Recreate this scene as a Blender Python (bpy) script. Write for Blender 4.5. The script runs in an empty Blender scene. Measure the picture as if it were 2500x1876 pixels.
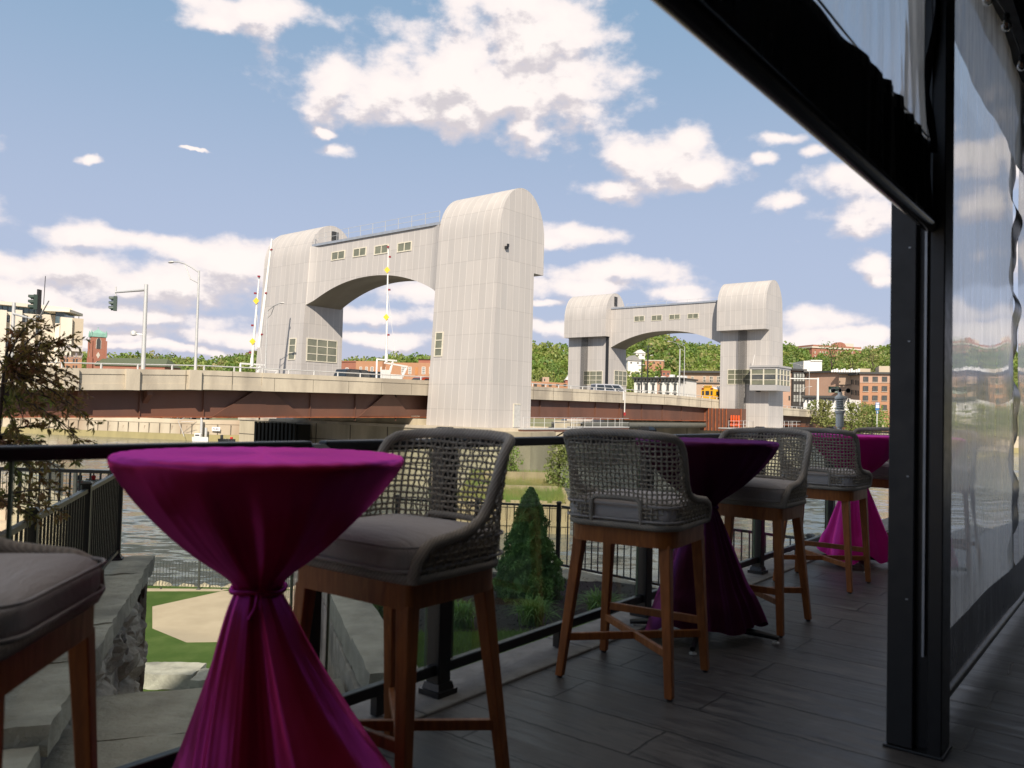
import bpy, math, random
import numpy as np
from mathutils import Vector, Matrix, noise
C = bpy.context.scene.collection
sin, cos, pi = math.sin, math.cos, math.pi
# ------------------------------------------------------------------ camera
H = 1.21; F = 1980.0; ROLL = .025; PITCH = math.atan(.0323)
fw = Vector((0, cos(PITCH), sin(PITCH))); up0 = Vector((0, -sin(PITCH), cos(PITCH))); rt0 = Vector((1, 0, 0))
cr = rt0*cos(ROLL) + up0*sin(ROLL); cu = up0*cos(ROLL) - rt0*sin(ROLL)
cam_d = bpy.data.cameras.new("camera"); cam = bpy.data.objects.new("camera", cam_d); C.objects.link(cam)
m = Matrix((cr, cu, -fw)).transposed().to_4x4(); m.translation = Vector((0, 0, H)); cam.matrix_world = m
cam_d.sensor_width = 36; cam_d.lens = F/2500*36; cam_d.clip_start = .05; cam_d.clip_end = 20000
cam_d.dof.use_dof = True; cam_d.dof.focus_distance = 60; cam_d.dof.aperture_fstop = 4.5
bpy.context.scene.camera = cam
def ray(px, py):
    d = fw + cr*((px-1250)/F) + cu*((938-py)/F); return d/d.y
def at(px, py, Y):
    r = ray(px, py); return Vector((r.x*Y, Y, H+r.z*Y))
def gp(px, py, z):
    r = ray(px, py); Y = (z-H)/r.z; return Vector((r.x*Y, Y, z))
# ------------------------------------------------------------------ light
SUN_AZ = math.radians(180-2.5)      # sun stands behind the camera, a little to its right
SUN_EL = math.radians(37.5)
sd = Vector((sin(SUN_AZ)*cos(SUN_EL), cos(SUN_AZ)*cos(SUN_EL), sin(SUN_EL)))
sl = bpy.data.lights.new("sun", 'SUN'); so = bpy.data.objects.new("sun", sl); C.objects.link(so)
sl.energy = 5.0; sl.angle = math.radians(.5); sl.color = (1, .9, .78)
so.rotation_euler = (-sd).to_track_quat('-Z', 'Y').to_euler()
sc = bpy.context.scene
sc.view_settings.view_transform = 'Standard'; sc.view_settings.look = 'None'
sc.view_settings.exposure = .35; sc.view_settings.gamma = 1
sc.cycles.max_bounces = 8; sc.cycles.transparent_max_bounces = 24; sc.cycles.transmission_bounces = 8
# ------------------------------------------------------------------ node helpers
class NT:
    def __init__(s, nt): s.nt = nt; nt.nodes.clear()
    def n(s, t, **kw):
        o = s.nt.nodes.new(t)
        for k, v in kw.items():
            if k.startswith('i_'):
                key = k[2:]; key = int(key) if key.isdigit() else key.replace('_', ' ')
                s.set(o.inputs[key], v)
            else: setattr(o, k, v)
        return o
    def set(s, sock, v):
        if hasattr(v, 'links') or isinstance(v, bpy.types.NodeSocket): s.nt.links.new(v, sock)
        else:
            if isinstance(v, tuple) and len(v) == 3 and sock.type == 'RGBA': v = v+(1,)
            sock.default_value = v
    def math(s, op, a, b=0, c=0, clamp=False):
        o = s.nt.nodes.new('ShaderNodeMath'); o.operation = op; o.use_clamp = clamp
        for i, v in enumerate((a, b, c)):
            if i < len(o.inputs): s.set(o.inputs[i], v)
        return o.outputs[0]
    def vm(s, op, a, b=(0, 0, 0), c=(0, 0, 0), out=0):
        o = s.nt.nodes.new('ShaderNodeVectorMath'); o.operation = op
        s.set(o.inputs[0], a); s.set(o.inputs[1], b)
        if op == 'MULTIPLY_ADD': s.set(o.inputs[2], c)
        return o.outputs['Value' if op in ('LENGTH', 'DOT_PRODUCT') else 0]
    def mix(s, f, a, b, mode='MIX'):
        o = s.nt.nodes.new('ShaderNodeMix'); o.data_type = 'RGBA'; o.blend_type = mode
        s.set(o.inputs[0], f); s.set(o.inputs[6], a); s.set(o.inputs[7], b); return o.outputs[2]
    def ramp(s, v, a, b, c=0., d=1., smooth=False):
        o = s.nt.nodes.new('ShaderNodeMapRange')
        if smooth: o.interpolation_type = 'SMOOTHSTEP'
        for i, x in enumerate((v, a, b, c, d)): s.set(o.inputs[i], x)
        return o.outputs[0]
    def noise(s, vec, scale, detail=3, rough=.55, out=0, dist=0):
        o = s.nt.nodes.new('ShaderNodeTexNoise')
        s.set(o.inputs['Vector'], vec); s.set(o.inputs['Scale'], scale); s.set(o.inputs['Detail'], detail)
        s.set(o.inputs['Roughness'], rough); s.set(o.inputs['Distortion'], dist); return o.outputs[out]
# ------------------------------------------------------------------ sky with clouds
world = bpy.data.worlds.new("World"); sc.world = world; world.use_nodes = True
W = NT(world.node_tree)
tc = W.n('ShaderNodeTexCoord').outputs['Generated']
sky = W.n('ShaderNodeTexSky', sky_type='NISHITA', sun_disc=False, sun_elevation=SUN_EL, sun_rotation=SUN_AZ, altitude=50, air_density=1.2, dust_density=1.6, ozone_density=2.0)
W.set(sky.inputs[0], tc) if len(sky.inputs) else None
sep = W.n('ShaderNodeSeparateXYZ', i_0=tc)
X, Y_, Z = sep.outputs
az = W.math('ARCTAN2', X, Y_); hyp = W.math('SQRT', W.math('ADD', W.math('MULTIPLY', X, X), W.math('MULTIPLY', Y_, Y_)))
el = W.math('ARCTAN2', Z, hyp)
P = W.n('ShaderNodeCombineXYZ', i_0=az, i_1=el, i_2=0.).outputs[0]
# clouds: (picture x, y, half width, half height) turned into directions on the sky
CL = [(620, 25, 190, 50), (520, 55, 90, 28), (930, 215, 230, 78), (830, 190, 120, 60), (1120, 170, 230, 125), (1320, 110, 190, 140), (1270, 20, 200, 80), (1400, 220, 170, 90), (1270, 310, 95, 50), (1090, 260, 160, 60), (1230, 210, 200, 90),
      (1560, 370, 165, 62), (1700, 430, 120, 34), (1500, 460, 100, 32), (1690, 340, 70, 36), (1900, 338, 70, 20), (1865, 390, 36, 18), (2060, 440, 80, 46), (2110, 540, 110, 44), (1910, 505, 62, 22), (1990, 365, 40, 20), (2135, 655, 44, 44), (2140, 690, 30, 20), (2330, 300, 120, 60), (2400, 420, 130, 50), (2420, 190, 80, 40), (2420, 620, 130, 50),
      (815, 362, 46, 22), (788, 316, 24, 14), (230, 388, 28, 10), (470, 362, 30, 3),
      (330, 590, 260, 28), (100, 655, 250, 42), (420, 690, 260, 62), (600, 640, 120, 60), (60, 720, 200, 60), (330, 770, 300, 30), (560, 815, 200, 26), (150, 810, 250, 26), (420, 850, 300, 14),
      (1410, 570, 100, 32), (1330, 590, 60, 24), (1500, 665, 190, 38), (1420, 700, 220, 36), (1640, 715, 130, 28), (1360, 805, 100, 22), (1980, 785, 110, 34), (2060, 825, 160, 22), (1960, 850, 250, 16), (900, 770, 200, 26), (1000, 720, 130, 30), (920, 825, 240, 20), (1330, 740, 60, 12),
      (-300, 500, 260, 60), (-500, 250, 250, 80), (-350, 760, 400, 50), (2800, 550, 250, 60), (3000, 300, 250, 90), (2900, 800, 350, 40)]
g = bpy.data.node_groups.new('cloud_field', 'ShaderNodeTree')
g.interface.new_socket('P', in_out='INPUT', socket_type='NodeSocketVector'); g.interface.new_socket('D', in_out='OUTPUT', socket_type='NodeSocketFloat')
G = NT(g); gi = G.n('NodeGroupInput').outputs[0]; go = G.n('NodeGroupOutput')
n1 = G.noise(gi, 9., 2, .5, out=1); wv = G.vm('MULTIPLY_ADD', n1, (.06, .034, 0), (-.03, -.017, 0)); n2 = G.noise(gi, 34., 3, .6, out=1); wv2 = G.vm('MULTIPLY_ADD', n2, (.020, .013, 0), (-.010, -.0065, 0)); pw = G.vm('ADD', G.vm('ADD', gi, wv), wv2)
acc = None
for x, y, rx, ry in CL:
    r = ray(x, y); h = math.hypot(r.x, 1); a = math.atan2(r.x, 1); e = math.atan2(r.z, h)
    sx = F*.92/rx*1.0; sy = F*.98/ry
    d = G.vm('LENGTH', G.vm('MULTIPLY_ADD', pw, (sx, sy, 0), (-a*sx, -e*sy, 0)))
    if acc is None: acc = d
    else:
        o = G.n('ShaderNodeMath', operation='SMOOTH_MIN'); G.set(o.inputs[0], acc); G.set(o.inputs[1], d); o.inputs[2].default_value = .35; acc = o.outputs[0]
st = G.vm('MULTIPLY', gi, (1, 1.5, 1))
fb = G.noise(st, 17., 9, .54); fb2 = G.noise(st, 7., 4, .55)
dens = G.math('ADD', G.math('SUBTRACT', 1.06, G.math('MINIMUM', acc, 3.)), G.math('ADD', G.math('MULTIPLY', G.math('SUBTRACT', fb, .5), 2.3), G.math('MULTIPLY', G.math('SUBTRACT', fb2, .5), .9)))
G.set(go.inputs[0], dens)
def field(p):
    o = W.n('ShaderNodeGroup'); o.node_tree = g; W.set(o.inputs[0], p); return o.outputs[0]
d0 = field(P); d1 = field(W.vm('ADD', P, (.004, .016, 0))); d2 = field(W.vm('ADD', P, (.01, .045, 0)))
cov = W.ramp(d0, -.08, .60, smooth=True)
und = W.math('ADD', W.math('MULTIPLY', W.math('SUBTRACT', d1, d0), .9), W.math('MULTIPLY', W.math('SUBTRACT', d2, d0), .45))
shade = W.ramp(und, -.10, .42, 0., 1., smooth=True)
# clear sky tint: lavender towards the horizon, blue above, added warm band overhead
tint = W.mix(W.ramp(el, -.02, .16, smooth=True), (.58, .57, .70), (.455, .525, .685))
tint = W.mix(W.ramp(el, .14, .52, smooth=True), tint, (.265, .41, .575))
tint = W.mix(W.ramp(el, .58, .95, smooth=True), tint, (.76, .68, .60))  # warm bright band out of view overhead, added to light the shaded patio
# tint: visible sky's colour plus the added overhead band; Nishita gives a small share
nish = W.vm('MULTIPLY', sky.outputs[0], (.05, .055, .075))
base = W.mix(.84, nish, tint)
cl_col = W.mix(shade, (.95, .87, .83), (.60, .56, .58))
cl_col = W.mix(W.ramp(d0, 0., .9), W.mix(.5, cl_col, (.72, .64, .70)), cl_col)
out = W.mix(W.math('MULTIPLY', cov, .97), base, cl_col)
gnd = W.ramp(el, -.06, -.005)
out = W.mix(gnd, (.10, .10, .09), out)
bg = W.n('ShaderNodeBackground', i_0=out, i_1=.88); W.n('ShaderNodeOutputWorld', i_0=bg.outputs[0])
# ------------------------------------------------------------------ materials
MATS = {}
def M(name, col, col2=None, scale=3., rough=.6, bump=0., metal=0., detail=5, bscale=None, spec=.5, world_pos=False, stretch=(1, 1, 1), col3=None, coat=0):
    if name in MATS: return MATS[name]
    mt = bpy.data.materials.new(name); mt.use_nodes = True; N = NT(mt.node_tree)
    if world_pos: v = N.n('ShaderNodeNewGeometry').outputs['Position']
    else: v = N.n('ShaderNodeTexCoord').outputs['Object']
    v = N.vm('MULTIPLY', v, stretch)
    c2 = col2 if col2 else tuple(x*.8 for x in col)
    nz = N.noise(v, scale, detail, .6)
    c = N.mix(N.ramp(nz, .32, .68), col, c2)
    if col3: c = N.mix(N.ramp(N.noise(v, scale*.23, 3), .5, .66), c, col3)
    kw = {}
    b = N.n('ShaderNodeBsdfPrincipled', i_Base_Color=c, i_Roughness=N.ramp(nz, .3, .7, max(.02, rough*.85), min(1, rough*1.12)), i_Metallic=metal, i_Specular_IOR_Level=spec, i_Coat_Weight=coat)
    if bump:
        bn = N.n('ShaderNodeBump', i_Strength=min(1., bump), i_Distance=.02 if bump <= 1 else .02*bump, i_Height=N.noise(v, bscale or scale*3, 6, .6)); N.set(b.inputs['Normal'], bn.outputs[0])
    N.n('ShaderNodeOutputMaterial', i_0=b.outputs[0]); MATS[name] = mt; return mt
def custom(name):
    mt = bpy.data.materials.new(name); mt.use_nodes = True; MATS[name] = mt; return mt, NT(mt.node_tree)
def fin(N, b): N.n('ShaderNodeOutputMaterial', i_0=b)
# ------------------------------------------------------------------ mesh building
class MB:
    def __init__(s): s.v = []; s.f = []; s.m = []; s.mi = 0
    def add(s, vs, fs):
        o = len(s.v); s.v += [tuple(p) for p in vs]; s.f += [tuple(i+o for i in f) for f in fs]; s.m += [s.mi]*len(fs); return s
    def hexa(s, p):   # 8 corners: bottom ring 0-3, top ring 4-7
        return s.add(p, [(3, 2, 1, 0), (4, 5, 6, 7), (0, 1, 5, 4), (1, 2, 6, 5), (2, 3, 7, 6), (3, 0, 4, 7)])
    def box(s, x0, x1, y0, y1, z0, z1, X=None):
        p = [(x0, y0, z0), (x1, y0, z0), (x1, y1, z0), (x0, y1, z0), (x0, y0, z1), (x1, y0, z1), (x1, y1, z1), (x0, y1, z1)]
        if X: p = [X(*q) for q in p]
        return s.hexa(p)
    def cbox(s, c, d, rz=0, bev=0):
        ca, sa = cos(rz), sin(rz)
        X = lambda x, y, z: (c[0]+x*ca-y*sa, c[1]+x*sa+y*ca, c[2]+z)
        a, b, e = d[0]/2, d[1]/2, d[2]/2
        if bev:
            pr = [(a-bev, -b), (a, -b+bev), (a, b-bev), (a-bev, b), (-a+bev, b), (-a, b-bev), (-a, -b+bev), (-a+bev, -b)]
            return s.prism([X(x, y, 0)[:2] for x, y in pr], c[2]-e, c[2]+e)
        return s.box(-a, a, -b, b, -e, e, X)
    def prism(s, poly, z0, z1, X=None):
        n = len(poly); f = lambda z: [(p[0], p[1], z) for p in poly]
        vs = f(z0)+f(z1)
        if X: vs = [X(*q) for q in vs]
        return s.add(vs, [tuple(range(n-1, -1, -1)), tuple(range(n, 2*n))]+[(i, (i+1) % n, n+(i+1) % n, n+i) for i in range(n)])
    def loft(s, rings, cap=True, closed=True):
        n = len(rings[0]); o = []
        for r in rings: o += list(r)
        fs = []
        for k in range(len(rings)-1):
            for i in range(n if closed else n-1): fs.append((k*n+i, k*n+(i+1) % n, (k+1)*n+(i+1) % n, (k+1)*n+i))
        if cap: fs += [tuple(range(n-1, -1, -1)), tuple(range((len(rings)-1)*n, len(rings)*n))]
        return s.add(o, fs)
    def tube(s, pts, r, n=8, closed=False, cap=True, flat=1., up=None):
        pts = [Vector(p) for p in pts]; rings = []; L = len(pts); pn = None
        for i, p in enumerate(pts):
            a = pts[(i-1) % L] if (i or closed) else p; b = pts[(i+1) % L] if (i < L-1 or closed) else p
            t = (b-a).normalized() if (b-a).length > 1e-9 else Vector((0, 0, 1))
            if pn is None: pn = t.cross(Vector(up) if up else (Vector((0, 0, 1)) if abs(t.z) < .9 else Vector((1, 0, 0)))).normalized()
            else: pn = (pn - t*pn.dot(t)).normalized()
            q = t.cross(pn); rr = r[i] if hasattr(r, '__len__') else r
            rings.append([p+pn*(cos(2*pi*k/n)*rr)+q*(sin(2*pi*k/n)*rr*flat) for k in range(n)])
        if closed: rings.append(rings[0])
        return s.loft(rings, cap=cap and not closed)
    def lathe(s, prof, n=24, c=(0, 0, 0), cap=True, X=None):
        rings = [[(c[0]+r*cos(2*pi*k/n), c[1]+r*sin(2*pi*k/n), c[2]+z) for k in range(n)] for r, z in prof]
        if X: rings = [[X(*q) for q in rr] for rr in rings]
        return s.loft(rings, cap)
    def beam(s, a, b, w, h=None, up=(0, 0, 1)):
        a, b = Vector(a), Vector(b); h = h or w; t = (b-a).normalized(); n = t.cross(Vector(up))
        n = n.normalized() if n.length > 1e-6 else Vector((1, 0, 0)); q = n.cross(t); n = n*w/2; q = q*h/2
        return s.hexa([a-n-q, a+n-q, b+n-q, b-n-q, a-n+q, a+n+q, b+n+q, b-n+q])
    def make(s, name, mats, parent=None, smooth=None, world=False, bevel=0):
        me = bpy.data.meshes.new(name)
        vs = s.v
        if world and parent is not None:
            L = parent.location; vs = [(p[0]-L.x, p[1]-L.y, p[2]-L.z) for p in vs]
        me.from_pydata(vs, [], s.f); 
        mats = mats if isinstance(mats, (list, tuple)) else [mats]
        for q in mats: me.materials.append(q)
        if len(mats) > 1: me.polygons.foreach_set('material_index', s.m)
        if smooth:
            me.shade_smooth(); me.set_sharp_from_angle(angle=math.radians(smooth if smooth > 1 else 35))
        me.update()
        o = bpy.data.objects.new(name, me); C.objects.link(o)
        if parent is not None: o.parent = parent
        if bevel:
            b = o.modifiers.new('edge', 'BEVEL'); b.width = bevel; b.segments = 2; b.limit_method = 'ANGLE'; b.angle_limit = .7
        return o
def thing(name, label, cat, loc=(0, 0, 0), rz=0, group=None):
    o = bpy.data.objects.new(name, None); C.objects.link(o); o.location = loc; o.rotation_euler = (0, 0, rz); o.empty_display_size = .2
    return tag(o, label, cat, group)
def tag(o, label, cat, group=None):
    o['label'] = label; o['category'] = cat
    if group: o['group'] = group
    return o
def struct(o): o['kind'] = 'structure'; return o
def stuff(o, label=None, cat=None):
    o['kind'] = 'stuff'
    if label: o['label'] = label
    if cat: o['category'] = cat
    return o
def copy_tree(o, parent=None):
    c = o.copy(); C.objects.link(c); c.parent = parent
    for ch in o.children: copy_tree(ch, c)
    return c
def dup(o, label, loc=None, rz=None, group=None):
    c = copy_tree(o); c['label'] = label
    if loc is not None: c.location = loc
    if rz is not None: c.rotation_euler = (0, 0, rz)
    if group: c['group'] = group
    return c
# leaf cards: arrays of quads or blades, built with numpy
def leaf_mesh(name, cen, size, mat, parent=None, seed=0, aspect=.6, nrm=None, spread=1., world=False, fold=False):
    rg = np.random.default_rng(seed); n = len(cen); cen = np.asarray(cen, float)
    if world and parent is not None: cen = cen-np.array(parent.location)
    size = np.broadcast_to(np.asarray(size, float), (n,))*rg.uniform(.7, 1.3, n)
    a = rg.normal(size=(n, 3))
    if nrm is not None: a = a*spread+nrm
    a /= np.linalg.norm(a, axis=1)[:, None]
    t = rg.normal(size=(n, 3)); t -= (t*a).sum(1)[:, None]*a; t /= np.linalg.norm(t, axis=1)[:, None]
    b = np.cross(a, t); t = t*size[:, None]/2; b = b*(size*aspect)[:, None]/2
    v = np.stack([cen-t, cen+b*.9-t*.1, cen+t, cen-b*.9-t*.1], 1).reshape(-1, 3)
    return quads(name, v, mat, parent)
def quads(name, v, mat, parent=None):
    n = len(v)//4; me = bpy.data.meshes.new(name); me.vertices.add(n*4); me.vertices.foreach_set('co', v.astype(np.float32).ravel())
    me.loops.add(n*4); me.loops.foreach_set('vertex_index', np.arange(n*4, dtype=np.int32)); me.polygons.add(n)
    me.polygons.foreach_set('loop_start', np.arange(0, n*4, 4, dtype=np.int32)); me.update(calc_edges=True); me.validate()
    me.materials.append(mat); o = bpy.data.objects.new(name, me); C.objects.link(o)
    if parent is not None: o.parent = parent
    return o
def leafmat(name, c1, c2, c3=None, scale=.4, trans=.35, rough=.55, world_pos=True):
    mt, N = custom(name)
    v = N.n('ShaderNodeNewGeometry').outputs['Position'] if world_pos else N.n('ShaderNodeTexCoord').outputs['Object']
    c = N.mix(N.ramp(N.noise(v, scale, 3), .36, .64), c1, c2)
    if c3: c = N.mix(N.ramp(N.noise(v, scale*.35, 2), .48, .62), c, c3); c = N.mix(N.ramp(N.noise(v, scale*.12, 3), .5, .62, 0, .55), c, tuple(x*.55 for x in c2))
    b = N.n('ShaderNodeBsdfPrincipled', i_Base_Color=c, i_Roughness=rough, i_Specular_IOR_Level=.3)
    t = N.n('ShaderNodeBsdfTranslucent', i_0=N.mix(.5, c, (.3, .4, .05), 'MIX'))
    mx = N.n('ShaderNodeMixShader', i_0=trans, i_1=b.outputs[0], i_2=t.outputs[0]); fin(N, mx.outputs[0]); return mt
def ellipsoid_pts(n, c, r, seed, shell=.55, lump=.25):
    rg = np.random.default_rng(seed); d = rg.normal(size=(n, 3)); d /= np.linalg.norm(d, axis=1)[:, None]
    k = np.array([noise.noise(Vector((x[0]*1.9+seed*3.1, x[1]*1.9, x[2]*1.9+seed))) for x in d])
    rad = (shell+(1-shell)*rg.random(n)**.5)*(1+lump*2*k); return np.asarray(c)+d*rad[:, None]*np.asarray(r), d

BLACK = M('black_powder_coat', (.008, .008, .009), (.013, .013, .014), 30, .38, spec=.5)
CHAR = M('charcoal_metal', (.021, .0215, .023), (.016, .0165, .018), 12, .45)
GALV = M('galvanised_steel', (.62, .61, .58), (.5, .5, .48), 5, .45, metal=.3)
WHITE = M('white_painted_steel', (.78, .76, .72), (.7, .68, .64), 4, .45)
STEELW = M('weathered_brown_steel', (.135, .064, .043), (.105, .05, .034), .5, .6, bump=.3, bscale=4, detail=6, col3=(.16, .068, .04), stretch=(1, 1, .4))
RUST = M('rusty_orange_steel', (.42, .12, .035), (.2, .06, .03), 2, .75)
CONC = M('bridge_concrete', (.56, .49, .37), (.46, .40, .305), 1.1, .9, bump=.5, bscale=9, col3=(.33, .285, .22), stretch=(1, 1, .35))
CONC_D = M('stained_pier_concrete', (.54, .47, .33), (.42, .36, .25), .6, .92, bump=.6, bscale=6, col3=(.16, .14, .10), stretch=(1, 1, .25))
# ================================================================== PATIO
NV = Vector((.782, -.623, 0)); TV = Vector((.623, .782, 0))
rail_pts = [Vector((-1.37, 2.09, 0)), Vector((-.70, 2.92, 0)), Vector((-.28, 3.46, 0)), Vector((.815, 4.87, 0)), Vector((1.92, 6.26, 0)), Vector((3.02, 7.66, 0))]
RT = (rail_pts[4]-rail_pts[2]).normalized(); RN = Vector((RT.y, -RT.x, 0))
RA = math.atan2(RT.y, RT.x)
# --- deck floor: stamped plank paving, planks laid square to the rail
mt, N = custom('stamped_plank_paving')
v = N.n('ShaderNodeNewGeometry').outputs['Position']
mp = N.n('ShaderNodeMapping', i_0=v); mp.inputs['Rotation'].default_value = (0, 0, -math.atan2(RN.y, RN.x))
wob = N.vm('MULTIPLY_ADD', N.noise(v, 6., 5, .7, out=1), (.04, .04, 0), (-.02, -.02, 0)); vv = N.vm('ADD', mp.outputs[0], wob)
br = N.n('ShaderNodeTexBrick', offset=.37, offset_frequency=2, i_Vector=vv, i_Scale=1., i_Mortar_Size=.006, i_Mortar_Smooth=.4, i_Bias=0., i_Brick_Width=1.45, i_Row_Height=.285)
br.inputs['Color1'].default_value = (.85, .85, .85, 1); br.inputs['Color2'].default_value = (0, 0, 0, 1); br.inputs['Mortar'].default_value = (.25, .25, .25, 1)
grain = N.noise(N.vm('MULTIPLY', mp.outputs[0], (1., 6.5, 1)), 3., 8, .68, dist=.6)
blot = N.noise(v, 2.2, 5, .6)
c = N.mix(N.ramp(grain, .36, .66), (.026, .025, .026), (.165, .153, .146))
c = N.mix(N.math('MULTIPLY', br.outputs['Color'], .9), c, (.06, .055, .055)); c = N.mix(N.ramp(blot, .42, .66), c, (.065, .062, .062))
crk = N.noise(N.vm('MULTIPLY', mp.outputs[0], (.8, 9., 1)), 4., 6, .7, dist=.8); c = N.mix(N.ramp(crk, .56, .64, 0, .85), c, (.018, .017, .018)); c = N.mix(N.ramp(N.noise(v, 1.1, 6, .7), .55, .75, 0, .6), c, (.20, .185, .175))
c = N.mix(N.math('MULTIPLY', br.outputs['Fac'], .85), c, (.008, .008, .009))
b = N.n('ShaderNodeBsdfPrincipled', i_Base_Color=c, i_Roughness=N.ramp(grain, .3, .7, .34, .62), i_Specular_IOR_Level=.5)
hgt = N.math('SUBTRACT', N.math('ADD', N.math('MULTIPLY', grain, .35), N.math('MULTIPLY', blot, .3)), N.math('MULTIPLY', br.outputs['Fac'], 1.))
N.set(b.inputs['Normal'], N.n('ShaderNodeBump', i_Strength=1., i_Distance=.009, i_Height=hgt).outputs[0]); fin(N, b.outputs[0]); DECK = mt
S = lambda t, n, z=0.: rail_pts[2]+RT*t+RN*n+Vector((0, 0, z))
mb = MB(); mb.prism([tuple(S(-7, .13))[:2], tuple(S(-7, 12))[:2], tuple(S(14, 12))[:2], tuple(S(14, .13))[:2]], -.35, 0.)
struct(mb.make('patio_floor', DECK))
CURB = M('pale_stone_kerb', (.23, .225, .215), (.17, .165, .16), 7, .85, bump=.5, bscale=30)
mb = MB()
t = -5.
while t < 8.:
    L = 1.2; a = S(t+.004, -.16); b_ = S(t+L-.004, -.16); c_ = S(t+L-.004, .13); d_ = S(t+.004, .13)
    if t < -1.9: t += L; continue
    mb.prism([tuple(q)[:2] for q in (a, d_, c_, b_)][::-1], -.9, .012)
    t += L
kb = mb.make('kerb_of_the_patio', CURB, bevel=.008); kb.name = 'kerb'; struct(kb)
# --- deck railing
mt, N = custom('clear_glass_panel')
fr = N.n('ShaderNodeFresnel', i_0=1.45)
tr = N.n('ShaderNodeBsdfTransparent', i_0=(.90, .94, .92)); gl = N.n('ShaderNodeBsdfGlossy', i_0=(1, 1, 1), i_Roughness=.02)
mx = N.n('ShaderNodeMixShader', i_0=N.math('MULTIPLY', fr.outputs[0], .2), i_1=tr.outputs[0], i_2=gl.outputs[0])
v = N.n('ShaderNodeNewGeometry').outputs['Position']; zz = N.n('ShaderNodeSeparateXYZ', i_0=v).outputs[2]
dirt = N.math('MULTIPLY', N.ramp(zz, .26, .10), N.ramp(N.noise(v, 14., 6, .7), .35, .8, 0, .16))
df = N.n('ShaderNodeBsdfDiffuse', i_0=(.35, .36, .34)); mx2 = N.n('ShaderNodeMixShader', i_0=dirt, i_1=mx.outputs[0], i_2=df.outputs[0])
fin(N, mx2.outputs[0]); GLASS = mt
GEDGE = M('glass_edge_green', (.20, .26, .18), (.15, .2, .14), 5, .2)
fence = thing('glass_railing', 'black metal patio railing with clear glass panels along the deck edge', 'railing', rail_pts[2])
def rail_post(p, w=.064, h=1.09, z0=0, cap=.085, base=.12, nm='post', par=fence, ang=None, mat=BLACK):
    ang = RA if ang is None else ang
    mb = MB(); mb.cbox((p.x, p.y, z0+h/2), (w, w, h), ang, .004); o = mb.make(nm, mat, par, world=True)
    mb = MB(); L = cap/2
    mb.cbox((p.x, p.y, z0+h+.006), (cap, cap, .012), ang); 
    Xf = lambda x, y, z: (p.x+x*cos(ang)-y*sin(ang), p.y+x*sin(ang)+y*cos(ang), z)
    mb.loft([[Xf(sx*L*.95, sy*L*.95, z0+h+.012) for sx, sy in ((-1, -1), (1, -1), (1, 1), (-1, 1))], [Xf(sx*L*.55, sy*L*.55, z0+h+.03) for sx, sy in ((-1, -1), (1, -1), (1, 1), (-1, 1))]])
    c = mb.make('post_cap', mat, par, world=True)
    mb = MB(); L = base/2
    mb.cbox((p.x, p.y, z0+.012), (base, base, .022), ang, .004)
    mb.loft([[Xf(sx*L*.8, sy*L*.8, z0+.022) for sx, sy in ((-1, -1), (1, -1), (1, 1), (-1, 1))], [Xf(sx*w*.55, sy*w*.55, z0+.05) for sx, sy in ((-1, -1), (1, -1), (1, 1), (-1, 1))]])
    mb.make('post_base', mat, par, world=True)
    return o
for i, p in enumerate(rail_pts): rail_post(p, .075 if i != 1 else .06, 1.09 if i != 1 else 1.03, z0=.012)
for i in range(len(rail_pts)-1):
    a, b_ = rail_pts[i], rail_pts[i+1]; d = (b_-a).normalized()
    mb = MB(); mb.beam(a+d*.03+Vector((0, 0, 1.062)), b_-d*.03+Vector((0, 0, 1.062)), .05, .042); mb.make('top_rail', BLACK, fence, world=True, bevel=.008)
    mb = MB(); mb.beam(a+d*.03+Vector((0, 0, .115)), b_-d*.03+Vector((0, 0, .115)), .035, .045); mb.make('bottom_rail', BLACK, fence, world=True, bevel=.005)
    mb = MB(); mb.beam(a+d*.085+Vector((0, 0, .59)), b_-d*.085+Vector((0, 0, .59)), .008, .92); g_ = mb.make('glass_panel', GLASS, fence, world=True)
    for q in (a+d*.082, b_-d*.082): mb = MB(); mb.beam(q+Vector((0, 0, .14)), q+Vector((0, 0, 1.04)), .009, .009); mb.make('panel_edge', GEDGE, fence, world=True)
    mb = MB()
    for q in (a.lerp(b_, .5),): mb.cbox((q.x, q.y, .055), (.045, .035, .075), RA)
    mb.make('rail_foot', BLACK, fence, world=True)

# ================================================================== BAR STOOLS
mt, N = custom('teak_wood')
v = N.n('ShaderNodeTexCoord').outputs['Object']
gr = N.noise(N.vm('MULTIPLY', v, (9, 9, 1.2)), 6., 6, .6, dist=.6)
c = N.mix(N.ramp(gr, .3, .7), (.42, .135, .028), (.23, .07, .016)); c = N.mix(N.ramp(N.noise(v, 2.5, 3), .5, .75), c, (.26, .085, .02))
b = N.n('ShaderNodeBsdfPrincipled', i_Base_Color=c, i_Roughness=N.ramp(gr, .3, .7, .4, .6))
N.set(b.inputs['Normal'], N.n('ShaderNodeBump', i_Strength=.25, i_Distance=.003, i_Height=gr).outputs[0]); fin(N, b.outputs[0]); TEAK = mt
ROPE = M('grey_brown_rope', (.62, .55, .45), (.47, .415, .345), 60, .85, bump=.8, bscale=260, spec=.25)
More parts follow.
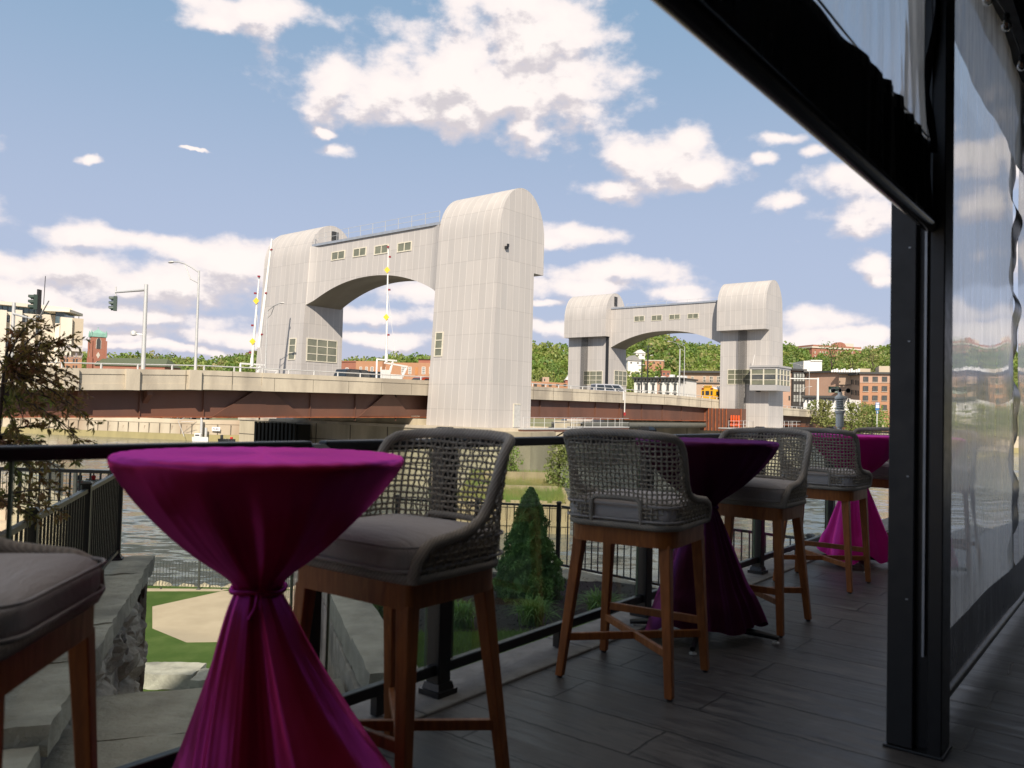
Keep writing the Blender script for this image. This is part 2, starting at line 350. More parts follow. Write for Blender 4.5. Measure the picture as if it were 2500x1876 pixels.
# rope wound round a rim: fine ribs
mt, N = custom('wound_rope_rim')
v = N.n('ShaderNodeTexCoord').outputs['Object']
wv_ = N.n('ShaderNodeTexWave', bands_direction='DIAGONAL', i_Vector=v, i_Scale=42., i_Distortion=1.2, i_Detail=2.)
c = N.mix(wv_.outputs['Fac'], (.30, .27, .235), (.44, .39, .335)); c = N.mix(N.ramp(N.noise(v, 9., 3), .35, .7, 0, .6), c, (.22, .20, .175))
b = N.n('ShaderNodeBsdfPrincipled', i_Base_Color=c, i_Roughness=.85, i_Specular_IOR_Level=.25)
N.set(b.inputs['Normal'], N.n('ShaderNodeBump', i_Strength=.5, i_Distance=.003, i_Height=wv_.outputs['Fac']).outputs[0]); fin(N, b.outputs[0]); RIM = mt
mt, N = custom('grey_woven_cushion')
v = N.n('ShaderNodeTexCoord').outputs['Object']
wr = N.noise(N.vm('MULTIPLY', v, (1., 3.5, 1)), 5., 4, .55, dist=.5); fi = N.noise(v, 420., 2, .6)
c = N.mix(N.ramp(fi, .35, .65), (.50, .465, .455), (.39, .36, .35))
b = N.n('ShaderNodeBsdfPrincipled', i_Base_Color=c, i_Roughness=.9, i_Specular_IOR_Level=.2, i_Sheen_Weight=.15)
N.set(b.inputs['Normal'], N.n('ShaderNodeBump', i_Strength=.7, i_Distance=.02, i_Height=N.math('ADD', wr, N.math('MULTIPLY', fi, .02))).outputs[0]); fin(N, b.outputs[0]); CUSH = mt

HW, YB, YF, RC = .262, -.245, .20, .115   # shell half width, back, front, corner radius
def perim(s):     # 0..1 from the front of the left arm round the back to the front of the right arm
    segs = [(YF-YB-RC), RC*pi/2, 2*(HW-RC), RC*pi/2, (YF-YB-RC)]; tot = sum(segs); d = s*tot
    if d <= segs[0]: return (-HW, YF-d, -1, 0)
    d -= segs[0]
    if d <= segs[1]: a = pi+d/RC; return (-HW+RC+RC*cos(a), YB+RC+RC*sin(a), cos(a), sin(a))
    d -= segs[1]
    if d <= segs[2]: return (-HW+RC+d, YB, 0, -1)
    d -= segs[2]
    if d <= segs[3]: a = 1.5*pi+d/RC; return (HW-RC+RC*cos(a), YB+RC+RC*sin(a), cos(a), sin(a))
    d -= segs[3]; return (HW, YB+RC+d, 1, 0)
ZB = .715
def sstep(a, b, x): t = max(0, min(1, (x-a)/(b-a))); return t*t*(3-2*t)
def rim_h(s):
    d = abs(s-.5)*2*.6577
    K_ = ((0, .408), (.12, .406), (.20, .400), (.26, .390), (.288, .368), (.306, .330), (.318, .28), (.328, .23), (.343, .187), (.368, .152), (.41, .128), (.46, .115), (.53, .106), (.60, .098), (.635, .082), (.66, .05))
    for (a, ha), (b, hb_) in zip(K_[:-1], K_[1:]):
        if d <= b: return ha+(hb_-ha)*(d-a)/(b-a)
    return .05
def shell(s, h):
    x, y, nx, ny = perim(s); k = h/.40; fl = .030*k**1.1+.006*sin(pi*min(1, k*3))
    back = sstep(.08, -.2, y)
    return Vector((x+nx*fl*(1-.35*back)+(.0), y+ny*fl-.035*k*k*back, ZB+h))
def hole(s, h):   # slot low in the back that shows the cushion
    return abs(s-.5) < .088 and h < .118
def cord(pts_s, side, mb, r=.0044):
    run = []
    for s_, h_, off in pts_s:
        if hole(s_, h_):
            if len(run) > 1: mb.tube(run, r, 4, cap=False)
            run = []; continue
        x, y, nx, ny = perim(s_); p = shell(s_, h_)+Vector((nx, ny, 0))*off; run.append(p)
    if len(run) > 1: mb.tube(run, r, 4, cap=False)
rs = random.Random(5)
def make_stool(label, group):
    t = thing('bar_stool', label, 'bar stool', (0, 0, 0), 0, group)
    # woven shell
    mb = MB(); NVc, NHc = 62, 19
    for i in range(NVc+1):
        s_ = .008+.984*i/NVc; j = rs.uniform(-.0012, .0012); hm = rim_h(s_)
        n = max(3, int(hm/.0105)); cord([(min(1, max(0, s_+j*sin(k*.9+i))), hm*k/n, .0042*(1 if (int(hm*k/n/.0208+.5)+i) % 2 else -1)) for k in range(n+1)], 0, mb)
    for j in range(1, NHc+1):
        h = .0208*j; run = []; n = NVc*2
        for i in range(n+1):
            s_ = .008+.984*i/n; hm = rim_h(s_)
            sg = 0 if i % 2 else (-1 if (j+i//2) % 2 else 1)
            hh = h+.0022*sin(i*.37+j*2.1)
            if hh > hm-.004:
                if len(run) > 1: cord(run, 0, mb)
                run = []; continue
            run.append((s_, hh, .0042*sg))
        if len(run) > 1: cord(run, 0, mb)
    mb.make('woven_shell', ROPE, t, smooth=60)
    # rims
    mb = MB(); n = 110
    mb.tube([shell(i/n, 0) for i in range(n+1)]+[], .0155, 8)
    mb.tube([shell(0, 0), shell(0, 0)+Vector((.03, .012, 0)), Vector((-.15, YF+.014, ZB)), Vector((.15, YF+.014, ZB)), shell(1, 0)+Vector((-.03, .012, 0)), shell(1, 0)], .0155, 8)
    rimp = [shell(0, 0), shell(0, .012)+Vector((0, .008, 0))]+[shell(i/n, rim_h(i/n)) for i in range(n+1)]+[shell(1, .012)+Vector((0, .008, 0)), shell(1, 0)]
    mb.tube(rimp, .0185, 8)
    hp = [shell(.41, .0), shell(.41, .05), shell(.412, .105), shell(.425, .12), shell(.5, .122), shell(.575, .12), shell(.588, .105), shell(.59, .05), shell(.59, 0)]
    mb.tube(hp, .0115, 8); mb.make('rope_wound_rim', RIM, t, smooth=60)
    # cushion: puffed box with piping
    mb = MB(); rings = []; hw, y0, y1, zc = .236, -.225, .215, .768
    for k in range(9):
        f = k/8; z = .722+f*.095; e = (1-abs(2*f-1)**3.2)*.022; rr = .05
        ring = []
        for cx, cy, a0 in ((hw-rr, y1-rr, 0), (-hw+rr, y1-rr, pi/2), (-hw+rr, y0+rr, pi), (hw-rr, y0+rr, 1.5*pi)):
            for q in range(5): a = a0+q*pi/8; ring.append((cx+(rr+e)*cos(a), cy+(rr+e)*sin(a), z))
        rings.append(ring)
    top = [(x*.9, y*.9, .829) for x, y, z in rings[-1]]; rings.append(top); rings.append([(x*.6, y*.6, .838) for x, y, z in top]); rings.append([(x*.2, y*.2, .841) for x, y, z in top])
    mb.loft(rings); cu_ = mb.make('cushion', CUSH, t, smooth=80)
    mb = MB()
    for z in (.742, .808): mb.tube([(p[0]*1.035, p[1]*1.035, z) for p in rings[4]], .0045, 6, closed=True)
    mb.make('piping', CUSH, cu_, smooth=60)
    # wooden frame
    def rrect(hx, ya, yb, rf, rb, z, n=5):
        o = []
        for cx, cy, a0, r in ((hx-rf, yb-rf, 0, rf), (-hx+rf, yb-rf, pi/2, rf), (-hx+rb, ya+rb, pi, rb), (hx-rb, ya+rb, 1.5*pi, rb)):
            for q in range(n+1): a = a0+q*pi/2/n; o.append((cx+r*cos(a), cy+r*sin(a), z))
        return o
    mb = MB(); hx = .255
    ou0, ou1 = rrect(hx, -.238, .215, .03, .10, .628), rrect(hx, -.238, .215, .03, .10, .702)
    in0, in1 = rrect(hx-.03, -.208, .185, .02, .075, .628), rrect(hx-.03, -.208, .185, .02, .075, .702)
    n = len(ou0); mb.add(ou0+ou1+in0+in1, [(i, (i+1) % n, n+(i+1) % n, n+i) for i in range(n)]+[(2*n+(i+1) % n, 2*n+i, 3*n+i, 3*n+(i+1) % n) for i in range(n)]+[(n+i, n+(i+1) % n, 3*n+(i+1) % n, 3*n+i) for i in range(n)]+[((i+1) % n, i, 2*n+i, 2*n+(i+1) % n) for i in range(n)])
    mb.make('seat_frame', TEAK, t, smooth=35)
    legs = {}
    for sx in (-1, 1):
        for sy in (-1, 1):
            tp = Vector((sx*(.2265 if sy > 0 else .207), .1865 if sy > 0 else -.182, .64)); bt = Vector((sx*.262, .222 if sy > 0 else -.252, .008)); legs[sx, sy] = (tp, bt)
            mb = MB(); w0, w1 = .0255, .0175
            ring = lambda c_, w: [c_+Vector(q)*w for q in ((-1, -1, 0), (1, -1, 0), (1, 1, 0), (-1, 1, 0))]
            mb.loft([ring(bt, w1), ring(bt.lerp(tp, .6), (w0+w1)/2), ring(tp, w0)]); lg = mb.make('leg', TEAK, t, bevel=.004)
            mb = MB(); mb.lathe([(.012, 0), (.014, .004), (.012, .008)], 12, (bt.x, bt.y, 0)); mb.make('foot_glide', BLACK, lg)
    pt = lambda k, z: legs[k][1].lerp(legs[k][0], z/.64)
    for a, b_, z in (((-1, -1), (1, 1), .175), ((1, -1), (-1, 1), .176)):
        mb = MB(); A, B = pt(a, z), pt(b_, z)
        if a[0] < 0: mb.beam(A, B, .021, .034)
        else: mb.beam(A, A.lerp(B, .487), .021, .034); mb.beam(A.lerp(B, .513), B, .021, .034)
        mb.make('cross_stretcher', TEAK, t, bevel=.003)
    mb = MB(); mb.beam(pt((-1, 1), .235), pt((1, 1), .235), .02, .036); mb.make('foot_rest', TEAK, t, bevel=.003)
    return t
GS = 'woven bar stools at the pink tables'
st0 = make_stool('woven stool cut by left frame edge, only seat and one leg showing', GS)
def face(fx, fy): return math.atan2(fy, fx)-pi/2
def put(o, x, y, fx, fy): o.location = (x, y, 0); o.rotation_euler = (0, 0, face(fx, fy)); return o
put(st0, -1.215, 1.79, .99, .12)
st1 = put(dup(st0, 'large nearby woven stool on right of the nearest pink table, seat cushion facing camera'), -.355, 2.655, -.60, -.80)
st2 = put(dup(st0, 'woven stool in centre with its back to camera and a slot showing the cushion'), .606, 3.82, .52, .85)
st3 = put(dup(st0, 'woven stool right of the middle table, its seat half hidden by the dark cloth'), 1.44, 4.84, -.61, -.79)
st4 = put(dup(st0, 'woven stool seen from behind in front of the farthest pink table'), 2.33, 6.03, .62, .79)
st5 = put(dup(st0, 'woven stool beyond the farthest pink table, mostly hidden, its back rim above the cloth'), 3.24, 7.12, -.61, -.79)

# ================================================================== COCKTAIL TABLES WITH TIED CLOTHS
mt, N = custom('magenta_satin')
v = N.n('ShaderNodeTexCoord').outputs['Object']
b = N.n('ShaderNodeBsdfPrincipled', i_Base_Color=(.30, .002, .022), i_Roughness=.62, i_Specular_IOR_Level=.2, i_Sheen_Weight=.0)
gl = N.n('ShaderNodeBsdfGlossy', i_0=(.88, .07, .56), i_Roughness=.32)
lw = N.n('ShaderNodeLayerWeight', i_0=.35)
mx = N.n('ShaderNodeMixShader', i_0=N.ramp(lw.outputs['Facing'], .1, .9, .14, .72), i_1=b.outputs[0], i_2=gl.outputs[0])
tl = N.n('ShaderNodeBsdfTranslucent', i_0=(.60, .004, .10)); mx2 = N.n('ShaderNodeMixShader', i_0=.14, i_1=mx.outputs[0], i_2=tl.outputs[0])
wr = N.noise(N.vm('MULTIPLY', v, (1, 1, .5)), 4.5, 3, .5, dist=.4); bp = N.n('ShaderNodeBump', i_Strength=.5, i_Distance=.03, i_Height=wr)
N.set(b.inputs['Normal'], bp.outputs[0]); N.set(gl.inputs['Normal'], bp.outputs[0]); fin(N, mx2.outputs[0]); SATIN = mt
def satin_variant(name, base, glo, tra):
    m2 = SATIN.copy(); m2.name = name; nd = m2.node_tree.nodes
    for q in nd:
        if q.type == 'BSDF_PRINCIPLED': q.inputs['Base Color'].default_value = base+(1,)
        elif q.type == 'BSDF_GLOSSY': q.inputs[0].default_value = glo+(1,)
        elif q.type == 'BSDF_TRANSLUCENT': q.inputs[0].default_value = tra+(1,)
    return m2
SATIN_DARK = satin_variant('magenta_satin_darker', (.045, .001, .010), (.19, .02, .19), (.05, .001, .012)); SATIN_BRIGHT = satin_variant('magenta_satin_brighter', (.62, .006, .22), (.85, .08, .55), (.8, .01, .3))  # copies of the satin recoloured: darker for middle cloth, brighter for far one
def cloth(x, y, seed, label, rot=0., skew=(0., 0.), hemlow=.03, lobe=None, mat=None, k=.96):
    rg = random.Random(seed); n = 240
    prof = [(.10, 1.0745), (.25, 1.0745), (.385, 1.0745), (.400, 1.071), (.4065, 1.062), (.405, 1.05), (.385, 1.02), (.352, .975), (.312, .93), (.262, .88), (.207, .828), (.150, .782), (.098, .748), (.076, .727), (.068, .712), (.066, .70),
            (.074, .685), (.090, .655), (.108, .61), (.132, .55), (.158, .48), (.183, .41), (.208, .34), (.232, .27), (.255, .20), (.275, .13), (.292, .06), (.30, hemlow)]
    waves = [(k, rg.uniform(0, 6.28), rg.uniform(.6, 1.2)*1.9/(k**.75)) for k in (3, 4, 5, 7, 8, 11, 16, 21)]
    lw_ = [(k, rg.uniform(0, 6.28), rg.uniform(.5, 1.)) for k in (2, 3, 4, 5, 7)]
    v = []; f = []
    for j, (r, z) in enumerate(prof):
        for i in range(n):
            a = 2*pi*i/n
            if z > 1.04: amp = 0. if z > 1.055 else .004
            elif z > .70: amp = .040*sin(pi*(1.05-z)/.35)**.6*min(1, r/.25)+.005
            else: amp = .012+.052*min(1, (.70-z)/.4)
            tw = .5*(z-.7) if z < .7 else .25*(z-.7)
            aw = a+.22*sin(2*a+seed)+.12*sin(3*a+z*4)
            w = sum(q*(1-abs(sin((k_*(aw+tw)+p)/2))**.8*1.6) for k_, p, q in waves)/2.8
            rr = r+amp*w
            if z < .70:
                g_ = sum(q*sin(k_*a+p) for k_, p, q in lw_)/2.6; d = min(1, (.70-z)/.65)
                ca = max(0, cos(4*(a-rot)/2))**3  # corners of the square cloth trail outwards
                rr += .075*d*d*ca+.022*d*g_
                if lobe: rr += lobe[1]*d**1.6*max(0, cos((a-lobe[0])))**5
                zz = z+(.10*(1-ca)*d*d if z < .25 else 0)*(.6+.4*g_)
            else: zz = z
            if 1.0 < z < 1.066: zz -= .003*(1+sin(9*a+seed))
            sk = max(0, min(1, (.70-z)/.5))
            rr *= k
            v.append((rr*cos(a)+skew[0]*sk, rr*sin(a)+skew[1]*sk, max(.006, zz)+(.0008*sin(a*31) if z > 1.07 else 0)))
    c0 = len(v); v.append((0, 0, 1.0745))
    for i in range(n): f.append((c0, i, (i+1) % n))
    for j in range(len(prof)-1):
        for i in range(n): f.append((j*n+i, (j+1)*n+i, (j+1)*n+(i+1) % n, j*n+(i+1) % n))
    mb = MB(); mb.add(v, f); t = thing('tablecloth', label, 'tablecloth', (x, y, 0), 0, 'magenta satin cloths on the cocktail tables')
    o = mb.make('cloth', mat or SATIN, t, smooth=180); 
    sd_ = o.modifiers.new('sub', 'SUBSURF'); sd_.levels = 1; sd_.render_levels = 1
    mb = MB(); mb.tube([(.071*cos(a), .071*sin(a), .706+.004*sin(3*a)) for a in [2*pi*k/28 for k in range(28)]], .0075, 8, closed=True)
    mb.tube([(.073*cos(-1.3), .073*sin(-1.3), .706), (.088*cos(-1.3), .088*sin(-1.3), .698), (.090*cos(-1.35), .090*sin(-1.35), .67), (.102*cos(-1.5), .102*sin(-1.5), .645)], .006, 6)
    mb.make('tie', mat or SATIN, t, smooth=60)
    return t
def table(x, y, label, rz):
    t = thing('cocktail_table', label, 'table', (x, y, 0), rz, 'cocktail tables under magenta cloths')
    mb = MB(); mb.lathe([(.30, 1.045), (.368, 1.047), (.370, 1.066), (.30, 1.0690)], 64); mb.make('table_top', M('dark_laminate', (.05, .04, .035), None, 5, .5), t)
    mb = MB(); mb.lathe([(.036, .05), (.036, 1.045)], 20); mb.make('column', BLACK, t, smooth=40)
    for k in range(4):
        a = k*pi/2; mb = MB(); d = Vector((cos(a), sin(a), 0))
        mb.tube([d*.02+Vector((0, 0, .075)), d*.16+Vector((0, 0, .06)), d*.33+Vector((0, 0, .04)), d*.40+Vector((0, 0, .03))], [.025, .022, .016, .014], 8); ft = mb.make('base_leg', BLACK, t, smooth=50)
        mb = MB(); mb.lathe([(.006, 0), (.02, .002), (.02, .008), (.008, .012), (.007, .03)], 12, tuple(d*.385)); mb.make('glide', GALV, ft)
    return t
TB = [(-.680, 2.24), (1.08, 4.50), (2.90, 6.80)]
table(*TB[0], 'cocktail table under nearest large magenta cloth on left', .3)
table(*TB[1], 'cocktail table under dark middle cloth, one black foot with glide showing', -.35)
table(*TB[2], 'cocktail table under farthest bright pink cloth beside the black post', -.2)
cloth(*TB[0], 3, 'nearest large magenta satin cloth tied at the waist of its round table', rot=-.25, skew=(.055, -.02), lobe=(-.12, .17), k=.95)
cloth(*TB[1], 8, 'middle satin cloth, dark purple in shade, behind the stool with its back to camera', rot=.3, mat=SATIN_DARK)
cloth(*TB[2], 12, 'farthest pink satin cloth, partly behind the black post', rot=.9, mat=SATIN_BRIGHT)
# ================================================================== ROOF, POST AND ROLL DOWN SCREENS
Q = lambda k, n, z: Vector((1.5, 2.98, 0))+TV*k+NV*(n-.03)+Vector((0, 0, z))
TA = math.atan2(TV.y, TV.x); ZR = 3.28
bld = thing('restaurant_building', 'dark tall building with a low patio roof whose edge beam shows at upper right', 'building', Q(0, 3, 0))
DARKR = M('dark_roof_paint', (.012, .012, .013), (.018, .017, .017), 8, .6)
def qbox(mb, k0, k1, n0, n1, z0, z1): return mb.box(k0, k1, n0, n1, z0, z1, lambda k, n, z: tuple(Q(k, n, z)))
mb = MB(); qbox(mb, -16, 12, -.12, 4.62, ZR+.16, ZR+.42); mb.make('roof', DARKR, bld, world=True)
mb = MB(); qbox(mb, -9, 9, -.12, .16, ZR, ZR+.157); mb.make('edge_beam', DARKR, bld, world=True)
mb = MB(); qbox(mb, -9, 9, .62, .80, ZR-.12, ZR+.157); mb.make('inner_beam', DARKR, bld, world=True)
WALLM = M('dark_stained_siding', (.05, .045, .04), (.03, .028, .026), 4, .8, bump=.5, stretch=(1, 1, 6))
mb = MB(); qbox(mb, -24, 14, 4.63, 15, 0.001, 20.5); mb.make('wall', WALLM, bld, world=True)
mb = MB(); qbox(mb, -9, -8.75, .3, 4.59, 0.001, ZR+.158); mb.make('wall', WALLM, bld, world=True)
for k in range(7):
    mb = MB(); qbox(mb, -7.5+k*2.3, -7.35+k*2.3, .803, 4.59, ZR-.05, ZR+.157); mb.make('rafter', DARKR, bld, world=True)
# post: guide channel between two square tubes
post = thing('pergola_post', 'thick black metal post with a pale screen guide channel up its face', 'post', Q(.08, 0, 0))
mb = MB(); qbox(mb, 0, .15, -.075, .015, .012, ZR-.002); mb.make('outer_tube', CHAR, post, world=True, bevel=.004)
mb = MB(); qbox(mb, 0, .15, .062, .110, .0, ZR-.002); mb.make('inner_tube', BLACK, post, world=True, bevel=.004)
mb = MB(); qbox(mb, .045, .15, .0152, .0618, .012, ZR-.002); mb.make('channel_back', BLACK, post, world=True)
ALU = M('satin_aluminium', (.40, .42, .45), None, 5, .45, metal=.6)
mb = MB(); qbox(mb, .012, .044, .040, .048, .35, 1.95); mb.make('guide_track', ALU, post, world=True)
for z in (.55, 1.0, 1.5, 1.85): mb = MB(); qbox(mb, -.003, .002, -.012, -.004, z, z+.005); mb.make('screw', ALU, post, world=True)
mb = MB(); qbox(mb, -.008, .16, -.085, .116, .0, .011); mb.make('base_plate', BLACK, post, world=True, bevel=.003)
# vinyl
def vinyl(name, milky, tintc, wav):
    mt, N = custom(name)
    v = N.n('ShaderNodeTexCoord').outputs['Object']
    nz = N.noise(N.vm('MULTIPLY', v, (1, 1, .35)), 3.5, 5, .6, dist=.8)
    bp = N.n('ShaderNodeBump', i_Strength=wav, i_Distance=.05, i_Height=nz)
    rf = N.n('ShaderNodeBsdfRefraction', i_0=tintc, i_Roughness=.03, i_IOR=1.03, i_Normal=bp.outputs[0])
    gls = N.n('ShaderNodeBsdfGlossy', i_0=(1, 1, 1), i_Roughness=.12, i_Normal=bp.outputs[0])
    df = N.n('ShaderNodeBsdfDiffuse', i_0=(.62, .63, .64)); tl = N.n('ShaderNodeBsdfTranslucent', i_0=(.85, .85, .83)); m0 = N.n('ShaderNodeMixShader', i_0=.8, i_1=df.outputs[0], i_2=tl.outputs[0])
    frs = N.n('ShaderNodeFresnel', i_0=1.4, i_1=bp.outputs[0])
    m1 = N.n('ShaderNodeMixShader', i_0=N.math('MULTIPLY', frs.outputs[0], .7), i_1=rf.outputs[0], i_2=gls.outputs[0])
    m2 = N.n('ShaderNodeMixShader', i_0=N.ramp(N.noise(N.vm('MULTIPLY', v, (2, 2, .3)), 6., 5, .7), .25, .9, milky*.4, milky*1.7), i_1=m1.outputs[0], i_2=m0.outputs[0])
    fin(N, m2.outputs[0]); return mt
VIN = vinyl('clear_vinyl', .40, (.90, .92, .94), .035)
VIN2 = vinyl('clear_vinyl_rolled', .50, (.82, .86, .93), .10)
BV = M('black_vinyl', (.013, .013, .016), (.018, .018, .022), 9, .30, spec=.6, stretch=(1, 1, .3), bump=.25, bscale=10)
def sheet(k0, k1, z0, z1, nfun, name, mat, par, nk=120, nz=24, zf=None):
    mb = MB(); vs = []; fs = []
    for j in range(nz+1):
        for i in range(nk+1):
            k = k0+(k1-k0)*i/nk; zt = z0+(z1-z0)*j/nz; zz = zf(k, j/nz) if zf else zt
            vs.append(tuple(Q(k, nfun(k, zz), zz)))
    for j in range(nz):
        for i in range(nk): a = j*(nk+1)+i; fs.append((a, a+1, a+nk+2, a+nk+1))
    mb.add(vs, fs); return mb.make(name, mat, par, smooth=180, world=True)
cur = thing('rolled_screen', 'clear roll down screen with black skirt and bar, raised at upper right', 'screen', Q(-2, .03, 1.93))
pinch = lambda k: sstep(-1.1, -.05, k)
nf = lambda k, z: .062+.010*sin(k*4.1+z*2)+pinch(k)*(.020*sin(k*48+z*3)+.011*sin(k*87+1.7))*(.3+.7*sstep(2.6, 1.93, z))
sheet(-5.2, -.005, 1.93, 2.24, nf, 'skirt', BV, cur, 420, 8, zf=lambda k, f: 1.93+f*(.305-.05*sstep(-1., -4, k)+.010*sin(k*7)+.006*sin(k*19)))
sheet(-5.2, -.07, 2.2, 3.28, nf, 'clear_panel', VIN2, cur, 300, 30, zf=lambda k, f: (2.2+.04*0)+f*(ZR-2.2))
sheet(-.075, .0, 2.19, 3.28, lambda k, z: .045+.03*abs(sin(z*5.2))+.012*sin(k*60+z*9), 'edge_hem', BV, cur, 16, 60)
mb = MB(); mb.tube([Q(-5.2, .062, 1.928), Q(-.004, .062, 1.928)], .027, 16); mb.make('bottom_bar', M('black_gloss_bar', (.015, .016, .018), None, 5, .22), cur, smooth=60, world=True)
mb = MB(); mb.tube([Q(-5.2, .062, 2.237), Q(-.02, .062, 2.237)], .0035, 6); mb.make('seam_weld', BV, cur, world=True)
# full length screen to the right of the post
scr = thing('lowered_screen', 'clear vinyl screen lowered to the floor on right of the black post', 'screen', Q(2, .03, .1))
nf2 = lambda k, z: .035+.006*sin(k*3+z*1.3)+.0015*sin(z*7+k*5)
sheet(.175, 2.42, .35, 3.27, nf2, 'clear_panel', VIN, scr, 160, 80)
sheet(2.66, 5.2, .35, 3.27, nf2, 'clear_panel', VIN, scr, 160, 80)
sheet(.175, 5.2, .10, .355, lambda k, z: nf2(k, z)+.004, 'skirt', BV, scr, 160, 6)
sheet(2.36, 2.68, .12, 3.27, lambda k, z: .02+.022*sin(z*11)+.012*sin(z*23+1), 'zip_strip', BV, scr, 10, 160)
sheet(.175, 5.2, 2.72, 3.28, lambda k, z: .075+.008*sin(k*5)+.002*sin(k*17+z*6), 'top_pelmet', vinyl('smoky_vinyl', .5, (.35, .37, .42), .25), scr, 120, 12)
mb = MB(); mb.tube([Q(.18, .036, .11), Q(5.2, .036, .11)], .026, 12); mb.make('bottom_bar', BLACK, scr, smooth=60, world=True)
# festoon lamps, unlit
mt, N = custom('clear_bulb_glass'); fr = N.n('ShaderNodeFresnel', i_0=1.6); tr = N.n('ShaderNodeBsdfTransparent', i_0=(.85, .83, .8)); gl = N.n('ShaderNodeBsdfGlossy', i_1=.03)
N.n('ShaderNodeOutputMaterial', i_0=N.n('ShaderNodeMixShader', i_0=N.math('MULTIPLY', fr.outputs[0], 1.6, clamp=True), i_1=tr.outputs[0], i_2=gl.outputs[0]).outputs[0]); BULBG = mt
AMBER = M('amber_filament', (.45, .18, .05), None, 5, .4, metal=.3)
lt = thing('festoon_string', 'black cable of festoon lamps along the roof beam', 'string light', Q(2, .55, 3.1))
bl = [(2412, -2), (2457, 62), (2494, 160), (2372, -90)]; bp_ = []
for x, y in bl:
    r = ray(x, y); # on a plane just inside the screen
    o = Q(0, .14, 0); kk = (o.x*1-r.x*o.y)/(r.x*TV.y-TV.x); bp_.append((kk, o.y+TV.y*kk, r))
pts = []
order = sorted(bp_, key=lambda q: q[0])
for kk, Y, r in order: pts.append(Vector((r.x*Y, Y, H+r.z*Y+.055)))
mb = MB(); pts2 = [pts[0]-TV*1.5+Vector((0, 0, .03))]+pts+[pts[-1]+TV*1.5]; mb.tube(pts2, .004, 6); mb.make('cable', BLACK, lt, world=True)
for p in pts:
    mb = MB(); mb.lathe([(.012, .0), (.014, -.02), (.011, -.028)], 12, tuple(p)); s_ = mb.make('lamp_socket', BLACK, lt, world=True, smooth=50)
    mb = MB(); mb.lathe([(.010, -.026), (.017, -.036), (.0235, -.055), (.022, -.07), (.012, -.082), (.001, -.086)], 16, tuple(p)); mb.make('bulb', BULBG, lt, world=True, smooth=80)
    mb = MB(); mb.tube([p+Vector((-.004, 0, -.03)), p+Vector((-.003, 0, -.066)), p+Vector((.003, 0, -.066)), p+Vector((.004, 0, -.03))], .0016, 5); mb.make('filament', AMBER, lt, world=True)

# ================================================================== TERRACE, STONE WALLS, GARDEN
STONE = M('pale_sandstone', (.48, .44, .37), (.36, .33, .275), 5, .9, bump=1., bscale=18, col3=(.23, .21, .18), detail=9)
STONE2 = M('rough_split_stone', (.56, .50, .44), (.33, .29, .26), 5, .95, bump=1.6, bscale=11, col3=(.14, .125, .12))
STONEL = M('warm_sandstone_blocks', (.50, .41, .29), (.40, .33, .235), 2, .9, bump=.8, bscale=8)
WD = Vector((-.325, 1, 0)).normalized(); WN = Vector((WD.y, -WD.x, 0))
W0 = Vector((-2.43, 4.30, 0))    # near right corner of the stone wall
wp = lambda s, n, z: W0+WD*s+WN*n+Vector((0, 0, z))
def rough_block(mb, s0, s1, n0, n1, z0, z1, fn, amp=.02, seed=0, nx=10, ny=4, nz=3):
    # block with broken, uneven faces: a subdivided box displaced by noise
    def face(o, a, b, na, nb, nrm):
        vs = []; fs = []
        for j in range(nb+1):
            for i in range(na+1):
                p = o+a*(i/na)+b*(j/nb); q = fn(*p); n_ = noise.noise_vector(Vector(q)*3.1+Vector((seed, 0, 0)))*amp+noise.noise_vector(Vector(q)*9)*amp*.6+noise.noise_vector(Vector(q)*23)*amp*.25
                vs.append(tuple(Vector(q)+n_))
        for j in range(nb):
            for i in range(na): k = j*(na+1)+i; fs.append((k, k+1, k+na+2, k+na+1))
        mb.add(vs, fs)
    V = Vector; ds, dn, dz = s1-s0, n1-n0, z1-z0
    face(V((s0, n0, z1)), V((ds, 0, 0)), V((0, dn, 0)), nx, ny, 1); face(V((s0, n1, z0)), V((ds, 0, 0)), V((0, 0, dz)), nx, nz, 1)
    face(V((s1, n0, z0)), V((-ds, 0, 0)), V((0, 0, dz)), nx, nz, 1); face(V((s0, n0, z0)), V((0, dn, 0)), V((0, 0, dz)), ny, nz, 1)
    face(V((s1, n1, z0)), V((0, -dn, 0)), V((0, 0, dz)), ny, nz, 1); face(V((s0, n1, z0)), V((0, -dn, 0)), V((ds, 0, 0)), ny, nx, 1)
sw = thing('stone_retaining_wall', 'rough grey stone wall with flat capstones running away beside the steps', 'wall', wp(2, -.3, -5.6))
cs = [0, 1.15, 2.05, 3.1, 4.0, 5.0]
for i in range(5):
    mb = MB(); rough_block(mb, cs[i]+.002, cs[i+1]-.002, -.62, .05+.006*(i % 2), -.66, -.5, lambda s, n, z: wp(s, n, z), .018, i, 26, 12, 5)
    mb.make('capstone', STONE, sw, world=True, smooth=50)
def facew(name, s0, s1, z0, z1, n0, amp, seed, fn, par, mat, ns=120, nz=120, swap=False):
    vs = []; fs = []; mb = MB()
    for j in range(nz+1):
        for i in range(ns+1):
            s = s0+(s1-s0)*i/ns; z = z0+(z1-z0)*j/nz; p = Vector((s*2.2+seed, z*2.9, seed*1.7))
            d, pt_ = noise.voronoi(p, distance_metric='DISTANCE', exponent=2)
            cell = noise.cell(pt_[0]*5.3)
            n = n0+amp*(.9*(cell-.5)+1.6*min(.5, (d[1]-d[0]))-.4)+.5*amp*noise.fractal(p*3.1, 1., 2., 4)
            vs.append(tuple(fn(s, n, z)))
    for j in range(nz):
        for i in range(ns): k = j*(ns+1)+i; fs.append((k, k+1, k+ns+2, k+ns+1))
    mb.add(vs, fs); return mb.make(name, mat, par, smooth=28, world=True)
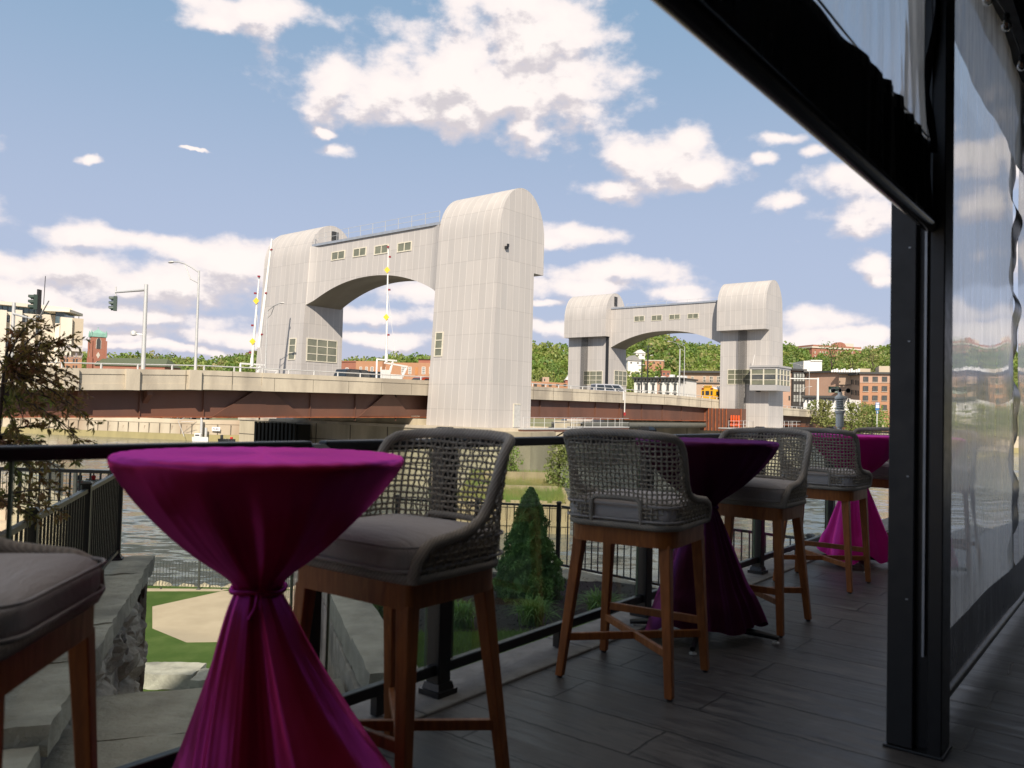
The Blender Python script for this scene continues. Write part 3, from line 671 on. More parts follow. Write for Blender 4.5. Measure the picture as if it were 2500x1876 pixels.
facew('rough_face', -.02, 5.0, -3.6, -.655, -.03, .13, 1, lambda s, n, z: wp(s, n, z), sw, STONE2, 150, 110)
facew('rough_end', -.62, 0, -3.6, -.655, 4.98, .09, 4, lambda s, n, z: wp(n, s, z), sw, STONE2, 30, 60)
mb = MB(); mb.box(.0, 4.98, -.6, -.09, -6.6, -.665, lambda s, n, z: tuple(wp(s, n, z))); mb.make('core', STONE2, sw, world=True)
# fence on the wall
def picket_fence(name, label, a, b, z, h, posts, parent=None, mat=BLACK, gap=.104, post_w=.07, pw=.016, rail=.032, group=None, feet=True, base=.13):
    t = thing(name, label, 'fence', (a+b)/2+Vector((0, 0, z)), 0, group) if parent is None else parent
    d = (b-a); L = d.length; d.normalize(); ang = math.atan2(d.y, d.x)
    for f_ in posts: rail_post(a+d*(L*f_), post_w, h+.03, z, post_w*1.35, base, 'post', t, ang, mat)
    fs = sorted(posts)
    for f0, f1 in zip(fs[:-1], fs[1:]):
        p, q = a+d*(L*f0+post_w/2), a+d*(L*f1-post_w/2)
        for nm, zz, hh in (('top_rail', z+h-.02, rail*1.1), ('bottom_rail', z+.095, rail)):
            mb = MB(); mb.beam(p+Vector((0, 0, zz)), q+Vector((0, 0, zz)), rail*1.3, hh); mb.make(nm, mat, t, world=True)
        n = max(1, round((q-p).length/gap)); mb = MB()
        for i in range(1, n):
            c_ = p.lerp(q, i/n); mb.cbox((c_.x, c_.y, z+(.11+h-.04)/2), (pw, pw, h-.04-.11), ang)
        o = mb.make('pickets', mat, t, world=True)
        if feet:
            c_ = (p+q)/2; mb = MB(); mb.cbox((c_.x, c_.y, z+.04), (.05, .04, .078), ang); mb.make('rail_foot', mat, t, world=True)
    return t
Yf = lambda Y: W0+WD*((Y-W0.y)/WD.y)+WN*-.30
fa, fb = Yf(4.40), Yf(8.86); fa.z = fb.z = 0
picket_fence('picket_fence', 'black picket fence standing on the stone wall at lower left', fa, fb, -.5, .955, [0, .2, .595, 1.])
picket_fence('picket_fence', 'black picket fence crossing behind the purple shrub with a boat beyond', fb+Vector((-.07, .01, 0)), fb+Vector((-6.0, .45, 0)), -.5, .955, [.0, .30, .6, 1.], gap=.112)
# ground left of the wall, landing and steps
SOIL = M('dark_mulch', (.022, .018, .016), (.010, .009, .009), 60, .95, bump=1.6, bscale=90, col3=(.04, .034, .03))
mb = MB(); p_ = [wp(-.0, -.63, 0), wp(5., -.63, 0), wp(5.2, -7, 0), wp(-.2, -7, 0)]; mb.prism([tuple(q)[:2] for q in p_], -6.7, -.62)
struct(mb.make('terrace_ground', SOIL))
mb = MB()
for i, (n0, n1) in enumerate(((-.62, .02), (-1.9, -.64), (-3.2, -1.92))): rough_block(mb, -.55, -.02, n0, n1, -.93, -.6+.01*i, lambda s, n, z: wp(s, n, z), .015, 20+i, 10, 14, 6)
o = mb.make('stone_block', STONE, None, smooth=50); tag(o, 'grey split stone block row below the near end of the picket fence', 'stone block')
mb = MB(); rough_block(mb, -3.5, .9, -4, .9, -1.2, -.95, lambda s, n, z: wp(s, n, z), .006, 31, 40, 30, 3)
rough_block(mb, .905, 1.75, -.1, 1.75, -1.2, -.95, lambda s, n, z: wp(s, n, z), .008, 33, 30, 30, 3); rough_block(mb, -3.5, .895, .905, 1.75, -1.2, -.955, lambda s, n, z: wp(s, n, z), .006, 35, 30, 12, 3)
struct(mb.make('stone_landing', STONE, None, smooth=50))
steps = thing('stone_steps', 'grey natural stone steps dropping between the stone walls to the lawn', 'steps', wp(4, .8, -5.6))
for i in range(27):
    z = -.95-.172*(i+1); s0 = 1.75+.385*i; mb = MB(); rough_block(mb, s0, s0+.55, -.05, 1.75, z-.35, z, lambda s, n, z: wp(s, n, z), .012, 40+i, 8, 12, 3)
    mb.make('tread', STONE, steps, world=True, smooth=50)
# garden bed right of the steps
gz = lambda x, y: -.55-.068*y
cap0 = wp(.9, 1.78, 0)
gw = thing('garden_wall', 'pale grey block kerb wall between the stone steps and garden bed', 'wall', wp(3, 1.9, -3))
for i, (s0, s1, z) in enumerate(((.55, 1.5, -.55), (1.5, 2.9, -.60), (2.9, 4.4, -.60), (4.4, 5.8, -.62))):
    mb = MB(); rough_block(mb, s0+.004, s1-.004, 1.80, 2.14, z-.20, z, lambda s, n, z: wp(s, n, z), .012, 60+i, 16, 8, 4); mb.make('capstone', STONE, gw, world=True, smooth=50)
mb = MB(); mb.box(.6, 5.75, 1.79, 2.12, -6.6, -.83, lambda s, n, z: tuple(wp(s, n, z))); mb.make('core', STONE2, gw, world=True)
r2 = [Vector((-2.1, 13.9, 0)), Vector((.83, 13.5, 0)), Vector((2.0, 12.35, 0)), Vector((3.13, 11.22, 0)), Vector((3.95, 10.4, 0)), Vector((5.3, 9.1, 0))]
out = [wp(.6, 2.16, 0), wp(5.8, 2.16, 0)]+r2+[S(6., -.17), S(-1.9, -.17)]
xs = [p.x for p in out]; ys = [p.y for p in out]
def inpoly(x, y, P):
    c = False
    for i in range(len(P)):
        a, b = P[i], P[i-1]
        if (a.y > y) != (b.y > y) and x < (b.x-a.x)*(y-a.y)/(b.y-a.y)+a.x: c = not c
    return c
mb = MB(); top = [(p.x, p.y, gz(p.x, p.y)) for p in out]; bot = [(p.x, p.y, -6.8) for p in out]; n = len(out)
mb.add(top+bot, [tuple(range(n))[::-1]]+[(i, (i+1) % n, n+(i+1) % n, n+i) for i in range(n)])
struct(mb.make('garden_ground', SOIL))
def lawnmat(name, c1, c2, c3):
    mt, N = custom(name); v = N.n('ShaderNodeNewGeometry').outputs['Position']
    c = N.mix(N.ramp(N.noise(v, 90., 4, .7), .35, .65), c1, c2); c = N.mix(N.ramp(N.noise(v, 1.3, 4, .6), .4, .7), c, c3)
    b = N.n('ShaderNodeBsdfPrincipled', i_Base_Color=c, i_Roughness=.9, i_Specular_IOR_Level=.1)
    N.set(b.inputs['Normal'], N.n('ShaderNodeBump', i_Strength=1., i_Distance=.04, i_Height=N.noise(v, 120., 3, .7)).outputs[0]); fin(N, b.outputs[0]); return mt
GRASS = lawnmat('lawn_turf', (.09, .18, .03), (.05, .11, .018), (.12, .2, .04))
TURF = lawnmat('synthetic_turf', (.12, .19, .045), (.075, .13, .03), (.15, .21, .06))
# grass strip near the deck: in front of the line at picture height 1548
sb = [gp(850, 1552, -1.11), gp(1080, 1545, -1.1), gp(1320, 1540, -1.1), gp(1480, 1500, -1.1), gp(1700, 1440, -1.1)]
pol = [wp(.6, 2.165, 0), wp(3.9, 2.165, 0)]+[Vector((p.x, p.y, 0)) for p in sb[:4]]+[S(3.2, -.175), S(-1.9, -.175)]
mb = MB(); n = len(pol); mb.add([(p.x, p.y, gz(p.x, p.y)+.03) for p in pol]+[(p.x, p.y, gz(p.x, p.y)+.002) for p in pol], [tuple(range(n))[::-1]]+[(i, (i+1) % n, n+(i+1) % n, n+i) for i in range(n)])
struct(mb.make('lawn_strip', GRASS))
rg = np.random.default_rng(4); bl_ = []
while len(bl_) < 26000:
    x, y = rg.uniform(-2.6, 3), rg.uniform(2.5, 9.2)
    if inpoly(x, y, pol): bl_.append((x, y))
bl_ = np.array(bl_); n = len(bl_); zb = -.55-.068*bl_[:, 1]+.028; hh = rg.uniform(.025, .06, n); th = rg.uniform(0, 6.28, n); w_ = .0022; ln = rg.normal(0, .016, (n, 2))
dx, dy = np.cos(th)*w_, np.sin(th)*w_
v = np.stack([np.stack([bl_[:, 0]-dx, bl_[:, 1]-dy, zb], 1), np.stack([bl_[:, 0]+dx, bl_[:, 1]+dy, zb], 1), np.stack([bl_[:, 0]+ln[:, 0]+dx*.3, bl_[:, 1]+ln[:, 1]+dy*.3, zb+hh], 1), np.stack([bl_[:, 0]+ln[:, 0]-dx*.3, bl_[:, 1]+ln[:, 1]-dy*.3, zb+hh], 1)], 1).reshape(-1, 3)
stuff(quads('grass', v, leafmat('grass_blades', (.11, .24, .05), (.17, .30, .07), None, 5., .3)), 'short green grass growing between the garden bed and deck', 'grass')
# mulch chips
n = 9000; bl_ = []
while len(bl_) < n:
    x, y = rg.uniform(-3.5, 4), rg.uniform(5, 14)
    if inpoly(x, y, out) and not inpoly(x, y, pol): bl_.append((x, y, -.55-.068*y+rg.uniform(.002, .02)))
o = leaf_mesh('mulch', bl_, .035, M('mulch_chips', (.045, .035, .03), (.015, .012, .012), 40, .9, col3=(.10, .085, .07)), seed=5, aspect=.45, nrm=np.array([0, 0, 1.5]), spread=.7); stuff(o, 'loose dark bark chips covering the garden bed', 'mulch')
# garden edging wall under the far fence
ge = thing('garden_edge_wall', 'pale stone edging under the black fence at the end of the garden', 'wall', r2[1]+Vector((0, 0, -2)))
for i in range(len(r2)-1):
    a, b_ = r2[i], r2[i+1]; d = (b_-a).normalized(); nn = Vector((-d.y, d.x, 0)); L = (b_-a).length
    fnc = lambda s, n_, z, a=a, d=d, nn=nn: a+d*s+nn*n_+Vector((0, 0, z))
    mb = MB(); rough_block(mb, 0, L, -.42, .22, -1.75, -1.41, fnc, .012, 80+i, 20, 8, 4); mb.make('coping', STONE, ge, world=True, smooth=50)
    mb = MB(); mb.box(0, L, -.3, .18, -6.8, -1.76, lambda s, n_, z, f=fnc: tuple(f(s, n_, z))); mb.make('wall', STONE2, ge, world=True)
tf = picket_fence('picket_fence', 'black picket fence at the far end of garden behind the cone shaped shrub', r2[0]+Vector((.2, 0, 0)), r2[1], -1.41, 1.07, [0, .5, 1.], gap=.115, base=.15)
L_ = (r2[5]-r2[1]).length
picket_fence('', '', r2[1]+Vector((.05, -.05, 0)), r2[5], -1.41, 1.07, [.35, .68, 1.], parent=tf, gap=.115)
for i_ in range(1):
    a, b_ = r2[1]+Vector((.05, -.05, 0)), r2[5]; d = (b_-a); q = a+d*.35
    for nm, zz in (('top_rail', -1.41+1.05), ('bottom_rail', -1.41+.095)):
        mb = MB(); mb.beam(a+Vector((0, 0, zz)), q+Vector((0, 0, zz)), .04, .034); mb.make(nm, BLACK, tf, world=True)
    mb = MB(); n = 17
    for i in range(1, n): c_ = a.lerp(q, i/n); mb.cbox((c_.x, c_.y, -1.41+.57), (.016, .016, .93), -.8)
    mb.make('pickets', BLACK, tf, world=True)
# ---- cone shrub
CON = leafmat('conifer_green', (.14, .29, .09), (.22, .40, .12), (.08, .19, .065), 9., .12, .8)
cb = gp(1290, 1455, gz(0, 10.4)); cb = Vector((cb.x, cb.y, gz(0, cb.y)))
sh = thing('conical_shrub', 'dense dark green cone shaped conifer in the garden bed', 'shrub', cb)
rg = np.random.default_rng(9); n = 34000; hgt = 1.47
zz = rg.random(n)**1.25; a = rg.random(n)*2*pi
prof_r = lambda f: .45*(1-f)**.8*(.75+.25*np.minimum(1, f*8))+.015
lum = np.array([noise.noise(Vector((cos(q)*3.2*(1-f*.5), sin(q)*3.2*(1-f*.5), f*hgt*5.5)))+.6*noise.noise(Vector((cos(q)*8, sin(q)*8, f*14))) for q, f in zip(a, zz)])
rr = prof_r(zz)*(1+.42*lum)+rg.normal(0, .010, n)
pts = np.stack([rr*np.cos(a), rr*np.sin(a), zz*hgt+.02*lum], 1)
leaf_mesh('foliage', pts, .034, CON, sh, 3, .5, nrm=np.stack([np.cos(a)*.6, np.sin(a)*.6, np.full(n, .5)], 1), spread=.8)
mb = MB(); mb.lathe([(float(prof_r(np.array(f)))*.86, f*hgt) for f in np.linspace(0, .97, 16)], 20); mb.make('inner_mass', CON, sh, smooth=60)
mb = MB(); mb.tube([(0, 0, -.05), (0, 0, .2)], .03, 8); mb.make('trunk', M('bark', (.09, .06, .04), (.05, .035, .025), 12, .9, bump=.6), sh)
# ---- grass clumps
GC = leafmat('daylily_green', (.15, .34, .09), (.22, .40, .11), (.11, .24, .07), 7., .35)
def clump(px, py, label, r=.30, h=.36, seed=0, n=260):
    p = gp(px, py, gz(0, 9)); p = Vector((p.x, p.y, gz(0, p.y))); t = thing('grass_clump', label, 'ornamental grass', p, 0, 'grass clumps in the garden bed')
    rg = random.Random(seed); vs = []; fs = []
    for i in range(n):
        a = rg.random()*2*pi; rr = r*rg.uniform(.3, 1.15); hh = h*rg.uniform(.6, 1.1); o_ = Vector((rg.gauss(0, .05), rg.gauss(0, .05), 0)); d = Vector((cos(a), sin(a), 0)); sdv = Vector((-sin(a), cos(a), 0)); w = .0065
        k0 = len(vs)
        for j in range(6):
            f_ = j/5; q = o_+d*(rr*f_**1.3)+Vector((0, 0, hh*(1.75*f_-1.15*f_*f_*(.6+rr/r*.5)))); ww = w*(1-f_)**.6+.0006
            vs += [tuple(q-sdv*ww), tuple(q+sdv*ww)]
        for j in range(5): fs.append((k0+2*j, k0+2*j+1, k0+2*j+3, k0+2*j+2))
    mb = MB(); mb.add(vs, fs); mb.make('blades', GC, t)
clump(915, 1500, 'green grass clump nearest the pale garden kerb wall, left of the stools', .30, .34, 1)
clump(1125, 1535, 'green grass clump seen below the large nearby stool beside the rail post', .30, .36, 2)
clump(1300, 1525, 'green grass clump just in front of the cone shaped shrub', .33, .38, 3)
clump(1465, 1490, 'green grass clump behind the front legs of the centre stool', .36, .36, 4)
# ================================================================== LOWER LAWN
ZL = -5.6
mb = MB(); mb.box(-22, 1.0, 14.8, 30.2, -7.2, ZL); struct(mb.make('lawn', TURF))
PAD = M('tan_concrete', (.54, .42, .30), (.44, .34, .24), .9, .9, bump=.5, bscale=30, col3=(.38, .30, .22), detail=9)
# concrete pad with slanted corners
pp = [(372, 1482), (545, 1444), (760, 1442), (900, 1490), (880, 1560), (620, 1567), (455, 1569), (372, 1535)]
q = [gp(x, y, ZL) for x, y in pp]; mb = MB(); mb.prism([(p.x, p.y) for p in q][::-1], ZL-.05, ZL+.012); struct(mb.make('concrete_pad', PAD))
# second path behind the pad, beside the fence
q = [gp(x, y, ZL) for x, y in ((300, 1444), (540, 1444), (560, 1439), (300, 1437))]; mb = MB(); mb.prism([(p.x, p.y) for p in q][::-1], ZL-.05, ZL+.008); struct(mb.make('path', PAD))
for i, (x0, x1, y0, y1, lb) in enumerate(((300, 474, 1620, 1646, 'long grey stone slab on the lawn at the foot of the wall'), (463, 520, 1636, 1660, 'small grey stone slab half hidden by the nearest pink cloth'))):
    a, b_ = gp(x0, y1, ZL+.35), gp(x1, y1, ZL+.35); c_ = gp(x1, y0, ZL+.35)
    mb = MB(); rough_block(mb, a.x, b_.x, a.y, c_.y, ZL, ZL+.36, lambda x, y, z: Vector((x, y, z)), .03, 90+i, 16, 8, 4)
    tag(mb.make('stone_slab', STONE, None, smooth=50), lb, 'stone slab')
GF = M('dark_grey_fence_metal', (.045, .045, .042), (.06, .06, .055), 4, .5)
ca = gp(300, 1438, ZL); cb2 = gp(597, 1441, ZL); cc = gp(900, 1520, ZL)
picket_fence('picket_fence', 'dark picket fence round the lower lawn with the river behind it', ca, cb2, ZL, 1.07, [0, .62, 1.], gap=.112, mat=GF, base=.14)
picket_fence('picket_fence', 'short dark picket fence turning right at the lawn corner beneath the pink cloth', cb2+Vector((.08, -.04, 0)), cc, ZL, 1.07, [.0, .5, 1.], gap=.112, mat=GF, base=.14)
# shore rocks
rk = random.Random(8)
for i in range(12):
    x = -16+i*.8+rk.uniform(-.2, .2); y = rk.uniform(30.6, 31.5); s = rk.uniform(.5, 1.0); t = MB()
    n_, m_ = 9, 7; rings = []
    for j in range(m_):
        f_ = j/(m_-1); r_ = sin(pi*min(.98, max(.05, f_))); rings.append([(r_*cos(2*pi*k/n_), r_*sin(2*pi*k/n_), -cos(pi*f_)) for k in range(n_)])
    rings = [[tuple((Vector(p)+noise.noise_vector(Vector(p)*1.4+Vector((i*3., 0, 0)))*.45)*s*.6) for p in r] for r in rings]
    t.loft(rings); o = t.make('shore_rock', STONEL, None, smooth=25); o.location = (x, y, -6.1+rk.uniform(-.1, .15)); o.scale = (1.4, .9, .8)
    tag(o, 'pale tan boulder at the water edge just beyond the lawn fence', 'rock', 'boulders along the shore')
mb = MB(); mb.add([(-60, 30.2, -5.75), (1, 30.2, -5.75), (1, 34, -7.3), (-60, 34, -7.3)], [(0, 1, 2, 3)]); struct(mb.make('shore_bank', STONEL))
# ---- stepped sandstone terraces at far left with their own fence
ss = thing('sandstone_terrace', 'sunlit stacked sandstone blocks stepping down at far left', 'terrace', Vector((-17, 27, -5.6)))
e0 = at(182, 1240, 26.5)
for i in range(7):
    z1 = -2.32-.42*i; y0 = 26.3-.55*i; x1 = e0.x-.15+.35*i-(0 if i else .2); x0 = -34; x = x1; j = 0
    while x > x0:
        L = rk.uniform(1.6, 3.1); mb = MB(); rough_block(mb, x-L+.01, x-.01, y0, y0+3.2, z1-.42, z1, lambda x, y, z: Vector((x, y, z)), .035, i*9+j, 10, 6, 4)
        mb.make('block', STONEL, ss, world=True, smooth=45); x -= L; j += 1
pf = Vector((e0.x-.6, 27.6, 0)); pl = Vector((-24, 27.4, 0)); pb = Vector((pf.x-4.6, 33.5, 0))
picket_fence('picket_fence', 'grey picket fence on the sunlit sandstone terrace at far left', pl, pf, -2.32, 1.07, [0, .27, .55, .80, 1.], mat=GF, gap=.13, post_w=.10)
picket_fence('picket_fence', 'grey picket fence receding from the terrace corner toward the river', pf+Vector((-.1, .2, 0)), pb, -2.32, 1.07, [.35, .7, 1.], mat=GF, gap=.13, post_w=.10)
mb = MB(); mb.prism([(-40, 27.2), (e0.x-.5, 27.2), (e0.x-5.2, 34), (-40, 34)], -6.9, -2.34); struct(mb.make('terrace_paving', STONEL))
# ================================================================== PURPLE SHRUB
PL1 = leafmat('purple_leaves', (.42, .15, .095), (.24, .11, .075), (.26, .30, .09), 5., .45, .45)
sb_ = Vector((-3.55, 5.35, -.62)); shb = thing('purple_shrub', 'large shrub with narrow purple green leaves reaching in from left edge', 'shrub', sb_)
WOOD = M('dark_twig', (.06, .035, .028), (.035, .022, .018), 20, .8)
rb = random.Random(21); leaves = []; twigs = MB(); stems = MB()
ends = [(45, 810), (88, 782), (118, 800), (60, 870), (100, 850), (182, 830), (150, 838), (120, 880), (145, 862), (60, 930), (100, 905), (212, 962), (180, 922), (150, 950), (195, 985), (120, 975), (90, 1000), (228, 1038), (200, 1008), (160, 1015), (205, 1085), (170, 1060), (130, 1045), (85, 1080), (40, 1060), (105, 1090),
        (30, 900), (25, 1000), (70, 960), (-60, 950), (-40, 850), (-90, 1050), (185, 1120), (150, 1150), (120, 1180), (150, 1250), (110, 1225), (60, 1200), (90, 1270), (30, 1160), (20, 1240), (160, 1200), (-20, 1120), (-50, 1230), (20, 1090), (60, 1130), (-30, 980), (10, 950), (55, 1020), (110, 1130)]
hubs = [(-.62, (-150, 1120)), ]
root = sb_
main = [at(-40, 1230, 5.1), at(-30, 1080, 5.1), at(0, 960, 5.1), at(10, 900, 5.0)]
for p in main: stems.tube([root, root.lerp(p, .5)+Vector((rb.uniform(-.1, .1), rb.uniform(-.1, .1), .1)), p], [.022, .015, .009], 6)
def bez(a, b, c, n): return [a*(1-t)**2+b*2*t*(1-t)+c*t*t for t in [i/n for i in range(n+1)]]
for ex, ey in ends:
    Y = rb.uniform(4.75, 5.4); e = at(ex, ey, Y); st_ = min(main, key=lambda p: (p-e).length+rb.uniform(0, .15))
    mid = st_.lerp(e, .55)+Vector((0, rb.uniform(-.05, .05), .05+.06*rb.random())); pts = bez(st_, mid, e, 14); stems.tube(pts, [.0065*(1-i/16)+.0012 for i in range(15)], 5)
    Lb = (e-st_).length
    for i in range(3, 15):
        for rep in range(2):
            p = pts[i]; tdir = (pts[min(14, i+1)]-pts[i-1]).normalized()
            d = (tdir*.9+Vector((rb.gauss(0, .8), rb.gauss(0, .8), rb.gauss(0, .6)))).normalized(); l = rb.uniform(.03, .11)*(1.2-.3*i/14) if rep else .02
            q = p+d*l; twigs.tube([p, q], .0012, 4)
            for k in range(rb.randint(3, 6)): leaves.append((p.lerp(q, rb.uniform(.2, 1.)), (d+Vector((rb.gauss(0, .6), rb.gauss(0, .6), rb.gauss(-.12, .5)))).normalized()))
stems.make('branches', WOOD, shb, world=True, smooth=60); twigs.make('twigs', WOOD, shb, world=True)
vs = []
for p, d in leaves:
    L = rb.uniform(.028, .055); sdv = d.cross(Vector((rb.gauss(0, 1), rb.gauss(0, 1), rb.gauss(0, 1)))).normalized(); w = L*.17; dn = Vector((0, 0, -L*.12)); fo = d.cross(sdv)*w*.45
    vs += [tuple(p), tuple(p+d*L*.5+sdv*w+fo), tuple(p+d*L+dn), tuple(p+d*L*.5)]
    vs += [tuple(p), tuple(p+d*L*.5), tuple(p+d*L+dn), tuple(p+d*L*.5-sdv*w+fo)]
quads('leaves', np.array(vs)-np.array(sb_), PL1, shb)
# ================================================================== WEATHER STATION
ws = at(2050, 1040, 10.6); wx = thing('weather_station', 'grey weather station with black wind cups on a pole beyond the stools', 'weather station', Vector((ws.x, ws.y, -1.4)))
WSG = M('grey_green_plastic', (.85, .87, .83), (.8, .82, .78), 6, .5); oz = at(2050, 955, 10.6).z
L = lambda z: z+1.4
mb = MB(); mb.lathe([(.022, 0), (.022, L(oz-.66)), (.03, L(oz-.655)), (.03, L(oz-.47))], 16); mb.make('pole', WSG, wx, smooth=50)
mb = MB(); mb.lathe([(.03, L(oz-.475)), (.047, L(oz-.47)), (.050, L(oz-.455)), (.050, L(oz-.30)), (.058, L(oz-.297)), (.064, L(oz-.28)), (.066, L(oz-.255))], 24); mb.make('sensor_body', WSG, wx, smooth=50)
for k in range(6):
    z = L(oz-.25+.024*k); mb = MB(); mb.lathe([(.045, z), (.066, z+.002), (.058, z+.012), (.045, z+.014)], 24); mb.make('louvre_plate', WSG, wx, smooth=50)
mb = MB(); mb.lathe([(.044, L(oz-.25)), (.044, L(oz-.10))], 20); mb.make('inner_tube', M('dark_plastic', (.05, .055, .05), None, 5, .6), wx)
mb = MB(); mb.lathe([(.065, L(oz-.105)), (.066, L(oz-.085)), (.05, L(oz-.065)), (.03, L(oz-.05)), (.024, L(oz-.01)), (.012, L(oz+.0))], 24); mb.make('top_cap', WSG, wx, smooth=50)
for k, a in enumerate((.15, 2.25, 4.35)):
    d = Vector((cos(a), sin(a), 0)); c0 = Vector((0, 0, L(oz+.008))); c1 = c0+d*.105; ax = Vector((-sin(a), cos(a), 0))
    mb = MB(); mb.tube([c0, c1], .004, 6); ar = mb.make('cup_arm', BLACK, wx)
    mb = MB(); ux, uy = d, Vector((0, 0, 1)); rings = []
    for j in range(6):
        t_ = j/5*pi/2; rings.append([c1+ax*(.034*sin(t_)-.017)+(ux*cos(2*pi*i/14)+uy*sin(2*pi*i/14))*(.031*cos(t_)+.001) for i in range(14)])
    mb.loft(rings, cap=False); mb.loft([[q-ax*.0 for q in rings[0]], [c1+ax*(.0)+(q-c1)*.2 for q in rings[0]]], cap=True); mb.make('wind_cup', BLACK, ar, smooth=50)
# ================================================================== RIVER
mt, N = custom('river_water')
v = N.n('ShaderNodeNewGeometry').outputs['Position']
r_ = N.n('ShaderNodeMapping', i_0=v); r_.inputs['Rotation'].default_value = (0, 0, .35); r_.inputs['Scale'].default_value = (.55, 1.3, 1)
w1 = N.noise(r_.outputs[0], 1.6, 5, .62, dist=.4); w2 = N.noise(r_.outputs[0], .22, 3, .55)
wc = N.vm('ADD', N.vm('MULTIPLY_ADD', N.noise(r_.outputs[0], 1.5, 3, .6, out=1), (.30, .42, 0), (-.15, -.21, 0)), N.vm('MULTIPLY_ADD', N.noise(r_.outputs[0], .35, 2, .5, out=1), (.24, .32, 0), (-.12, -.16, 0)))
bmp = N.n('ShaderNodeVectorMath', operation='NORMALIZE', i_0=N.vm('ADD', wc, (0, 0, 1)))
c = N.mix(N.ramp(w2, .35, .65), (.095, .11, .115), (.12, .13, .125))
b = N.n('ShaderNodeBsdfPrincipled', i_Base_Color=c, i_Roughness=.12, i_IOR=1.55, i_Normal=bmp.outputs[0]); fin(N, b.outputs[0])
mb = MB(); mb.add([(-900, 4, -6.7), (700, 4, -6.7), (700, 300, -6.7), (-900, 300, -6.7)], [(0, 1, 2, 3)]); struct(mb.make('river_water', mt))
mb = MB(); mb.add([(-3000, -500, -9), (3000, -500, -9), (3000, 310, -9), (-3000, 310, -9)], [(0, 1, 2, 3)]); struct(mb.make('river_bed', CONC_D))
# ================================================================== LIFT BRIDGE
BA = math.radians(39.35); BU = Vector((sin(BA), cos(BA), 0)); BV_ = Vector((-cos(BA), sin(BA), 0)); BC = at(1192, 1045, 77.5); BZ = BC.z
B = lambda s, v, z: Vector((BC.x, BC.y, 0))+BU*s+BV_*v+Vector((0, 0, z))
def bs(px, v, py=1000):   # distance along the bridge where picture column px crosses the line at offset v
    k = ray(px, py).x; p = B(0, v, 0); return (k*p.y-p.x)/(BU.x-k*BU.y)
def bv(px, s, py=800):
    k = ray(px, py).x; p = B(s, 0, 0); return (k*p.y-p.x)/(BV_.x-k*BV_.y)
def bz(px, py, s, v): p = B(s, v, 0); return at(px, py, p.y).z
TL, TW, TT, ZS, OV, RH, GAP, TS, ZO, ZA, ZT = 6.5, 8.4, .054, 18.9, 1.6, 4.65, 21.9, 68.6, 15.25, 13.25, 20.4
bx = lambda mb, s0, s1, v0, v1, z0, z1: mb.box(s0, s1, v0, v1, z0, z1, lambda s, v, z: tuple(B(s, v, z)))
# panelled aluminium cladding, local axes: x along bridge, y across, z up
def clad(name, c1, c2, cs):
    mt, N = custom(name)
    tcx = N.n('ShaderNodeTexCoord'); o = tcx.outputs['Object']; nrm = N.n('ShaderNodeSeparateXYZ', i_0=tcx.outputs['Normal'])
    sp = N.n('ShaderNodeSeparateXYZ', i_0=o)
    side = N.math('GREATER_THAN', N.math('ABSOLUTE', nrm.outputs[1]), .7)
    hc = N.math('ADD', N.math('MULTIPLY', sp.outputs[0], side), N.math('MULTIPLY', sp.outputs[1], N.math('SUBTRACT', 1, side)))
    p = N.n('ShaderNodeCombineXYZ', i_0=N.math('ADD', hc, 100.), i_1=N.math('ADD', sp.outputs[2], 60.04), i_2=0.).outputs[0]
    br = N.n('ShaderNodeTexBrick', offset=0, i_Vector=p, i_Scale=1., i_Mortar_Size=.0, i_Mortar_Smooth=0., i_Bias=.0, i_Brick_Width=.93, i_Row_Height=2.47)
    br.inputs['Color1'].default_value = c1+(1,); br.inputs['Color2'].default_value = c2+(1,)
    def line(x, per, w):
        f_ = N.math('FRACT', N.math('DIVIDE', x, per)); return N.math('LESS_THAN', N.math('MULTIPLY', N.math('ABSOLUTE', N.math('SUBTRACT', f_, .5)), -1.), -.5+w/per)
    sx = N.n('ShaderNodeSeparateXYZ', i_0=p)
    c = br.outputs['Color']
    st_ = N.noise(N.vm('MULTIPLY', o, (1, 1, .12)), .7, 5, .6); c = N.mix(N.ramp(st_, .35, .7, 0, .7), c, tuple(x*.82 for x in c1)); c = N.mix(N.ramp(N.noise(N.vm('MULTIPLY', o, (4, 4, .25)), 1.6, 4, .7), .5, .8, 0, .35), c, (.52, .47, .42))
    c = N.mix(line(sx.outputs[1], 2.47, .022), c, tuple(x*.72 for x in c1)); c = N.mix(line(sx.outputs[0], .93, .022), c, cs)
    b = N.n('ShaderNodeBsdfPrincipled', i_Base_Color=c, i_Roughness=.5, i_Metallic=.0, i_Specular_IOR_Level=.5)
    hh = N.math('ADD', N.math('MULTIPLY', line(sx.outputs[0], .93, .05), 1.), N.math('MULTIPLY', N.noise(o, .8, 3), .6))
    N.set(b.inputs['Normal'], N.n('ShaderNodeBump', i_Strength=.35, i_Distance=.05, i_Height=hh).outputs[0]); fin(N, b.outputs[0]); return mt
CLAD = clad('aluminium_cladding', (.50, .465, .43), (.435, .41, .385), (.62, .58, .53))
CLAD_L = M('pale_aluminium_trim', (.60, .56, .52), (.5, .48, .45), 2, .5, metal=.2)
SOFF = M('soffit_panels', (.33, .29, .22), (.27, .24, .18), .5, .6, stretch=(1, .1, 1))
PANE = M('greenish_window_glass', (.20, .20, .135), (.13, .135, .09), .6, .12, spec=.8)
PANED = M('dark_window_glass', (.05, .055, .05), (.10, .10, .085), 1.5, .08, spec=.8)
FRAMEW = M('cream_window_frame', (.68, .63, .50), None, 3, .5)
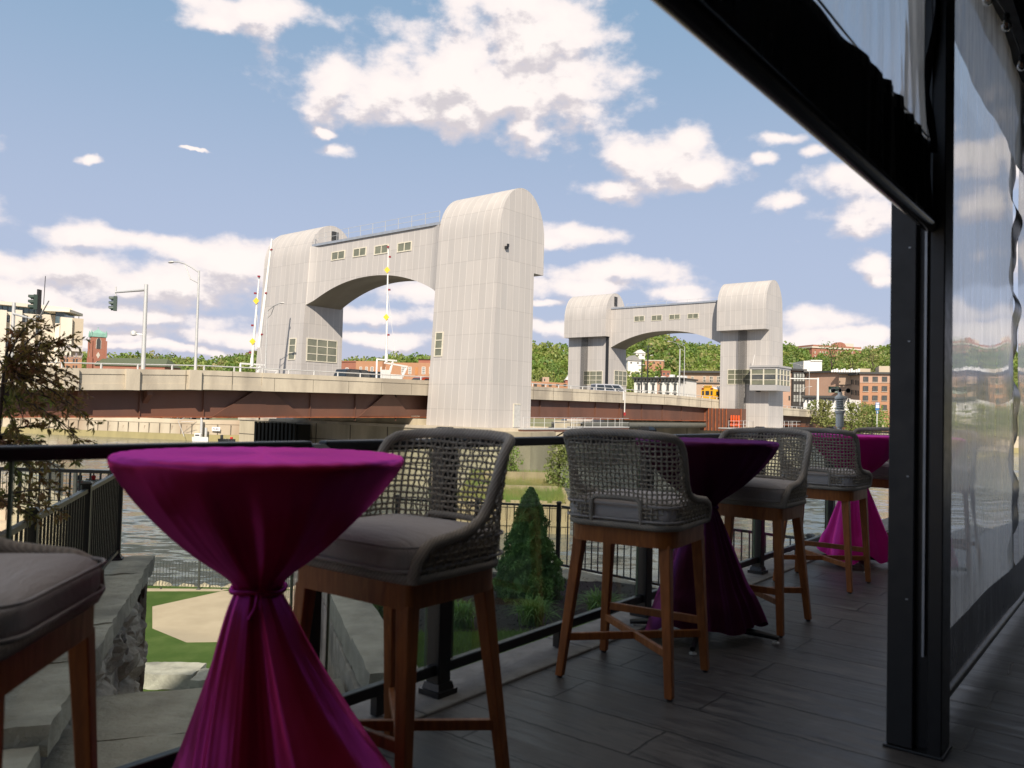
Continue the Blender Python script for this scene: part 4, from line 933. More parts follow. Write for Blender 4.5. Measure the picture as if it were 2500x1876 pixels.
def window(par, fmap, a0, a1, z0, z1, nc, nr, fm=None, gm=None, w=.12, dep=.07, nm='window'):
    fm = fm or FRAMEW; gm = gm or PANE; mb = MB(); L = par.location; Rm = par.matrix_basis.inverted() if par.rotation_euler.z else None
    def fb(a, z, d):
        return tuple(fmap(a, z, d))
    def bar(x0, x1, y0, y1): mb.box(x0, x1, y0, y1, -.03, dep, lambda a, z, d: fb(a, z, d))
    bar(a0, a1, z0, z0+w); bar(a0, a1, z1-w, z1); bar(a0, a0+w, z0+w, z1-w); bar(a1-w, a1, z0+w, z1-w)
    for i in range(1, nc): x = a0+(a1-a0)*i/nc; bar(x-w*.4, x+w*.4, z0+w, z1-w)
    for j in range(1, nr):
        y = z0+(z1-z0)*j/nr
        for i in range(nc):
            xa = a0+(a1-a0)*i/nc+(w if i == 0 else w*.4); xb = a0+(a1-a0)*(i+1)/nc-(w if i == nc-1 else w*.4); bar(xa, xb, y-w*.4, y+w*.4)
    o = mb.make(nm, fm, par)
    mb = MB(); mb.box(a0+w*.5, a1-w*.5, z0+w*.5, z1-w*.5, -.02, .025, lambda a, z, d: fb(a, z, d)); mb.make('pane', gm, o); return o
LOUV = M('dark_louvre', (.05, .05, .05), None, 3, .6)
def tower(name, label, mir, S0):
    # local frame: x = along bridge, y = across, z; mirrored tower flips x
    ang = math.atan2(BU.y, BU.x); o0 = B(S0, 0, 0); t = thing(name, label, 'lift tower', (o0.x, o0.y, BZ), ang, 'lift bridge towers')
    K = lambda s, v, z: ((TL-s) if mir else s, v, z-BZ)
    h = ZS-BZ
    def legprof(z_over):
        p = [(0, BZ), (TL, BZ), (TL, z_over), (TL+OV, z_over), (TL+OV, ZS)]
        s0 = TT*h; c_ = (s0+TL+OV)/2; r_ = (TL+OV-s0)/2
        for i in range(1, 22): a = pi*i/22; p.append((c_+r_*cos(a), ZS+RH*sin(a)))
        p.append((s0, ZS)); return p
    for v0, nm in ((0, 'near_leg'), (TW+GAP, 'far_leg')):
        pr = legprof(ZO); n = len(pr); mb = MB()
        for v in (v0, v0+TW+(.9 if v0 else 0)): mb.v += [K(s, v, z) for s, z in pr]
        fs = [tuple(range(n)), tuple(range(n, 2*n))]+[(i, (i+1) % n, n+(i+1) % n, n+i) for i in range(n)]
        mb.f = fs; mb.m = [0]*len(fs)
        o = mb.make('leg', CLAD, t, smooth=30)
        import bmesh
        bm = bmesh.new(); bm.from_mesh(o.data); bmesh.ops.recalc_face_normals(bm, faces=bm.faces); bm.to_mesh(o.data); bm.free(); o.data.shade_smooth(); o.data.set_sharp_from_angle(angle=.6)
    # gantry with arched underside and soft fillet into the far leg
    n = 40; va, vb = TW-.02, TW+GAP+.02; top = ZT; arch = []
    zc = 15.9
    for i in range(n+1):
        f_ = i/n; v = va+(vb-va)*f_; x = 2*f_-1; arch.append((v, ZA+(zc-ZA)*(1-abs(x)**2.1)))
    sF = lambda z, v: TT*(z-BZ)+.45-.42*(max(0, 1-abs(v-vb)/1.6)**2+max(0, 1-abs(v-va)/1.6)**2); sB = TL-.35
    mb = MB(); fs = []
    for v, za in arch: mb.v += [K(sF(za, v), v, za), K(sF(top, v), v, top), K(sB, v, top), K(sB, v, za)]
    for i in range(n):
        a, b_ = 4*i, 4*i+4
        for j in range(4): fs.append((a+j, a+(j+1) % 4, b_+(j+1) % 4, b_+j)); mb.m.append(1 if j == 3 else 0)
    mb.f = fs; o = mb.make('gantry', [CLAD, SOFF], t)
    bm = bmesh.new(); bm.from_mesh(o.data); bmesh.ops.recalc_face_normals(bm, faces=bm.faces); bm.to_mesh(o.data); bm.free()
    o.data.polygons.foreach_set('use_smooth', [True]*len(o.data.polygons)); o.data.set_sharp_from_angle(angle=.6)
    mb = MB(); mb.box(TT*20+.3, sB+.15, va+.05, vb-.05, top, top+.28, K); mb.make('roof_edge', M('blue_grey_flashing', (.30, .33, .38), None, 2, .5), t)
    # roof handrail
    mb = MB(); ss_ = TT*20+.45
    for k in range(int(GAP/2)+1): v = TW+.4+k*(GAP-.8)/int(GAP/2); mb.beam(K(ss_, v, top+.28), K(ss_, v, top+1.5), .045)
    for z in (top+.9, top+1.48): mb.beam(K(ss_, TW+.4, z), K(ss_, TW+GAP-.4, z), .035)
    mb.make('roof_handrail', GALV, t)
    # louvre on the inner end of the far leg
    s0 = 4.3; 
    for q in range(9): 
        mb = MB(); mb.box(s0, s0+1.0, TW+GAP-.12, TW+GAP-.01, 21.15+q*.20, 21.26+q*.20, K); mb.make('louvre_slat', LOUV, t)
    cu_f = lambda v, z: TT*(z-BZ)
    if not mir:
        fF = lambda a, z, d: K(cu_f(0, z)-d, a, z)            # land side face
        fI = lambda a, z, d: K(a, TW+GAP-d, z)                # inner face of the far leg
        fG = lambda a, z, d: K(sF(z, a)-d, a, z)
        for xa, xb, ya, yb in ((803, 836, 613, 635), (856, 888, 605, 627), (908, 942, 598, 621), (964, 999, 591, 615)):
            s_ = 1.45; v1, v0 = bv(xa, s_), bv(xb, s_); z1 = bz((xa+xb)/2, ya, s_, (v0+v1)/2); z0 = bz((xa+xb)/2, yb, s_, (v0+v1)/2); window(t, fG, v0, v1, z0, z1, 2, 1)
        z1, z0 = bz(785, 829, 3.5, TW+GAP), bz(785, 885, 3.5, TW+GAP); window(t, fI, bs(748, TW+GAP, 850), bs(823, TW+GAP, 850), z0, z1, 3, 3)
        v1, v0 = bv(706, .5, 850), bv(723, .5, 850); window(t, fF, v0, v1, bz(714, 879, .5, v0), bz(714, 825, .5, v0), 1, 3)
        v1, v0 = bv(1062.5, .5, 850), bv(1082, .5, 850); window(t, fF, v0, v1, bz(1072, 871, .5, v0), bz(1072, 810, .5, v0), 1, 3)
        mb = MB(); mb.box(3.75, 4.75, -.05, .02, BZ+.05, BZ+2.3, K); d_ = mb.make('door', M('pale_grey_door', (.5, .49, .46), None, 3, .5), t)
        mb = MB(); mb.box(3.7, 3.75, -.09, .0, BZ+.05, BZ+2.4, K); mb.box(3.75, 4.75, -.09, 0, BZ+2.3, BZ+2.4, K); mb.make('door_frame', FRAMEW, d_)
        mb = MB(); p = K(1.9, -.1, 17.1); mb.cbox(p, (.35, .3, .25)); mb.cbox((p[0], p[1]-.2, p[2]+.2), (.2, .15, .3)); mb.make('security_camera', CHAR, t)
    else:
        zf = lambda a, z, d: K(TL+d, a, z); fI = lambda a, z, d: K(a, TW+GAP-d, z); fG = lambda a, z, d: K(sF(z, a)-d, a, z)
        # the river side of the far tower has the overhang; its gantry face on that side is flat
        fR = lambda a, z, d: K(sB+d, a, z)
        for xa, xb, ya, yb in ((1548, 1573, 771, 784), (1590, 1616, 769, 782), (1633, 1660, 767, 779), (1678, 1705, 765, 777)):
            s_ = TS+.35; v1, v0 = bv(xa, s_), bv(xb, s_); window(t, fR, v0, v1, bz((xa+xb)/2, yb+.5, s_, v0), bz((xa+xb)/2, ya-.5, s_, v0), 2, 1, w=.10)
        sv = TS
        v1, v0 = bv(1425, sv, 920), bv(1471, sv, 920); window(t, zf, v0, v1, bz(1448, 939.5, sv, v0), bz(1448, 905, sv, v0), 3, 3)
        v1, v0 = bv(1776, sv, 920), bv(1850, sv, 920); window(t, zf, v0, v1, bz(1800, 940, sv, v1), bz(1800, 903, sv, v1), 4, 3)
        sa, sb2 = bs(1499, TW+GAP, 920)-TS, bs(1530, TW+GAP, 920)-TS; window(t, lambda a, z, d: K(TL-a, TW+GAP-d, z), sa, sb2, bz(1515, 942, TS+3, TW+GAP), bz(1515, 905, TS+3, TW+GAP), 3, 3)
        ROPEC = M('black_wire_rope', (.025, .024, .022), None, 5, .5, metal=.4)
        for v0 in (3.5, TW+GAP+4.4):
            for k in range(9):
                mb = MB(); mb.tube([K(TL+.75, v0+k*.17, 2.0), K(TL+.75, v0+k*.17, ZO+.1)], .045, 6); mb.make('lifting_rope', ROPEC, t)
        mb = MB(); mb.box(TL+.05, TL+.14, TW+GAP+.15, TW+GAP+.75, 2, ZO-.02, K); mb.make('guide_rail', CHAR, t)
        # control cabin round the near corner
        CB = M('cabin_panel', (.46, .44, .42), (.41, .395, .38), 1, .5, metal=.2)
        s0, s1, v0, v1, z0, z1 = -3.8, 2.0, -2.1, 2.35, 5.35, 9.35
        X = lambda s, v, z: K(TL+s, v, z)   # s positive towards the river span
        mb = MB(); mb.box(s0, s1, v0, v1, z0, 6.25, X); mb.box(s0, s1, v0, v1, 8.75, z1-.3, X); mb.box(s0-.15, s1+.15, v0-.15, v1+.15, z1-.297, z1, X); cb_ = mb.make('control_cabin', CB, t)
        for a in range(3): mb = MB(); w_ = (v1-v0-.3)/2; y_ = v0+.1+w_*a; mb.box(s1-.12, s1, y_-.1, y_+.1, 6.252, 8.748, X); mb.make('mullion', FRAMEW, cb_)
        for a in range(5): mb = MB(); w_ = (s1-s0-.3)/4; y_ = s0+.1+w_*a; mb.box(y_-.1, y_+.1, v0, v0+.12, 6.252, 8.748, X); mb.make('mullion', FRAMEW, cb_)
        mb = MB(); mb.box(s1-.10, s1-.02, v0+.1, v1, 7.9, 8.0, X); mb.box(s1-.10, s1-.02, v0+.1, v1, 7.0, 7.1, X); mb.box(s0, s1, v0+.02, v0+.10, 7.9, 8.0, X); mb.box(s0, s1, v0+.02, v0+.10, 7.0, 7.1, X); mb.make('transom', FRAMEW, cb_)
        for a in range(3):
            zz0 = 6.3+a*.85; g_ = PANE if a != 1 else PANED
            mb = MB(); mb.box(s0+.05, s1-.08, v0+.08, v1-.05, zz0, zz0+.74, X); mb.make('pane', g_, cb_)
        mb = MB(); mb.tube([X(1.5, 2.1, z1), X(1.3, 1.9, z1+1.8)], .04, 6); mb.make('antenna', WHITE, cb_)
        mb = MB(); mb.cbox(X(1.2, 1.2, z0-.12), (.5, .5, .2)); mb.make('flood_light', CHAR, cb_)
    return t
tower('lift_tower', 'large silver bridge lift tower with arch, nearest, filling the middle of the view', False, 0)
tower('lift_tower', 'smaller far silver lift tower with black ropes and a control cabin on its corner', True, TS)
# ---- deck profile
kp = [(-140, -.4), (-70, 2.0), (-38, 3.24), (-29, 3.58), (-24, 3.78), (0, 4.05), (17, 4.10), (34, 4.15), (51, 4.16), (68, 3.88), (94, 3.10), (125, 2.75), (144, 1.9), (190, -.4), (240, -1.2)]
def zt(s):
    for (a, za), (b_, zb_) in zip(kp[:-1], kp[1:]):
        if s <= b_: t_ = (s-a)/(b_-a); return za+(zb_-za)*t_
    return kp[-1][1]
V0, V1 = 8.65, 30.15
hb = thing('bridge_deck_span', 'long tan concrete parapet bridge on brown steel girders crossing the whole view', 'bridge', B(30, 19, 0))
S_ = [-140+2.5*i for i in range(153)]
def strip(name, mat, v0, v1, za, zb_, s0=-140, s1=240, step=2.5, par=hb, zo=zt):
    mb = MB(); n = max(1, int((s1-s0)/step)); rings = []
    for i in range(n+1):
        s = s0+(s1-s0)*i/n; z = zo(s); rings.append([B(s, v0, z+za), B(s, v1, z+za), B(s, v1, z+zb_), B(s, v0, z+zb_)])
    mb.loft(rings); return mb.make(name, mat, par, world=True)
ROADM = M('asphalt', (.06, .06, .06), (.045, .045, .045), 20, .9)
strip('road_surface', ROADM, V0+.4, V1-.4, -1.25, -1.0)
strip('deck_slab', CONC_D, V0+.35, V1-.35, -1.55, -1.252)
segs = [(-140, -19.2, .0), (-19.2, 3.2, .06), (3.2, 35.6, .0), (35.6, 68, .0), (68, 110, .0), (110, 172, 0)]
for s0, s1, o_ in segs:
    strip('parapet', CONC, V0-o_, V0+.35, -1.55, -.40, s0, s1-.03, 2.0)
    strip('parapet_cap', CONC, V0-.05-o_, V0+.37, -.397, 0, s0, s1-.03, 2.0)
strip('far_parapet', CONC, V1-.35, V1, -1.55, 0)
strip('parapet_base_course', CONC, V0-.04, V0+.0, -1.53, -1.08, -140, 172)
# pilasters / joints
mb = MB(); mj = MB(); s = -58.
while s < 100:
    if not -1 < s < 8: pass
    q = B(s, V0-.075, 0); z = zt(s); mj.box(s-.012, s+.012, V0-.078, V0-.05, z-1.5, z-.02, lambda s_, v, zz: tuple(B(s_, v, zz))); s += 4.
mj.make('expansion_joint', M('dark_joint', (.14, .12, .09), None, 3, .9), hb, world=True)
for s in (-30.2, -25.3, -34.5):
    mb = MB(); z = zt(s); mb.box(s-.5, s+.5, V0-.30, V0-.052, z-1.545, z-.0, lambda s_, v, zz: tuple(B(s_, v, zz))); mb.make('pilaster', CONC, hb, world=True)
# handrail on the parapet
mb = MB(); ms = MB(); s = -80.
rl = []
while s < 170:
    z = zt(s); ms = MB(); ms.beam(B(s, V0+.18, z), B(s, V0+.18, z+.36), .10, .16); ms.make('handrail_post', GALV, hb, world=True); rl.append(B(s, V0+.18, z+.36)); s += 2.65
mb.tube(rl, .055, 6); mb.make('handrail', GALV, hb, world=True)
# girders: approach spans set well back under the walkway, lift span less so
gb = -.93
def girder(s0, s1, v, zb0, zb1, nm='girder', n=8, flange=True, zt_off=-1.56):
    mb = MB(); rings = []; fl = []
    for i in range(n+1):
        f_ = i/n; s = s0+(s1-s0)*f_; zb_ = zb0+(zb1-zb0)*f_; z = zt(s)+zt_off
        rings.append([B(s, v, zb_), B(s, v+.06, zb_), B(s, v+.06, z), B(s, v, z)]); fl.append([B(s, v-.3, zb_-.07), B(s, v+.36, zb_-.07), B(s, v+.36, zb_-.002), B(s, v-.3, zb_-.002)])
    mb.loft(rings); o = mb.make(nm, STEELW, hb, world=True)
    mb = MB(); mb.loft(fl); mb.make('bottom_flange', RUST, o); o2 = o.children[0]; o2.data.transform(Matrix.Translation(-Vector(hb.location)))
    return o
ZG = lambda px, py, s, v: bz(px, py, s, v)
girder(-60, 3.0, V0+1.2, -.25, .30); girder(3.2, 70, V0+.7, .42, .25); girder(72, 200, V0+1.2, .2, -2.6)
for v in (V0+8, V0+14, V1-2.): girder(-60, 3, v, -.25, .30); girder(3.2, 70, v, .42, .25); girder(72, 200, v, .2, -2.6)
for s in [-55+5.2*i for i in range(11)]+[8+6.1*i for i in range(9)]:
    v_ = V0+(1.2 if s < 3 else .7); mb = MB(); bx(mb, s, s+.05, v_-.16, v_-.002, -.15 if s < 3 else .45, zt(s)-1.58); mb.make('web_stiffener', STEELW, hb, world=True)
# trapezoid stiffener brackets over the pier nose and near the leg
def trap(sc_, v, zb_, w0, w1):
    mb = MB(); zc_ = zt(sc_)-1.56
    mb.hexa([B(sc_-w1, v-.10, zb_), B(sc_+w1, v-.10, zb_), B(sc_+w1, v, zb_), B(sc_-w1, v, zb_), B(sc_-w0, v-.45, zc_), B(sc_+w0, v-.45, zc_), B(sc_+w0, v, zc_), B(sc_-w0, v, zc_)]); mb.make('bracket', STEELW, hb, world=True)
trap(-18.5, V0+1.2, .12, .9, 4.4); trap(-4.2, V0+1.2, .27, .6, 3.4)
for s in (-33.5, -28.5, -47): 
    mb = MB(); z = zt(s)-1.56; mb.hexa([B(s-.2, V0+.5, z-.35), B(s+.2, V0+.5, z-.35), B(s+.2, V0+1.2, z-1.0), B(s-.2, V0+1.2, z-1.0), B(s-.2, V0+.5, z), B(s+.2, V0+.5, z), B(s+.2, V0+1.2, z), B(s-.2, V0+1.2, z)]); mb.make('bracket', STEELW, hb, world=True)
# lift span end beam and the orange rope anchorages
mb = MB(); bx(mb, 65.2, 66.9, 3.0, 10.2, -1.3, 2.35); mb.make('end_beam', STEELW, hb, world=True)
for k in range(8): mb = MB(); bx(mb, 65.0, 65.19, 3.02+(k*.5 if k < 1 else 1.9+k*.62), 3.10+(k*.5 if k < 1 else 1.9+k*.62), -1.3, 2.35); mb.make('stiffener', RUST, hb, world=True)
ORG = M('safety_orange', (.85, .13, .03), (.6, .08, .02), 8, .5)
for k in range(4):
    v0 = 3.2+k*.42; mb = MB(); mb.loft([[B(64.6+dx*.9, v0+dy*.9, -1.8) for dx, dy in ((-.2, -.2), (.2, -.2), (.2, .2), (-.2, .2))], [B(64.6+dx*.45, v0+.25*(1.5-k)*0+dy*.45, 1.3) for dx, dy in ((-.2, -.2), (.2, -.2), (.2, .2), (-.2, .2))]]); mb.make('rope_anchor', ORG, hb, world=True)
    for z in (-1.2, -.5, .2): mb = MB(); mb.tube([B(64.36, v0-.16, z), B(64.36, v0+.16, z+.1)], .09, 8); mb.make('anchor_shackle', RUST, hb, world=True)
# marker board hanging from the span middle
mb = MB(); s = bs(1524, V0-.2, 960); z = zt(s); bx(mb, s-.18, s+.0, V0-.18, V0-.08, z-1.2, z+.1); bx(mb, s+.22, s+.32, V0-.2, V0-.1, z-2.9, z-.1); mb.make('hanging_bracket', WHITE, hb, world=True)
mb = MB(); mb.lathe([(.16, 0), (.16, .45)], 10, tuple(B(s+.3, V0-.15, z-3.3))); mb.make('navigation_lamp', M('red_lamp', (.35, .03, .03), None, 3, .3), hb, world=True)
# ---- piers
def pier(name, label, s0, s1, v0, v1, ztop, zlow, nose=True):
    t = thing(name, label, 'pier', B((s0+s1)/2, (v0+v1)/2, -8), 0)
    mb = MB(); pts = [(s0, v0), (s1, v0), (s1, v1), ((s0+s1)/2+2, v1+3), ((s0+s1)/2-2, v1+3), (s0, v1)]
    if nose: pts = [(s0, v0), ((s0+s1)/2-2, v0-2.6), ((s0+s1)/2+2, v0-2.6), (s1, v0), (s1, v1), ((s0+s1)/2+2, v1+3), ((s0+s1)/2-2, v1+3), (s0, v1)]
    q = [B(a, b_, 0) for a, b_ in pts]; mb.prism([(p.x, p.y) for p in q], -8.5, zlow); mb.make('pier_shaft', CONC_D, t, world=True)
    mb = MB(); bx(mb, s0-.12, s1+.12, v0-.12, v1+.2, zlow+.002, zlow+.30); mb.make('pier_cap', CONC, t, world=True)
    mb = MB(); bx(mb, s0+.3, s1-.3, V0+.3, V1-.3, zlow+.302, ztop); mb.make('bearing_wall', CONC_D, t, world=True)
    mb = MB(); y = V0+1.2
    while y < V1-2: bx(mb, s0+.25, s0+1.5, y, y+1.3, ztop+.002, ztop+.3); y += 2.9
    mb.make('bearing_seat', CONC, t, world=True)
    mb = MB(); z = zlow-.6
    for k in range(7): bx(mb, s0-.03, s0-.002, v0+2+k*6, v0+2.12+k*6, -6.7, zlow)
    for zz in (-2.6, -4.6): bx(mb, s0-.03, s0-.002, v0+1, v1, zz, zz+.08)
    mb.make('form_joint', M('dark_joint'), t, world=True) if False else mb.make('form_joint', MATS['dark_joint'], t, world=True)
    return t
pier('bridge_pier', 'stained tan concrete pier under the nearest silver lift tower', -1.0, 9.0, -1.0, TW*2+GAP+2, .10, BZ-.31)
pier('bridge_pier', 'concrete pier under the far silver lift tower with the control cabin', TS-2.4, TS+TL+1, -1.0, TW*2+GAP+2, .0, BZ-.31)
# sheet pile fender wall in front of the far leg
fd = thing('sheet_pile_fender', 'sheet pile fender coloured as if in shade beside the concrete pier at left', 'fender', B(-3, 36, -7)); mb = MB(); fa0, fb0 = bv(722, -3.3, 1050), bv(618, -3.3, 1050)
for k in range(22):
    v = fa0+k*(fb0-fa0)/22; mb.box(-3.4+(.25 if k % 2 else 0), -3.2+(.25 if k % 2 else 0), v, v+(fb0-fa0)/22, -8, -.9, lambda s, v_, z: tuple(B(s, v_, z)))
mb.box(-2.94, -1.3, fa0, fb0, -8, -1.0, lambda s, v_, z: tuple(B(s, v_, z)))
mb.make('piles', M('shaded_pile', (.02, .02, .014), (.028, .026, .018), 1., .9, stretch=(1, 1, .1)), fd, world=True)  # dark piles, colour deepened further to stand for shade beneath the deck
# platforms
def platform(name, label, s0, s1, v0, v1, z, ex=1):
    t = thing(name, label, 'platform', B(s0, v0, z), 0, 'steel platforms at the tower feet')
    mb = MB(); bx(mb, s0, s1, v0, v1, z-.38, z-.12); mb.make('edge_girder', STEELW, t, world=True)
    mb = MB(); bx(mb, s0-.05, s1+.05, v0-.05, v1+.05, z-.118, z); mb.make('grating', GALV, t, world=True)
    mb = MB(); c_ = [(s0, v0), (s1, v0), (s1, v1)]
    for (a, b_), (c2, d2) in zip(c_[:-1], c_[1:]):
        L = math.hypot(c2-a, d2-b_); n = max(1, round(L/1.8))
        for i in range(n+1): f_ = i/n; mb.beam(B(a+(c2-a)*f_, b_+(d2-b_)*f_, z), B(a+(c2-a)*f_, b_+(d2-b_)*f_, z+1.1), .045)
        for zz in (.55, 1.08): mb.beam(B(a, b_, z+zz), B(c2, d2, z+zz), .04)
    mb.make('railing', GALV, t, world=True)
    mb = MB(); k = s0+.6
    while k < s1: mb.beam(B(k, v0+.1, z-.4), B(k, v1+1.2 if ex else v1, z-1.7), .12); k += 1.6
    mb.make('brace', STEELW, t, world=True)
    return t
platform('service_platform', 'steel platform with white railing at the foot of nearest tower', 3.2, 13.5, -1.7, -.2, BZ-.0)
platform('service_platform', 'brown steel gangway with railing under the middle of lift span', 22, 34, 5.0, 6.4, BZ-.05)
platform('service_platform', 'rusty steel platform beside the orange rope anchorages of the far tower', 56, 65, 1.0, 2.6, BZ-.1)
platform('service_platform', 'railed platform at the right foot of far tower', TS+.5, TS+9.5, -1.8, -.2, BZ-.0)
mb = MB(); mb.tube([B(30, 9.5, -.5), B(66, 9.5, -.45)], .45, 12); tag(mb.make('service_pipe', M('pipe_paint', (.12, .12, .10), None, 2, .6), None, smooth=60), 'thick dark pipe slung beneath the lift span between towers', 'pipe')
# timber fender island with young tree
TIM = M('weathered_timber', (.42, .33, .19), (.30, .235, .14), 1.2, .95, bump=.8, bscale=7, stretch=(1, 1, .25))
fi = gp(1297, 1303, -6.7); fo = gp(1392, 1312, -6.7)
tm = thing('timber_fender', 'old timber crib pier with weeds on top in front of nearest tower', 'fender', Vector((fi.x, fi.y, -6.7)))
x0, x1, y0 = fi.x-5, fo.x, fi.y
def tpt(x, y, z): return (x+(y-y0)*.03, y, z)
mb = MB(); x = x0
while x < x1-.1: w_ = .3; mb.box(x+.012, x+w_-.012, y0-.02, y0+.25, -8, -4.65+.1*sin(x*7), tpt); x += w_
y = y0+.3
while y < y0+24: mb.box(x1-.25, x1, y+.012, y+.4-.012, -8, -4.7+.12*sin(y*5), tpt); y += .4
mb.make('sheeting', TIM, tm, world=True)
mb = MB(); mb.box(x0, x1+.05, y0-.12, y0-.022, -6.2, -5.9, tpt); mb.box(x0, x1+.05, y0-.12, y0-.022, -5.0, -4.75, tpt); mb.make('waling', TIM, tm, world=True)
mb = MB(); mb.box(x0+.1, x1-.26, y0+.3, y0+24, -8, -4.95, tpt); mb.make('fill', M('dry_earth', (.30, .25, .14), (.22, .19, .11), .8, .95, bump=.5), tm, world=True)
mb = MB(); mb.box(x0+1, x1-.6, y0+7, y0+7.4, -4.94, -4.3, tpt); mb.box(x0+1, x1-.8, y0+15, y0+15.3, -4.94, -3.9, tpt); mb.make('upper_beam', TIM, tm, world=True)
rg = np.random.default_rng(11); n = 9000; gx = rg.uniform(x0, x1-.1, n); gy = y0+rg.uniform(.2, 24, n)**1.; gz_ = np.full(n, -4.9)
hgt = rg.uniform(.2, .7, n); lx = rg.normal(0, .12, n)
v = np.stack([np.stack([gx-.02, gy, gz_], 1), np.stack([gx+.02, gy, gz_], 1), np.stack([gx+lx+.008, gy, gz_+hgt], 1), np.stack([gx+lx-.008, gy, gz_+hgt], 1)], 1).reshape(-1, 3)
stuff(quads('weeds', v, leafmat('dry_weeds', (.22, .25, .06), (.38, .30, .13), (.16, .24, .05), .5, .3)), 'yellow green weeds growing on top of the timber fender', 'weeds')
# ================================================================== TREES
BARK = MATS['bark']
def tree(name, label, p, h, r, mat, seed, n=1400, leaf=.3, crown0=.3, group=None, lump=.25, cat='tree', nb=7):
    t = thing(name, label, cat, p, 0, group); rg_ = random.Random(seed)
    tr = MB(); tr.tube([(0, 0, -.3), (rg_.uniform(-.1, .1)*r*.3, 0, h*.4), (rg_.uniform(-.2, .2)*r*.3, 0, h*.85)], [h*.022+.02, h*.016+.01, h*.005], 7)
    pts = []; k = 5+int(nb)
    for i in range(k):
        f_ = (i+.5)/k; z = h*(crown0+(1-crown0)*f_)*.97; rr = r*math.sqrt(max(.05, 1-((f_-.42)/.6)**2)); a = i*2.4+rg_.random(); d = rr*.55*rg_.uniform(.5, 1)
        c_ = (d*cos(a), d*sin(a), z); tr.tube([(0, 0, z*.72), (c_[0]*.5, c_[1]*.5, z*.88), c_], [h*.009, h*.006, h*.003], 5)
        s_ = rr*rg_.uniform(.5, .72); q, dd = ellipsoid_pts(int(n/k), c_, (s_, s_, s_*.78), seed*31+i, .5, lump); pts.append(q)
    tr.make('trunk', BARK, t); leaf_mesh('crown', np.concatenate(pts), leaf, mat, t, seed, .75); return t
GR = [leafmat('spring_leaves_a', (.21, .29, .055), (.15, .23, .045), (.27, .29, .08), .16, .3), leafmat('spring_leaves_b', (.14, .22, .05), (.10, .175, .04), (.19, .23, .065), .14, .25), leafmat('spring_leaves_c', (.28, .32, .09), (.22, .28, .07), (.34, .29, .13), .18, .3)]
yt = at(1365, 1180, 63); tree('young_tree', 'bright green young tree growing on the timber fender before the pier', Vector((yt.x, yt.y, -4.95)), 3.9, 1.25, GR[2], 77, 1500, .2, .12)
tree('climbing_shrub', 'green climbing shrub against the concrete pier seen left of the young tree', B(-1.6, -4.2, -5.4)+Vector((0, -.5, 0)), 4.2, 1.1, GR[0], 78, 900, .2, .1, cat='shrub')
# ================================================================== STREET FURNITURE ON THE BRIDGE
def lamp(label, base, top, arm_dir, arm, group='street lamps on and beyond the bridge', r=.10, drop=.0, mat=GALV):
    t = thing('street_lamp', label, 'street lamp', base, 0, group); h = top-base.z; d = Vector(arm_dir).normalized()
    mb = MB(); mb.tube([(0, 0, 0), (0, 0, h)], [r, r*.6], 10); mb.make('pole', mat, t, smooth=60)
    mb = MB(); a = [(Vector((0, 0, h-.15))+d*(arm*f_)+Vector((0, 0, .75*sin(f_*pi/2)*arm/2.6))) for f_ in (0, .25, .5, .75, .95)]; b_ = [Vector((0, 0, h-1.0)), Vector((0, 0, h-.55))+d*arm*.3, a[2]-Vector((0, 0, .06))]
    mb.tube(a, r*.42, 6); mb.tube(b_, r*.36, 6); mb.make('arm', mat, t, smooth=60)
    e = a[-1]; s_ = d.cross(Vector((0, 0, 1))); mb = MB(); rings = []
    for f_, w, hh in ((-.05, .05, .04), (.08, .13, .09), (.35, .17, .11), (.6, .14, .09), (.78, .03, .03)):
        c_ = e+d*f_; rings.append([c_+s_*(w*cos(q))+Vector((0, 0, hh*sin(q)*(1 if sin(q) > 0 else .8))) for q in [2*pi*k/10 for k in range(10)]])
    mb.loft(rings); mb.make('lamp_head', M('lamp_housing', (.6, .58, .54), None, 3, .4), t, smooth=70); return t
def on_bridge(px, v, py=900):
    s = bs(px, v, py); p = B(s, v, zt(s)); return p, s
p, s = on_bridge(477, V0+.18); tp = at(486, 661, p.y).z; lamp('tall street lamp on left of the bridge with arm reaching left against clouds', p, tp, BV_, 4.3, r=.12)
p, s = on_bridge(648, V1-.2); lamp('street lamp in front of the left leg of nearest tower, casting its shadow there', p, at(650, 757, p.y).z, -BV_, 2.6)
p, s = on_bridge(1670, V1-.2, 940); lamp('street lamp seen through the arch of the far tower, its arm pointing left', p, at(1697, 847, p.y).z, Vector((-1, -.3, 0)), 3.6)
p, s = on_bridge(1975, V1-.3, 980); lamp('street lamp right of the control cabin with a long arm pointing left', p, at(1976, 899, p.y).z, Vector((-1, .2, 0)), 5.0)
p, s = on_bridge(2142, V1-3, 1000); lamp('street lamp in front of the orange brick building near the black post', Vector((p.x, p.y, p.z)), at(2143, 938, p.y).z, Vector((-1, .2, 0)), 4.6)
p, s = on_bridge(1953, V1-1.5, 990); lamp('short street lamp in front of the glass bay of the right building', p, at(1953, 950, p.y).z, Vector((1, .2, 0)), 3.)
SG = M('signal_dark_green', (.035, .06, .045), (.03, .05, .04), 5, .5)
